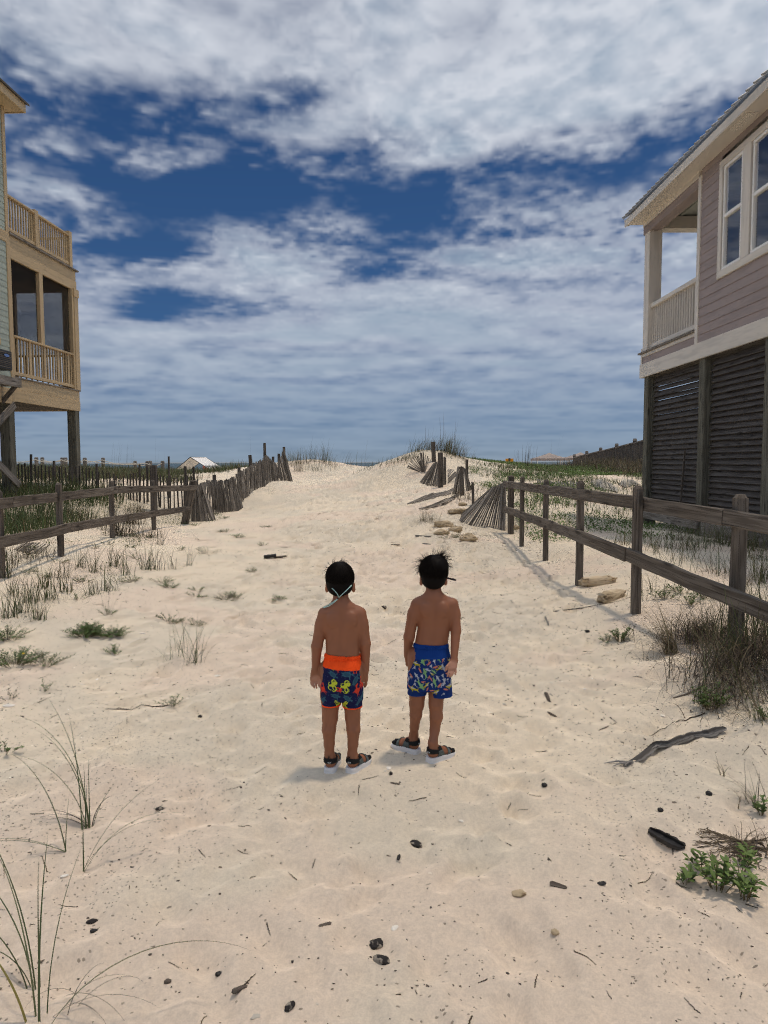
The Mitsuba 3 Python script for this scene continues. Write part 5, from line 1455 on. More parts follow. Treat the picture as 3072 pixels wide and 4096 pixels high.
stick('driftwood', 'long splintered grey driftwood branch on sand at the right', [(2495, 3068), (2560, 3048), (2620, 3006), (2680, 2984), (2770, 2955), (2840, 2948), (2905, 2930)], [.008, .016, .020, .020, .022, .021, .025, .012], 'mat_drift', 'driftwood', seed=2, rough=.38, sides=14, lift=.75, extra=splinters)
scene['mat_char'] = principled((.018, .017, .017), .55, .4)
stick('charred_wood', 'black charred stick with pointed end on sand at the lower right', [(2598, 3320), (2640, 3345), (2690, 3372), (2738, 3400)], [.012, .02, .022, .018], 'mat_char', 'charred wood', seed=3, rough=.3, lift=.7)
scene['mat_bark'] = wood((.10, .08, .065), (.17, .14, .115), (.04, .032, .027))
for k, (lab, pts, rad, mat) in enumerate((
        ('thin dry stick left of the small green plant with bare root', [(420, 2838), (520, 2836)], [.004, .003], 'mat_bark'),
        ('dark stub of wood lying right of the boys beyond the pebbles', [(2182, 2775), (2196, 2808)], [.012, .011], 'mat_bark'),
        ('flat grey wood chip right of the boys, below the dark stub', [(2190, 2850), (2228, 2868)], [.010, .006], 'mat_bark'),
        ('thin pale twig lying slanted right of the boys', [(2395, 2922), (2465, 2895)], [.004, .003], 'mat_bark'),
        ('splintered brown wood scrap on sand in the lower right', [(2200, 3540), (2268, 3556)], [.013, .008], 'mat_bark'),
        ('short dark stick lying level below the boys', [(1562, 3132), (1600, 3140)], [.005, .005], 'mat_bark'),
        ('thin upright looking twig on sand below the left boy', [(1250, 3475), (1262, 3435)], [.003, .002], 'mat_bark'),
        ('brown twig with a knob in the lower foreground', [(1275, 3708), (1325, 3698)], [.004, .006], 'mat_bark'),
        ('grey stick on the sand at the path near the tan rocks', [(1660, 2148), (1725, 2150)], [.020, .018], 'mat_drift'),
        ('second grey stick on the path, nearer the boys', [(1690, 2175), (1725, 2178)], [.014, .012], 'mat_drift'),
        ('thin dark stick on the path left of the grey sticks', [(1565, 2182), (1600, 2180)], [.012, .01], 'mat_bark'),
        ('long thin branch lying under the right rail near the stone blocks', [(2160, 2455), (2320, 2440), (2480, 2405), (2560, 2380)], [.006, .007, .008, .006], 'mat_bark'),
        ('pale stick lying slanted near the second right post', [(2180, 2470), (2195, 2505)], [.008, .007], 'mat_drift'),
        ('dark stick poking from the sand below the charred wood', [(2690, 3395), (2692, 3420)], [.003, .003], 'mat_bark'),
        ('dry twig curving at the foot of the right grass', [(2690, 2795), (2760, 2775), (2830, 2735)], [.005, .006, .004], 'mat_bark'))):
    stick('stick', lab, pts, rad, mat, 'stick', sides=7, rough=.15, seed=20 + k)


def char_color(p, n, uv):
    k = smoothstep(.50, .62, fbm(p.x * 55, p.y * 55, p.z * 55, 3))
    return mix((.03, .027, .026), (.33, .29, .24), k * .8)


scene['mat_ash'] = principled(proc(char_color), .85, .2)
rock(1665, 3385, .029, 'grey and black charred wood chunk in the foreground below the right boy', 'charcoal', -1.0, 31, (1.25, .75, .5), .1, 'mat_ash', 'charcoal')
rock(1505, 3785, .022, 'black lump of charcoal with an ash patch in the lower foreground', 'charcoal', .4, 32, (1.1, .9, .6), .2, 'mat_ash', 'charcoal')
rock(1526, 3848, .023, 'grey brown lump of charcoal below the black one', 'charcoal', -.6, 33, (1.3, .8, .6), .1, 'mat_ash', 'charcoal')
rock(1595, 3432, .012, 'thin upright black charcoal scrap left of the charred chunk', 'charcoal', 1.4, 34, (1.7, .6, .6), .1, 'mat_char', 'charcoal')
rock(1160, 4030, .015, 'small grey pebble pair near the bottom edge', 'pebble', 1.0, 35, (1.4, .8, .6), 0, 'mat_ash', 'pebble')
rock(2350, 2528, .02, 'shiny black lump of coal right of the boys near the rail', 'charcoal', .3, 36, (1, .8, .7), .2, 'mat_char', 'charcoal')
rock(2642, 3245, .014, 'dark rounded pebble above the charred stick', 'pebble', 0, 37, (1, .9, .8), 0, 'mat_char', 'pebble')
rock(2836, 3180, .016, 'dark knobbly pine cone like lump in the pebbly sand at the right', 'pebble', 0, 38, (1, .9, .8), 0, 'mat_char', 'pebble')
rock(2177, 3145, .014, 'black pebble on open sand right of the boys', 'pebble', 0, 39, (1, .9, .8), 0, 'mat_char', 'pebble')
rock(2406, 3538, .013, 'black charcoal bit right of the splintered scrap', 'charcoal', .2, 40, (1.5, .8, .6), 0, 'mat_char', 'charcoal')
rock(2075, 3580, .024, 'flat pinkish stone near the right of the foreground', 'pebble', .1, 41, (1.2, .8, .4), 0, 'mat_rock', 'pebble')
rock(2220, 3735, .014, 'small tan pebble in the lower right sand', 'pebble', .1, 42, (1, .9, .7), 0, 'mat_rock', 'pebble')
rock(1563, 3098, .012, 'small brown stone in the sand between and below the boys', 'pebble', .1, 43, (.9, .8, .9), 0, 'mat_ash', 'pebble')
rock(1533, 2433, .032, 'brown angular stone on the sand between the boys', 'pebble', .1, 44, (1.2, .8, .6), .2, 'mat_ash', 'pebble')
rock(800, 2870, .014, 'dark round pebble on the left sand', 'pebble', .1, 45, (1, .8, .8), 0, 'mat_char', 'pebble')
rock(640, 3240, .016, 'grey pebble right of the swept grass clump', 'pebble', .1, 46, (1.4, .8, .6), 0, 'mat_ash', 'pebble')
rock(370, 3690, .014, 'grey brown flat pebble in the left foreground', 'pebble', .3, 47, (1.5, .8, .5), 0, 'mat_ash', 'pebble')
rock(375, 3728, .010, 'small black pebble below the flat one in the left foreground', 'pebble', .3, 48, (1.4, .8, .6), 0, 'mat_char', 'pebble')
rock(875, 3900, .010, 'black pebble under the tip of the longest grass arc', 'pebble', .3, 49, (1.2, .9, .7), 0, 'mat_char', 'pebble')
rock(955, 3965, .016, 'dark folded leaf scrap near the bottom edge', 'litter', .6, 50, (1.5, .6, .5), .2, 'mat_bark', 'leaf_scrap')
rock(670, 3930, .010, 'brown glossy pebble in the lower left sand', 'pebble', .3, 51, (1.2, .9, .6), 0, 'mat_bark', 'pebble')
# a dark plank end lying on the path
q = PX(1080, 2235)
board = Mesh()
beam((q[0] - .10, q[1], q[2] + .03), (q[0] + .10, q[1] + .03, q[2] + .05), .09, .05, out=board)
solo('plank_scrap', board, 'mat_char', 'dark burnt plank end lying flat on the path', 'plank')
board = Mesh()
q = PX(1105, 2233)
beam((q[0] - .04, q[1] - .02, q[2] + .015), (q[0] + .16, q[1] + .06, q[2] + .03), .06, .025, out=board)
solo('plank_scrap', board, 'mat_bark', 'brown board scrap against the burnt plank on the path', 'plank')
for k, (px, py, s, lab) in enumerate(((35, 2825, .03, 'white shell at the left edge beside the dry sprig'), (258, 3505, .012, 'bright white shell bit in the left foreground'), (1578, 3715, .013, 'pale shell bit above the charcoal lumps'), (1555, 3075, .016, 'white shell sliver on sand below and between the boys'), (2650, 2865, .016, 'white shell above the driftwood branch'), (1845, 3285, .010, 'cream shell bit right below the boys'), (570, 2535, .022, 'white shell between the leafy mat and the open grass'), (870, 2705, .02, 'white shell right of the open grass spray'))):
    rock(px, py, s, lab, 'shell', .5 * k, 60 + k, (1.3, .8, .3), 0, 'mat_shell', 'shell')
scene['mat_shell'] = principled((.74, .70, .63), .5, .4)
# ------------------------------------------------------------------ the two boys
class Field:
    """A signed-distance volume that shapes are blended into; meshed by surface nets."""

    def __init__(self, lo, hi, h):
        self.lo, self.h = np.asarray(lo, float), h
        self.n = np.ceil((np.asarray(hi, float) - self.lo) / h).astype(int) + 1
        self.a = np.full(self.n, 1.0, np.float32)

    def window(self, lo, hi):
        i0 = np.clip(np.floor((np.asarray(lo) - self.lo) / self.h).astype(int), 0, self.n - 1)
        i1 = np.clip(np.ceil((np.asarray(hi) - self.lo) / self.h).astype(int) + 1, 1, self.n)
        s = tuple(slice(a, b) for a, b in zip(i0, i1))
        ax = [(self.lo[k] + self.h * np.arange(i0[k], i1[k])).astype(np.float32) for k in range(3)]
        return s, ax[0][:, None, None], ax[1][None, :, None], ax[2][None, None, :]

    def blend(self, s, d, k, cut=False):
        a = self.a[s]
        if cut:
            d = -d
            h = np.maximum(k - np.abs(a - d), 0) / max(k, 1e-9)
            self.a[s] = np.maximum(a, d) + h * h * k * 0.25
        else:
            h = np.maximum(k - np.abs(a - d), 0) / max(k, 1e-9)
            self.a[s] = np.minimum(a, d) - h * h * k * 0.25

    def cone(self, p, q, r0, r1, k=0.012, flat=None, cut=False):
        """A tapered limb; flat = (axis, factor) squeezes it across one axis."""
        p, q = np.asarray(p, float), np.asarray(q, float)
        m = max(r0, r1) * (max(1, flat[1]) if flat else 1) + k + 3 * self.h
        s, X, Y, Z = self.window(np.minimum(p, q) - m, np.maximum(p, q) + m)
        d = q - p
        L = max(float(d @ d), 1e-12)
        t = np.clip(((X - p[0]) * d[0] + (Y - p[1]) * d[1] + (Z - p[2]) * d[2]) / L, 0, 1)
        e = [X - p[0] - t * d[0], Y - p[1] - t * d[1], Z - p[2] - t * d[2]]
        f = 1.0
        if flat:
            e[flat[0]] = e[flat[0]] / flat[1]
            f = min(1.0, flat[1])
        self.blend(s, (np.sqrt(e[0] ** 2 + e[1] ** 2 + e[2] ** 2) - (r0 + (r1 - r0) * t)) * f, k, cut)

    def ellipsoid(self, c, r, k=0.012, cut=False, rot=None):
        c, r = np.asarray(c, float), np.asarray(r, float)
        m = r.max() + k + 3 * self.h
        s, X, Y, Z = self.window(c - m, c + m)
        x, y, z = X - c[0], Y - c[1], Z - c[2]
        if rot is not None:
            R = np.asarray(rot)
            x, y, z = (R[0, i] * x + R[1, i] * y + R[2, i] * z for i in range(3))
        q = np.sqrt((x / r[0]) ** 2 + (y / r[1]) ** 2 + (z / r[2]) ** 2)
        g = np.sqrt((x / r[0] ** 2) ** 2 + (y / r[1] ** 2) ** 2 + (z / r[2] ** 2) ** 2)
        self.blend(s, q * (q - 1) / np.maximum(g, 1e-6), k, cut)

    def loft(self, rows, k=0.012, power=2.3, cap=0.0):
        """A trunk through ellipses: rows of z, centre x, centre y, half width, half depth."""
        from scipy.interpolate import PchipInterpolator
        rows = np.array(sorted(rows), float)
        I = PchipInterpolator(rows[:, 0], rows[:, 1:])
        z0, z1 = rows[0, 0], rows[-1, 0]
        m = 0.05
        s, X, Y, Z = self.window((rows[:, 1] - rows[:, 3]).min() - m * np.ones(1).repeat(1) if False else np.array([(rows[:, 1] - rows[:, 3]).min() - m, (rows[:, 2] - rows[:, 4]).min() - m, z0 - m]), np.array([(rows[:, 1] + rows[:, 3]).max() + m, (rows[:, 2] + rows[:, 4]).max() + m, z1 + m]))
        P = I(np.clip(Z.ravel(), z0, z1)).astype(np.float32)
        cx, cy, a, b = (P[:, i][None, None, :] for i in range(4))
        q = (np.abs((X - cx) / a) ** power + np.abs((Y - cy) / b) ** power) ** (1 / power)
        d = (q - 1) * np.minimum(a, b)
        out = np.maximum(z0 - Z, Z - z1)
        d = np.where(out > 0, np.sqrt(np.maximum(d, 0) ** 2 + out ** 2), d) if cap == 0 else np.maximum(d, out)
        self.blend(s, d, k)

    def mesh(self, smooth_steps=4):
        f, h = self.a, self.h
        s = f < 0
        c = np.zeros(np.array(f.shape) - 1, np.int8)
        for i, j, k in np.ndindex(2, 2, 2):
            c += s[i:i + c.shape[0], j:j + c.shape[1], k:k + c.shape[2]]
        act = np.argwhere((c > 0) & (c < 8))
        idx = np.full(c.shape, -1, np.int32)
        idx[tuple(act.T)] = np.arange(len(act))
        cor = np.array(list(np.ndindex(2, 2, 2)))
        val = np.stack([f[tuple((act + o).T)] for o in cor], 1)
        pos, cnt = np.zeros((len(act), 3)), np.zeros(len(act))
        for a in range(8):
            for b in range(a + 1, 8):
                if np.abs(cor[a] - cor[b]).sum() != 1:
                    continue
                va, vb = val[:, a], val[:, b]
                x = (va < 0) != (vb < 0)
                t = np.where(x, va / np.where(x, va - vb, 1), 0)
                pos += np.where(x[:, None], cor[a] + t[:, None] * (cor[b] - cor[a]), 0)
                cnt += x
        v = self.lo + (act + pos / cnt[:, None]) * h
        F = []
        for ax in range(3):
            u, w = (ax + 1) % 3, (ax + 2) % 3
            n = f.shape
            sl0 = [slice(None)] * 3
            sl1 = [slice(None)] * 3
            sl0[ax], sl1[ax] = slice(0, n[ax] - 1), slice(1, n[ax])
            for q in (u, w):
                sl0[q] = sl1[q] = slice(1, n[q] - 1)
            s0, s1 = s[tuple(sl0)], s[tuple(sl1)]
            e = np.argwhere(s0 != s1)
            inside = s0[tuple(e.T)]
            e[:, u] += 1
            e[:, w] += 1
            du, dw = np.zeros(3, int), np.zeros(3, int)
            du[u], dw[w] = 1, 1
            qd = np.stack([idx[tuple((e - du - dw).T)], idx[tuple((e - dw).T)], idx[tuple(e.T)], idx[tuple((e - du).T)]], 1)
            qd[~inside] = qd[~inside][:, ::-1]
            F.append(qd)
        F = np.vstack(F)
        F = F[(F >= 0).all(1)]
        tri = np.vstack([F[:, [0, 1, 2]], F[:, [0, 2, 3]]])
        from scipy.sparse import coo_matrix, diags
        e = np.vstack([F[:, [0, 1]], F[:, [1, 2]], F[:, [2, 3]], F[:, [3, 0]]])
        A = coo_matrix((np.ones(len(e)), (e[:, 0], e[:, 1])), shape=(len(v), len(v)))
        A = ((A + A.T) > 0).astype(float).tocsr()
        A = diags(1 / np.maximum(np.asarray(A.sum(1)).ravel(), 1)) @ A
        for k in range(smooth_steps):
            v = v + 0.5 * (A @ v - v)
            v = v - 0.52 * (A @ v - v)
        return v, tri


def normals(v, f):
    n = np.zeros_like(v)
    fn = np.cross(v[f[:, 1]] - v[f[:, 0]], v[f[:, 2]] - v[f[:, 0]])
    for k in range(3):
        np.add.at(n, f[:, k], fn)
    return n / np.maximum(np.linalg.norm(n, axis=1, keepdims=True), 1e-12)


scene['mat_skin'] = principled(dict(VCOL), 0.48, 0.35)
scene['mat_hair'] = principled(dict(VCOL), 0.6, 0.08)
scene['mat_cloth'] = principled(dict(VCOL), 0.8, 0.15)
scene['mat_sole'] = principled((0.70, 0.70, 0.71), 0.6, 0.3)
scene['mat_strap'] = principled(dict(VCOL), 0.7, 0.2)
scene['mat_cord'] = principled((0.36, 0.55, 0.52), 0.6, 0.3)
SKIN = np.array((.265, .108, .058))


def hand(F, wrist, palm, side, thumb_side, fingers, thumb, r=0.0066, thick=0.0115, wrist_r=0.02):
    """Palm from wrist to knuckles, five separate bent fingers. fingers: per finger a list of joints; thumb likewise."""
    wrist, palm = np.asarray(wrist, float), np.asarray(palm, float)
    side = unit(side)
    k0 = palm
    for s in (-0.0165, -0.0055, 0.0055, 0.0165):
        F.cone(wrist + side * s * 0.75, k0 + side * s, wrist_r * 0.56, thick * 0.9, k=0.010)
    for j in fingers:
        for i in range(len(j) - 1):
            F.cone(j[i], j[i + 1], r * (1.05 - .12 * i), r * (1.0 - .12 * (i + 1)), k=0.0025)
    for i in range(len(thumb) - 1):
        F.cone(thumb[i], thumb[i + 1], r * (1.5 - .25 * i), r * (1.25 - .2 * (i + 1)), k=0.005 if i == 0 else 0.002)


def colour_skin(v, palms=()):
    c = SKIN * (0.94 + 0.12 * meshkit.fbm(v * 14, 3, 4))[:, None] * np.array([1, 1, 1])
    c = c * (1 + 0.05 * (meshkit.noise(v * 260, 8) - .5))[:, None]
    for q, rad in palms:
        k = smooth(rad * 1.3, rad * 0.8, np.linalg.norm(v - np.asarray(q), axis=1))[:, None]
        c = c * (1 - k) + np.array((.42, .215, .145)) * k
    return c


def shapes_mask(u, z, items):
    m = np.zeros(u.shape, bool)
    for it in items:
        if it[0] == 'e':
            _, cx, cy, rx, ry, a = it
            c, s = math.cos(a), math.sin(a)
            x, y = (u - cx) * c + (z - cy) * s, -(u - cx) * s + (z - cy) * c
            m |= (x / rx) ** 2 + (y / ry) ** 2 < 1
        else:
            _, x0, y0, x1, y1, r0, r1 = it
            dx, dy = x1 - x0, y1 - y0
            t = np.clip(((u - x0) * dx + (z - y0) * dy) / max(dx * dx + dy * dy, 1e-9), 0, 1)
            m |= np.hypot(u - x0 - t * dx, z - y0 - t * dy) < r0 + (r1 - r0) * t
    return m


def curl(x0, y0, a, L, turn, r0, n=7):
    out, x, y = [], x0, y0
    for i in range(n):
        a2 = a + turn * (i / n) ** 1.2
        x2, y2 = x + math.cos(a2) * L / n, y + math.sin(a2) * L / n
        out.append(('c', x, y, x2, y2, r0 * (1 - .75 * i / n), r0 * (1 - .75 * (i + 1) / n)))
        x, y = x2, y2
    return out


MOTIF = {
    'turtle': ([('e', 0, 0, .46, .25, 0), ('e', .60, .02, .13, .09, .2), ('c', .28, -.15, .36, -.52, .09, .03), ('c', .30, .18, .38, .48, .06, .02), ('c', -.42, .05, -.62, .16, .07, .02), ('c', -.40, -.08, -.58, -.14, .06, .02)], [('e', 0, 0, .34, .16, 0)]),
    'octopus': ([('e', .24, .20, .27, .20, .3), ('e', -.03, -.02, .22, .18, .2)] + curl(.0, .1, 2.2, 1.0, -4.4, .085, 9) + curl(-.1, 0, 3.0, 1.0, 4.0, .075, 9) + curl(-.1, -.05, 3.6, .8, -4.0, .065, 9) + curl(.0, -.12, 4.6, .9, 3.6, .065, 9) + curl(.15, -.05, -.7, 1.05, -3.8, .075, 9), None),
    'crab': ([('e', 0, 0, .40, .30, .5), ('c', -.22, .22, -.40, .48, .10, .08), ('e', -.36, .62, .11, .22, -.4), ('c', .25, .28, .25, .48, .1, .08), ('e', .20, .66, .12, .2, .5), ('c', .3, -.2, .55, -.45, .05, .02), ('c', .15, -.25, .3, -.6, .05, .02), ('c', -.3, -.15, -.5, -.4, .05, .02)], None),
    'shark': ([('e', .02, 0, .46, .125, 0), ('c', -.40, 0, -.62, .20, .06, .02), ('c', -.40, 0, -.58, -.16, .06, .02), ('c', .06, .08, -.06, .30, .08, .02), ('c', .12, -.08, -.02, -.28, .08, .02)], [('e', .10, -.06, .30, .06, 0)]),
    'ray': ([('c', 0, .1, .34, .22, .17, .03), ('c', 0, .1, -.34, .16, .17, .03), ('e', 0, .05, .16, .30, 0)] + curl(0, -.2, 4.6, .55, 1.2, .05, 4), None),
    'fish': ([('e', .05, 0, .42, .13, 0), ('c', -.32, 0, -.50, .14, .05, .02), ('c', -.32, 0, -.48, -.12, .05, .02), ('c', .05, .08, -.05, .2, .05, .02)], None)}


def put_print(C, u, z, n, motifs):
    for kind, cx, cz, size, rot, col, col2 in motifs:
        near = (np.abs(u - cx) < size) & (np.abs(z - cz) < size)
        if not near.any():
            continue
        c, s = math.cos(rot), math.sin(rot)
        x, y = (u[near] - cx) / size, (z[near] - cz) / size
        x, y = x * c + y * s, -x * s + y * c
        a, b = MOTIF[kind]
        m = shapes_mask(x, y, a)
        sub = C[near]
        sub[m] = col
        if b is not None and col2 is not None:
            sub[m & shapes_mask(x, y, b)] = col2
        C[near] = sub


class Boy:
    def __init__(self, key, yp, yc):
        self.key, self.yp, self.yc = key, yp, yc

    def w(self, x, z, dy=0.0):
        """From the measured standing plane (at distance yp) to a point dy behind or before the body's middle."""
        k = (self.yc + dy) / self.yp
        return np.array([x * k, self.yc + dy, EYE - (EYE - z) * k])


def sandal(boy, heel, toe, F, ankle, label):
    """Foot joints into the body field F; returns nothing, adds the sandal as a child with its own parts."""
    heel, toe = np.array([*heel, 0.0]), np.array([*toe, 0.0])
    d = unit(toe - heel)
    s = np.array([d[1], -d[0], 0])
    L = 0.185
    g = min(ground_z(heel[0] + d[0] * t, heel[1] + d[1] * t) for t in (0, .08, .16)) - 0.004
    o = heel + [0, 0, g]
    H = 0.026

    def at(u, v, w):
        return o + d * u + s * v + np.array([0, 0, w])

    def foot(T, grow=0.0, k=0.014):
        T.cone(at(.032, 0, H + .028), at(.032, 0, H + .030), .026 + grow, .026 + grow, k)
        T.cone(at(.030, 0, H + .024), at(.115, .002, H + .018), .025 + grow, .022 + grow, k)
        T.cone(at(.050, 0, H + .038), at(.115, .0, H + .020), .026 + grow, .020 + grow, k)
        T.cone(at(.115, .016, H + .014), at(.135, .018, H + .012), .015 + grow, .012 + grow, k)
        T.cone(at(.115, -.016, H + .014), at(.130, -.018, H + .012), .015 + grow, .012 + grow, k)
        T.cone(ankle, at(.036, 0, H + .045), .025 + grow, .026 + grow, k + .006)
        T.cone(at(.036, 0, H + .055), at(.075, 0, H + .035), .024 + grow, .024 + grow, k)

    foot(F)
    for v, e in ((-.026, .012), (-.014, .018), (-.002, .021), (.010, .022), (.022, .024)):
        F.cone(at(.132, v * .9, H + .012), at(.140 + e, v, H + .010), .0075, .0070 if v < .02 else .0085, k=.004)
    # sole
    lo, hi = np.minimum(at(-.03, 0, -.01), at(.22, 0, .06)) - .06, np.maximum(at(-.03, 0, -.01), at(.22, 0, .06)) + .06
    S = Field(np.array([lo[0], lo[1], g - .02]), np.array([hi[0], hi[1], g + .13]), .003)
    w_, X, Y, Z = S.window(S.lo, hi + 1)
    U = (X - o[0]) * d[0] + (Y - o[1]) * d[1]
    V = (X - o[0]) * s[0] + (Y - o[1]) * s[1]
    Wz = Z - g
    half = np.interp(U, [-.004, .03, .07, .12, .15, .19], [.029, .034, .031, .038, .037, .026]).astype(np.float32)
    flare = .002 * np.clip(1 - Wz / .03, 0, 1)
    qx = np.abs(V) - half + .014 - flare
    qu = np.maximum(-.004 - flare - U, U - (L + .010 + .3 * flare)) + .022
    d2 = np.sqrt(np.maximum(qx, -.0) ** 2 * (qx > 0) + np.maximum(qu, 0) ** 2 * (qu > 0)) * 1.0 + np.minimum(np.maximum(qx, qu), 0)
    d2 = np.where((qx > 0) & (qu > 0), np.hypot(qx * .022 / .014, qu) - .022, np.maximum(qx - .014, qu - .022))
    groove = .0018 * np.exp(-((Wz - .010) / .0025) ** 2)
    top = H + .006 - .012 * np.clip((U - .13) / .06, 0, 1) + .003 * (np.abs(V) / .035) ** 2
    bot = .014 * np.clip((U - .13) / .06, 0, 1) ** 1.5
    dz = np.maximum(Wz - top, bot - Wz)
    S.a[w_] = np.maximum(d2 + groove, dz)
    sk = put(boy.key, 'sandal', S.mesh(3), 'mat_sole', label=label, smooth=True)
    # straps: a skin over the foot, cut into bands
    A, B = Field(S.lo, np.array([hi[0], hi[1], g + .13]), .0024), Field(S.lo, np.array([hi[0], hi[1], g + .13]), .0024)
    foot(A, .0062)
    foot(B, .0012)
    A.cone(at(.130, -.02, H + .012), at(.172, -.012, H + .010), .018, .012, .008)
    A.cone(at(.130, .018, H + .012), at(.176, .016, H + .010), .018, .013, .008)
    w_, X, Y, Z = A.window(A.lo, hi + 1)
    U = (X - o[0]) * d[0] + (Y - o[1]) * d[1]
    V = (X - o[0]) * s[0] + (Y - o[1]) * s[1]
    Wz = Z - g - H
    one = 0 * (U + Wz)
    heelband = np.maximum(U + one - .062, Wz + one - (.060 - .15 * np.clip(U, 0, .1)))
    hole = np.sqrt(np.maximum(np.abs(U + one - .012) - .026, 0) ** 2 + np.maximum(np.abs(Wz + one - .017) - .006, 0) ** 2) - .008
    heelband = np.maximum(heelband, -hole)
    mid_ = np.abs((U + .45 * Wz) + one - .088) - .014
    toe_ = np.abs((U - .2 * Wz) + one - .128) - .011
    tip_ = np.abs(U + one - .168) - .014
    bands = np.minimum(np.minimum(heelband, mid_), np.minimum(toe_, tip_))
    rim = np.maximum(np.abs(Wz + one - .004) - .006, .06 - U)
    bands = np.minimum(bands, rim)
    lim = np.maximum(np.maximum(A.a[w_], -B.a[w_]), np.maximum(bands, -(Wz + .004)))
    A.a[w_] = np.maximum(lim, Wz + one - .066)
    v, f = A.mesh(1)
    u = (v - o) @ d
    wz = v[:, 2] - g - H
    grey = np.where(((u > .045) & (u < .095) & (wz < .045)) | ((u > .118) & (u < .14)), 1.0, 0.0) * (0.4 + 0.9 * meshkit.fbm(v * 90, 2, 3))
    C = np.array((.012, .012, .013)) + grey[:, None] * np.array((.10, .125, .125))
    put(sk, 'strap', Mesh().add(v, f, None, C), 'mat_strap', label='black and grey sandal upper', smooth=True)
    # pull loop and lettering on the heel
    put(sk, 'pull_loop', tube([at(-.001, .0, H + .050), at(-.006, .0, H + .062), at(-.004, .0, H + .074), at(.002, 0, H + .066)], .0032, 6), 'mat_strap', col=None) if False else put(sk, 'pull_loop', tube([at(-.001, .0, H + .050), at(-.006, .0, H + .062), at(-.004, .0, H + .074), at(.002, 0, H + .066)], .0034, 6, col=(.015, .015, .016)), 'mat_strap')
    tm = meshkit.text_mesh('OLT', .0075, .0012, bold=True)
    tv = tm.vertices - [tm.vertices[:, 0].mean(), 0, 0]
    back = at(-.0035, 0, H + .036)
    tv = back + tv[:, :1] * s + tv[:, 1:2] * np.array([0, 0, 1.0]) - tv[:, 2:] * d
    tv -= d * (.0015 - 0.9 * np.abs((tv - back) @ s)[:, None] * .28)
    put(sk, 'lettering', (tv, tm.faces), 'mat_white_vinyl', label='tiny white letters OLT on the heel')


def hair_strands(center, radii, n, r, length=.05, lift=.006, crown=(0, -.25, 1), front=.55, low=-.75, thick=.0013, out=None):
    out = out or Mesh()
    crown = unit(crown)
    k = 0
    while k < n:
        u = unit(r.normal(0, 1, 3))
        if u[2] < low or (u[1] > front and u[2] < .55) or (u[1] > .15 and u[2] < -.05):
            continue
        ax = np.cross(crown, u)
        if np.linalg.norm(ax) < .004:
            continue
        ax = unit(unit(ax) + r.normal(0, .25, 3))
        L = length * r.uniform(.6, 1.2) / np.mean(radii)
        pts = []
        for t in np.linspace(0, 1, 5):
            a = L * t
            q = u * math.cos(a) + np.cross(ax, u) * math.sin(a) + ax * (ax @ u) * (1 - math.cos(a))
            pts.append(np.asarray(center) + q * (np.asarray(radii) + lift * t * r.uniform(.3, 1.0) + .0005))
        g = r.uniform(.6, 1.6)
        tube(pts, thick * np.linspace(1.1, .35, 5), 3, out=out, col=np.array((.009, .007, .006)) * g, caps=False)
        k += 1
    return out


def lock(root, d, L, n, r, spread=.35, bend=(0, 0, -.3), out=None, thick=.0019, base=.006, col=(.016, .012, .010)):
    """A tuft of wind-blown hair."""
    for _ in range(n):
        p = np.asarray(root) + r.normal(0, base, 3)
        a = unit(np.asarray(d) + r.normal(0, spread, 3))
        l = L * r.uniform(.6, 1.15)
        t = np.linspace(0, 1, 6)[:, None]
        tube(p + a * l * t + np.asarray(bend) * l * t ** 2, thick * np.linspace(1.2, .3, 6), 3, out=out, col=np.array(col) * r.uniform(.7, 1.5), caps=False)


def head(F, c, turn=0.0, ears=(.073, .075), earz=-.045):
    """Skull, face and ears about the head's centre c."""
    c = np.asarray(c, float)
    F.ellipsoid(c + [0, -.004, .008], (.0665, .082, .078), .01)
    F.ellipsoid(c + [0, .030, -.045], (.052, .055, .058), .03)
    F.ellipsoid(c + [0, .052, -.088], (.022, .024, .020), .03)          # chin
    F.cone(c + [0, .078, -.020], c + [0, .095, -.045], .008, .0105, .012)   # nose
    for s in (-1, 1):
        F.ellipsoid(c + [s * .026, .076, -.022], (.015, .010, .011), .010, cut=True)   # eye sockets
        F.ellipsoid(c + [s * .026, .069, -.023], (.0115, .011, .0095), .003)
        F.ellipsoid(c + [s * .034, .062, -.048], (.020, .018, .018), .02)     # cheeks
        F.ellipsoid(c + [s * ears[0 if s < 0 else 1], -.004, earz], (.0095, .017, .0275), .006, rot=np.array([[math.cos(.5 * s), math.sin(.5 * s), 0], [-math.sin(.5 * s), math.cos(.5 * s), 0], [0, 0, 1]]))
        e_ = ears[0 if s < 0 else 1]
        F.cone(c + [s * .040, .004, earz + .004], c + [s * (e_ - .006), -.001, earz + .002], .016, .0095, .008)
        F.ellipsoid(c + [s * (ears[0 if s < 0 else 1] + .006), .006, earz + .004], (.006, .010, .016), .004, cut=True)
    F.ellipsoid(c + [0, .086, -.066], (.019, .009, .0055), .006)
    F.ellipsoid(c + [0, .095, -.0665], (.018, .006, .0012), .002, cut=True)


def mesh_vc(vf, col):
    return Mesh().add(vf[0], vf[1], None, col)


hr = np.random.default_rng(8)
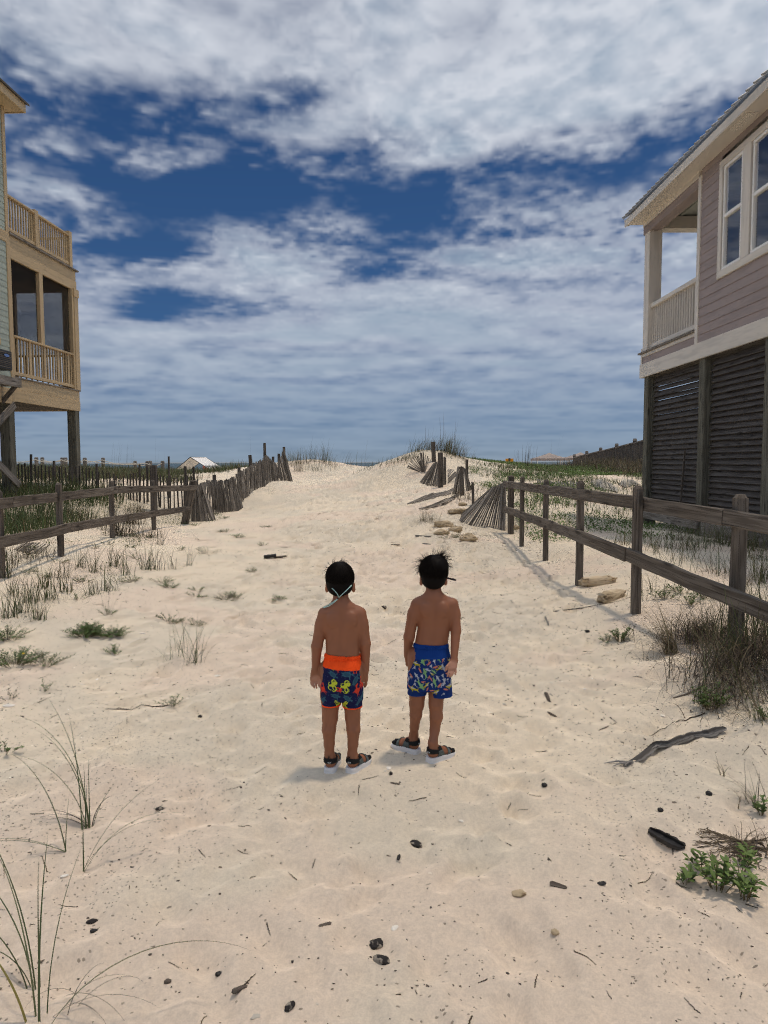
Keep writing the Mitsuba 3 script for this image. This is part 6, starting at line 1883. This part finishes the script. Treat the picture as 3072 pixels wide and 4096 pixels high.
# ---- the boy on the left
b1 = thing('person', 'boy on the left seen from behind in orange and navy swim shorts, arms hanging', 'person')
B1 = Boy(b1, 3.78, 3.86)
w = B1.w
F = Field(w(-.42, 0, -.14) - [0, 0, .06], w(-.06, 1.2, .18), .0038)
F.loft([(*(lambda q: (q[2], q[0], q[1]))(w(x, z, dy)), a * 1.02, b) for z, x, a, b, dy in ((.44, -.229, .10, .070, 0), (.52, -.229, .103, .078, 0), (.60, -.228, .098, .074, 0), (.675, -.226, .091, .060, .003), (.745, -.225, .093, .060, .004), (.80, -.2225, .099, .064, .002), (.85, -.2205, .106, .066, 0), (.895, -.226, .096, .060, 0), (.925, -.231, .060, .046, .002))], .02)
F.cone(w(-.234, .915, -.004), w(-.2345, 1.0, .010), .046, .039, .035)
for s, (x, z) in ((-1, (-.300, .902)), (1, (-.158, .905))):
    F.cone(w(-.230, .940, -.008), w(x, z, -.006), .030, .030, .035)
    F.ellipsoid(w(-.228 + s * .052, .855, -.056), (.026, .014, .040), .018)          # shoulder blade
F.cone(w(-.226, .89, -.069), w(-.226, .68, -.062), .006, .006, .022, cut=True)      # spine
hc1 = w(-.237, 1.075, .022)
head(F, hc1)
# arms
F.cone(w(-.322, .888, 0), w(-.342, .82, 0), .036, .034, .022)
F.cone(w(-.338, .84, 0), w(-.3645, .712, -.004), .0335, .0305, .010)
F.cone(w(-.3645, .712, -.004), w(-.3735, .585, .010), .0305, .0205, .010)
F.cone(w(-.132, .890, 0), w(-.118, .82, 0), .036, .033, .022)
F.cone(w(-.119, .84, 0), w(-.1035, .726, .0), .0325, .0295, .010)
F.cone(w(-.1035, .726, .0), w(-.102, .578, .022), .0295, .0195, .010)
# left hand: palm turned back, thumb towards the shorts
J = lambda *p: [w(*q) for q in p]
hand(F, w(-.3735, .580, .010), w(-.379, .532, .008), (1, 0, 0), 1,
     [J((-.396, .532, .008), (-.398, .508, .004), (-.392, .494, -.004)), J((-.3845, .528, .008), (-.386, .500, .002), (-.381, .482, -.008)), J((-.373, .528, .008), (-.372, .500, .000), (-.368, .481, -.008)), J((-.362, .532, .008), (-.358, .508, .002), (-.355, .490, -.005))],
     J((-.362, .562, .006), (-.346, .546, .000), (-.340, .526, -.002)))
hand(F, w(-.102, .574, .022), w(-.100, .528, .028), (0, 1, 0), 1,
     [J((-.098, .528, .045), (-.099, .505, .048), (-.106, .492, .046)), J((-.098, .526, .034), (-.099, .500, .037), (-.107, .486, .034)), J((-.099, .526, .023), (-.100, .501, .024), (-.108, .487, .022)), J((-.100, .530, .013), (-.102, .510, .012), (-.108, .498, .010))],
     J((-.104, .556, .040), (-.114, .540, .052), (-.118, .522, .052)))
# legs
kx = [(-.283, .58, .072), (-.293, .44, .056), (-.297, .315, .0425), (-.3035, .25, .0375), (-.3025, .17, .0295)]
for (xa, za, ra), (xb, zb, rb) in zip(kx[:-1], kx[1:]):
    F.cone(w(xa, za, -.004 if za < .3 else .004), w(xb, zb, -.008 if zb < .3 and zb > .2 else 0), ra, rb, .012)
kx = [(-.178, .58, .072), (-.176, .44, .055), (-.174, .315, .0405), (-.1705, .252, .0375), (-.1735, .17, .029)]
for (xa, za, ra), (xb, zb, rb) in zip(kx[:-1], kx[1:]):
    F.cone(w(xa, za, -.004 if za < .3 else .004), w(xb, zb, -.008 if zb < .3 and zb > .2 else 0), ra, rb, .012)
a1, a2 = w(-.302, .112, .004), w(-.177, .112, .002)
F.cone(w(-.3025, .17, 0), a1, .0295, .0245, .01)
F.cone(w(-.1735, .17, 0), a2, .029, .0235, .01)
sandal(B1, (a1[0] + .000, a1[1] - .036), (a1[0] + .028, a1[1] + .14), F, a1, 'left sandal, chunky white sole')
sandal(B1, (a2[0] - .016, a2[1] - .033), (a2[0] + .075, a2[1] + .11), F, a2, 'right sandal turned outward, chunky white sole')
v, f = F.mesh(4)
put(b1, 'body', mesh_vc((v, f), colour_skin(v, [(w(-.366, .505, 0), .045)])), 'mat_skin', smooth=True)

NAVY, ORANGE, TEAL, TEAL2, LIME, CRAB = (.008, .012, .060), (.90, .085, .012), (.040, .115, .165), (.025, .075, .125), (.52, .60, .05), (.62, .055, .028)


def shorts(boy, rows, legs, waist, seed, step=.003):
    """A pair of swim shorts as a cloth shell round hips and thighs, open at the hems."""
    lo = np.array([min(r[1] - r[3] for r in rows) - .05, boy.yc - .16, min(l[1][2] for l in legs) - .05])
    hi = np.array([max(r[1] + r[3] for r in rows) + .05, boy.yc + .16, waist + .04])
    G = Field(lo, hi, step)
    G.loft(rows, .01, power=2.4)
    for p, q, r0, r1 in legs:
        G.cone(p, q, r0, r1, .018, flat=(1, 1.22))
    w_, X, Y, Z = G.window(lo, hi + 1)
    pts = np.stack(np.broadcast_arrays(X, Y, Z), -1)
    th = np.arctan2(X - rows[0][1], Y - boy.yc)
    fold = .0034 * (meshkit.fbm(np.stack(np.broadcast_arrays(X * 26, Y * 26, Z * 9), -1), 2, seed) - .5) * 2
    gather = .0024 * np.sin(th * 46 + 3 * np.sin(th * 7)) * np.clip(1 - (waist - .022 - Z) / .05, 0, 1) * (Z < waist - .004)
    band = -.0016 * ((np.abs(Z - (waist - .012)) < .009)) + .002 * (np.abs(Z - (waist - .026)) < .004)
    G.a[w_] = G.a[w_] + fold + gather + band
    inner = G.a[w_] + .0075
    cut = np.full(np.broadcast_shapes(X.shape, Y.shape, Z.shape), 1.0, np.float32)
    mx = sum(l[1][0] for l in legs) / 2
    for p, q, r0, r1 in legs:
        s_ = -1 if q[0] < mx else 1
        hem = q[2] + .006 * np.cos((X - q[0]) * 20)
        side_ = (X - mx) * s_ > 0
        cut = np.where(side_, hem - Z, cut)
        inner = np.where(side_ & (Z > q[2] + .05), 1.0, inner)
    top_in = np.where(Z > waist - .02, G.a[w_] + .005, 1.0)
    G.a[w_] = np.maximum(np.maximum(np.maximum(G.a[w_], cut), np.maximum(-inner, -top_in)), Z - waist - .05 * (X - rows[0][1]) * boy.tilt)
    return G.mesh(1)


B1.tilt = -1.2
rows = [(*(lambda q: (q[2], q[0], q[1]))(w(x, z, dy)), a * 1.02, b) for z, x, a, b, dy in ((.425, -.230, .108, .078, 0), (.50, -.231, .110, .084, -.002), (.56, -.2305, .109, .087, -.004), (.612, -.230, .106, .082, -.003), (.645, -.228, .0965, .071, 0), (.690, -.226, .090, .062, .002))]
legs = [(w(-.287, .50), w(-.2905, .384), .055, .051), (w(-.178, .50), w(-.1735, .376), .055, .054)]
v, f = shorts(B1, rows, legs, w(-.226, .672)[2], 3)
k = (B1.yc - .085) / B1.yp
xc, yc_, ra = w(-.230, .5)[0], B1.yc, .110


def print_uv(v):
    th = np.arctan2(v[:, 0] - xc, -(v[:, 1] - yc_))
    return xc + ra * th, v[:, 2]


def motif_at(zx, zy, org, sc, kk, yp, f=FOCAL):
    """Print position on the cloth from its place on the seat of the shorts."""
    d = direction(org[0] + zx / sc, org[1] + zy / sc)
    t = kk * yp / d[1]
    x, z = d[0] * t, EYE + d[2] * t
    return xc + ra * math.asin(np.clip((x - xc) / ra, -.99, .99)), z


u, z = print_uv(v)
C = np.tile(NAVY, (len(v), 1)).astype(float)
dots = meshkit.noise(np.stack([u * 420, z * 420, 0 * u], -1), 3) > .90
C[dots] = (.05, .07, .16)
mpx = 1 / 5.53 * B1.yp * k / FOCAL
M = []
for kind, x, y, s, rot, c, c2 in (('turtle', 590, 655, 210, -.55, TEAL, TEAL2), ('turtle', 945, 650, 240, -.08, TEAL, TEAL2), ('turtle', 365, 740, 150, 1.0, TEAL, TEAL2), ('turtle', 1125, 800, 230, 1.1, TEAL, TEAL2),
                                   ('octopus', 590, 890, 235, 0, LIME, None), ('octopus', 910, 920, 255, -.1, LIME, None), ('crab', 405, 1020, 190, .3, CRAB, None), ('crab', 1165, 1040, 200, -.4, CRAB, None), ('turtle', 640, 1140, 200, -.15, TEAL, TEAL2),
                                   ('turtle', 970, 1190, 215, -.5, TEAL, TEAL2), ('turtle', 405, 1260, 160, .9, TEAL, TEAL2), ('turtle', 1200, 1290, 200, .9, TEAL, TEAL2), ('octopus', 640, 1350, 190, .2, LIME, None), ('octopus', 930, 1375, 200, .1, LIME, None),
                                   ('crab', 405, 470, 150, .2, CRAB, None), ('crab', 705, 545, 110, -.4, CRAB, None), ('crab', 1120, 545, 130, 3.0, CRAB, None), ('crab', 770, 1000, 130, 1.2, CRAB, None), ('octopus', 610, 500, 120, 3.0, LIME, None)):
    q = motif_at(x, y, (1220, 2580), 5.53, k, B1.yp)
    M.append((kind, q[0], q[1], s * mpx, rot, c, c2))
M += [(kd, qx + dx, qz + dz, s, r_, c, c2) for (kd, qx, qz, s, r_, c, c2) in M[:14] for dx, dz in ((.27, .02), (-.27, -.01))]
put_print(C, u, z, None, M)
zy = w(-.23, .603)[2] - .085 * (v[:, 0] - xc)
C[z > zy] = ORANGE
C[(v[:, 0] > xc + .102) & (z > w(-.23, .548)[2])] = ORANGE
mx = (legs[0][1][0] + legs[1][1][0]) / 2
hz = np.where(v[:, 0] < mx, legs[0][1][2], legs[1][1][2])
C[z < hz + .0125] = ORANGE
put(b1, 'shorts', mesh_vc((v, f), C), 'mat_cloth', label='orange and navy swim shorts printed with turtles, crabs and octopuses', smooth=True)
# hair: a cap and the strands over it
Hf = Field(hc1 - .13, hc1 + .13, .003)
Hf.ellipsoid(hc1 + [0, -.010, .016], (.0765, .092, .084), .01)
Hf.ellipsoid(hc1 + [0, -.030, -.034], (.067, .062, .062), .03)
w_, X, Y, Z = Hf.window(hc1 - 1, hc1 + 1)
x, y, zz = X - hc1[0], Y - hc1[1], Z - hc1[2]
Hf.a[w_] = np.maximum(Hf.a[w_], np.maximum(np.minimum(.075 - zz, y - (.045 + .35 * zz)), -(zz + .088)))
Hf.a[w_] = np.maximum(Hf.a[w_], -(zz + .030 - .75 * y))
Hf.a[w_] += .0022 * (meshkit.fbm(np.stack(np.broadcast_arrays(X * 70, Y * 70, Z * 45), -1), 2, 6) - .5)
hv, hf = Hf.mesh(1)
hm = mesh_vc((hv, hf), np.tile((.006, .005, .005), (len(hv), 1)))
hair_strands(hc1 + [0, -.010, .014], (.0772, .093, .085), 2200, hr, .05, .004, out=hm, low=-.75)
lock(hc1 + [-.03, -.01, .093], (-.5, 0, .8), .035, 6, hr, .25, (.6, 0, -.2), hm)
lock(hc1 + [.0, -.01, .096], (.6, 0, .6), .04, 8, hr, .25, (.5, 0, -.4), hm)
lock(hc1 + [-.055, -.01, .07], (-.8, 0, .3), .03, 5, hr, .25, (0, 0, -.4), hm)
put(b1, 'hair', hm, 'mat_hair', label='short black hair', smooth=True)
# sunglasses cord
cord = thing('eyewear_cord', 'mint green eyewear cord hanging behind the head of the left boy', 'eyewear cord')
cw = lambda zx, zy, dy: w(*(lambda d: (d[0] * B1.yp / d[1], EYE + d[2] * B1.yp / d[1]))(direction(1220 + zx / 4.88, 2220 + zy / 4.88)), dy)
put(cord, 'strand', tube([cw(512, 632, -.052), cw(560, 680, -.078), cw(612, 735, -.082), cw(645, 785, -.072), cw(652, 825, -.064)], .0024, 6), 'mat_cord')
put(cord, 'strand', tube([cw(872, 630, -.056), cw(800, 700, -.082), cw(730, 765, -.078), cw(665, 828, -.064)], .0024, 6), 'mat_cord')
put(cord, 'end_sleeve', tube([cw(470, 592, -.018), cw(490, 615, -.038), cw(518, 640, -.054)], [.003, .0046, .0036], 7), 'mat_cord')
put(cord, 'end_sleeve', tube([cw(918, 565, -.018), cw(895, 600, -.040), cw(864, 640, -.058)], [.003, .0046, .0036], 7), 'mat_cord')
put(cord, 'tail', tube([cw(640, 862, -.066), cw(560, 930, -.058), cw(470, 995, -.046), cw(362, 1032, -.030)], .0026, 6), 'mat_cord')
put(cord, 'tail', tube([cw(625, 862, -.066), cw(530, 930, -.056), cw(440, 980, -.042), cw(355, 1026, -.028)], .0024, 6), 'mat_cord')
s_ = trimesh.creation.icosphere(2, .0048)
put(cord, 'bead', (s_.vertices + cw(640, 848, -.067), s_.faces), 'mat_black_metal', smooth=True)

# ---- the boy on the right
b2 = thing('person', 'boy on the right from behind in blue shark print shorts, hair windblown, palm open', 'person')
B2 = Boy(b2, 4.0, 4.05)
w = B2.w
F = Field(w(.07, 0, -.16) - [0, 0, .06], w(.47, 1.22, .2), .0038)
F.loft([(*(lambda q: (q[2], q[0], q[1]))(w(x, z, dy)), a * 1.01, b) for z, x, a, b, dy in ((.44, .258, .10, .070, 0), (.52, .260, .104, .078, 0), (.60, .264, .098, .074, 0), (.668, .2685, .0945, .060, .003), (.766, .283, .0935, .060, .004), (.81, .2855, .098, .064, .002), (.86, .2865, .105, .067, 0), (.90, .285, .096, .060, 0), (.928, .282, .060, .046, .002))], .02)
F.cone(w(.281, .915, -.004), w(.2795, 1.0, .010), .046, .040, .035)
for s, (x, z) in ((-1, (.212, .910)), (1, (.352, .907))):
    F.cone(w(.281, .942, -.008), w(x, z, -.006), .030, .030, .035)
    F.ellipsoid(w(.285 + s * .052, .862, -.056), (.026, .015, .040), .018)
F.cone(w(.286, .895, -.070), w(.274, .68, -.062), .006, .006, .022, cut=True)
hc2 = w(.281, 1.073, .022)
head(F, hc2, ears=(.073, .069))
F.cone(w(.187, .895, 0), w(.165, .83, 0), .036, .034, .022)
F.cone(w(.166, .845, 0), w(.140, .705, .000), .0335, .0305, .010)
F.cone(w(.140, .705, .000), w(.131, .600, .060), .0305, .0205, .010)
F.cone(w(.386, .896, 0), w(.401, .83, -.004), .036, .033, .022)
F.cone(w(.401, .845, -.004), w(.4085, .742, -.026), .0325, .0285, .010)
F.cone(w(.4085, .742, -.026), w(.3975, .570, -.090), .0285, .0195, .010)
J = lambda *p: [w(*q) for q in p]
hand(F, w(.131, .596, .064), w(.136, .560, .092), (.3, 0, 1), 1,
     [J((.136, .575, .096), (.140, .558, .116), (.148, .545, .122)), J((.136, .564, .096), (.140, .545, .116), (.149, .532, .120)), J((.136, .553, .094), (.140, .534, .110), (.148, .522, .114)), J((.136, .543, .090), (.139, .526, .100), (.146, .516, .104))],
     J((.138, .588, .078), (.150, .578, .098), (.158, .566, .104)))
hand(F, w(.3965, .566, -.092), w(.386, .522, -.112), (1, 0, .12), -1,
     [J((.404, .522, -.112), (.4085, .504, -.120), (.406, .488, -.128)), J((.392, .516, -.114), (.392, .496, -.126), (.386, .478, -.134)), J((.381, .514, -.114), (.380, .493, -.128), (.374, .473, -.136)), J((.370, .517, -.113), (.366, .497, -.126), (.361, .476, -.134))],
     J((.376, .552, -.104), (.358, .534, -.116), (.349, .508, -.122)), thick=.0125)
kx = [(.202, .58, .072), (.192, .44, .056), (.1845, .315, .0425), (.179, .25, .0345), (.171, .18, .0265)]
for (xa, za, ra_), (xb, zb, rb) in zip(kx[:-1], kx[1:]):
    F.cone(w(xa, za, 0), w(xb, zb, .02 if zb < .2 else 0), ra_, rb, .012)
kx = [(.308, .58, .072), (.302, .44, .056), (.2945, .315, .041), (.297, .24, .0375), (.288, .16, .0285)]
for (xa, za, ra_), (xb, zb, rb) in zip(kx[:-1], kx[1:]):
    F.cone(w(xa, za, -.02 if za < .4 else 0), w(xb, zb, -.03 if zb < .4 else 0), ra_, rb, .012)
a1 = np.array([.172, 4.100, .092])
a2 = np.array([.276, 3.975, .094])
F.cone(w(.171, .18, .02), a1, .0265, .0235, .01)
F.cone(w(.288, .16, -.03), a2, .0285, .0235, .01)
sandal(B2, (a1[0] + .027, a1[1] - .022), (a1[0] - .12, a1[1] + .09), F, a1, 'left sandal turned outward, chunky white sole')
sandal(B2, (a2[0] - .026, a2[1] - .024), (a2[0] + .12, a2[1] + .09), F, a2, 'right sandal turned outward, chunky white sole')
v, f = F.mesh(4)
put(b2, 'body', mesh_vc((v, f), colour_skin(v, [(w(.382, .515, -.125), .05)])), 'mat_skin', smooth=True)
B2.tilt = -.5
rows = [(*(lambda q: (q[2], q[0], q[1]))(w(x, z, dy)), a * 1.01, b) for z, x, a, b, dy in ((.41, .2565, .122, .080, 0), (.50, .2585, .120, .086, -.002), (.56, .2595, .1185, .088, -.004), (.60, .2605, .114, .083, -.003), (.64, .265, .100, .072, 0), (.69, .2685, .0925, .062, .002))]
legs = [(w(.198, .50), w(.184, .372), .060, .055), (w(.312, .50), w(.3225, .366), .062, .068)]
v, f = shorts(B2, rows, legs, w(.268, .672)[2], 9)
k = (B2.yc - .085) / B2.yp
xc, yc_, ra = w(.2585, .5)[0], B2.yc, .119
u, z = print_uv(v)
BLUE, BLUE2 = (.006, .028, .150), (.005, .040, .215)
GRN, YEL, SAL, WHT = (.20, .40, .17), (.42, .37, .02), (.55, .19, .13), (.42, .47, .54)
C = np.tile(BLUE, (len(v), 1)).astype(float)
mpx = 1 / 5.925 * B2.yp * k / FOCAL
M = []
dg = math.radians
for kind, x, y, s, rot, c in (('ray', 320, 535, 90, 0, WHT), ('shark', 490, 620, 250, -55, GRN), ('shark', 650, 560, 230, 15, YEL), ('ray', 250, 610, 130, -20, WHT), ('shark', 350, 695, 220, 165, YEL), ('ray', 845, 630, 140, 15, WHT), ('shark', 960, 570, 160, 125, GRN), ('fish', 1070, 595, 150, 60, SAL), ('ray', 1150, 540, 110, 0, WHT),
                              ('fish', 675, 670, 160, 38, SAL), ('ray', 745, 740, 140, 40, WHT), ('fish', 870, 755, 160, 190, SAL), ('shark', 985, 770, 230, 30, YEL), ('shark', 240, 835, 190, -65, WHT), ('ray', 322, 800, 130, -60, WHT), ('fish', 435, 840, 160, 120, SAL), ('shark', 555, 890, 250, 110, GRN), ('shark', 630, 820, 170, 160, WHT),
                              ('shark', 830, 870, 170, -30, GRN), ('shark', 765, 920, 130, 155, YEL), ('shark', 370, 970, 170, 130, WHT), ('fish', 280, 995, 160, 150, SAL), ('ray', 480, 985, 140, 30, WHT), ('fish', 672, 1000, 130, 60, SAL), ('fish', 745, 1050, 120, -55, SAL), ('shark', 850, 1110, 260, 115, GRN), ('shark', 935, 1020, 190, 125, WHT),
                              ('ray', 1045, 970, 130, 20, WHT), ('ray', 245, 1120, 160, 10, WHT), ('fish', 510, 1115, 140, 180, SAL), ('shark', 455, 1210, 280, -55, GRN), ('shark', 600, 1185, 210, 40, YEL), ('ray', 765, 1185, 130, 20, WHT), ('fish', 985, 1200, 170, 232, SAL), ('shark', 1075, 1150, 150, 250, WHT), ('ray', 1140, 1085, 100, 0, WHT), ('ray', 1190, 1230, 120, 40, WHT),
                              ('shark', 190, 1240, 110, 70, WHT), ('shark', 305, 1295, 260, 170, YEL), ('fish', 620, 1290, 130, 55, SAL), ('fish', 770, 1320, 150, 180, SAL), ('shark', 890, 1370, 250, 35, YEL), ('fish', 1105, 1305, 150, 165, SAL), ('ray', 1060, 1405, 100, -60, WHT), ('shark', 550, 1410, 110, 25, WHT), ('shark', 1195, 1140, 90, 60, WHT)):
    q = motif_at(x, y, (1600, 2540), 5.925, k, B2.yp)
    M.append((kind, q[0], q[1], s * mpx, dg(rot), c, WHT if c is YEL else None))
M += [(kd, qx + dx, qz + .01, s, r_, c, c2) for (kd, qx, qz, s, r_, c, c2) in M for dx in (.25, -.25)]
put_print(C, u, z, None, M)
C[z > w(.26, .598)[2] + .03 * (v[:, 0] - xc)] = BLUE2
mx = (legs[0][1][0] + legs[1][1][0]) / 2
hz = np.where(v[:, 0] < mx, legs[0][1][2], legs[1][1][2])
C[z < hz + .010] = BLUE2
put(b2, 'shorts', mesh_vc((v, f), C), 'mat_cloth', label='blue swim shorts printed with small sharks and rays', smooth=True)
Hf = Field(hc2 - .14, hc2 + .14, .003)
Hf.ellipsoid(hc2 + [.0, -.010, .018], (.0770, .092, .084), .01)
Hf.ellipsoid(hc2 + [.026, -.010, .045], (.054, .070, .060), .03)
Hf.ellipsoid(hc2 + [-.004, -.030, -.034], (.066, .062, .064), .03)
w_, X, Y, Z = Hf.window(hc2 - 1, hc2 + 1)
y, zz = Y - hc2[1], Z - hc2[2]
Hf.a[w_] = np.maximum(Hf.a[w_], np.maximum(np.minimum(.075 - zz, y - (.045 + .35 * zz)), -(zz + .088)))
Hf.a[w_] = np.maximum(Hf.a[w_], -(zz + .030 - .75 * y))
Hf.a[w_] += .004 * (meshkit.fbm(np.stack(np.broadcast_arrays(X * 60, Y * 60, Z * 40), -1), 2, 6) - .5)
hv, hf = Hf.mesh(1)
hm = mesh_vc((hv, hf), np.tile((.006, .005, .005), (len(hv), 1)))
hair_strands(hc2 + [.0, -.010, .018], (.0782, .093, .085), 2200, hr, .055, .009, crown=(.2, -.3, 1), out=hm, low=-.7)
for root, d, L, n, bend in (((.018, -.03, .092), (.65, 0, .6), .065, 20, (.1, 0, .2)), ((.035, -.02, .090), (.9, 0, .35), .06, 18, (.1, 0, -.05)), ((.03, -.02, .090), (.4, 0, .8), .05, 10, (.3, 0, .1)), ((.005, -.02, .098), (-.1, 0, 1), .05, 7, (0, 0, 0)), ((-.046, -.02, .066), (-.85, 0, .5), .06, 20, (-.2, 0, -.35)), ((-.058, -.02, .055), (-.9, 0, .05), .05, 20, (-.1, 0, -.5)), ((-.066, -.01, .035), (-.7, 0, -.4), .04, 16, (0, 0, -.4)), ((-.035, -.02, .085), (-.2, 0, 1), .04, 10, (-.1, 0, 0)), ((.066, -.01, .050), (.7, 0, -.2), .035, 18, (0, 0, -.5)), ((.055, -.01, .075), (.8, 0, .2), .04, 14, (.1, 0, -.5))):
    lock(hc2 + np.array(root), d, L, n, hr, .24, bend, hm, base=.011, thick=.0017)
put(b2, 'hair', hm, 'mat_hair', label='tousled black hair lifted by wind', smooth=True)
sgl = thing('sunglasses', 'dark sunglasses with one arm sticking out beside the ear of the right boy', 'sunglasses')
put(sgl, 'temple', beam(hc2 + [.055, .050, -.030], hc2 + [.124, -.030, -.036], .004, .011, bevel=.001), 'mat_black_metal', label='black glasses arm sticking out')
put(sgl, 'temple', beam(hc2 + [-.066, .080, -.024], hc2 + [-.074, -.004, -.026], .004, .009, bevel=.001), 'mat_black_metal')
put(sgl, 'frame', beam(hc2 + [-.066, .086, -.026], hc2 + [.064, .086, -.026], .004, .008, bevel=.001), 'mat_black_metal')
for s in (-1, 1):
    e = trimesh.creation.icosphere(2)
    put(sgl, 'lens', (e.vertices * [.026, .004, .019] + hc2 + [s * .032, .090, -.030], e.faces), 'mat_black_metal', smooth=True)
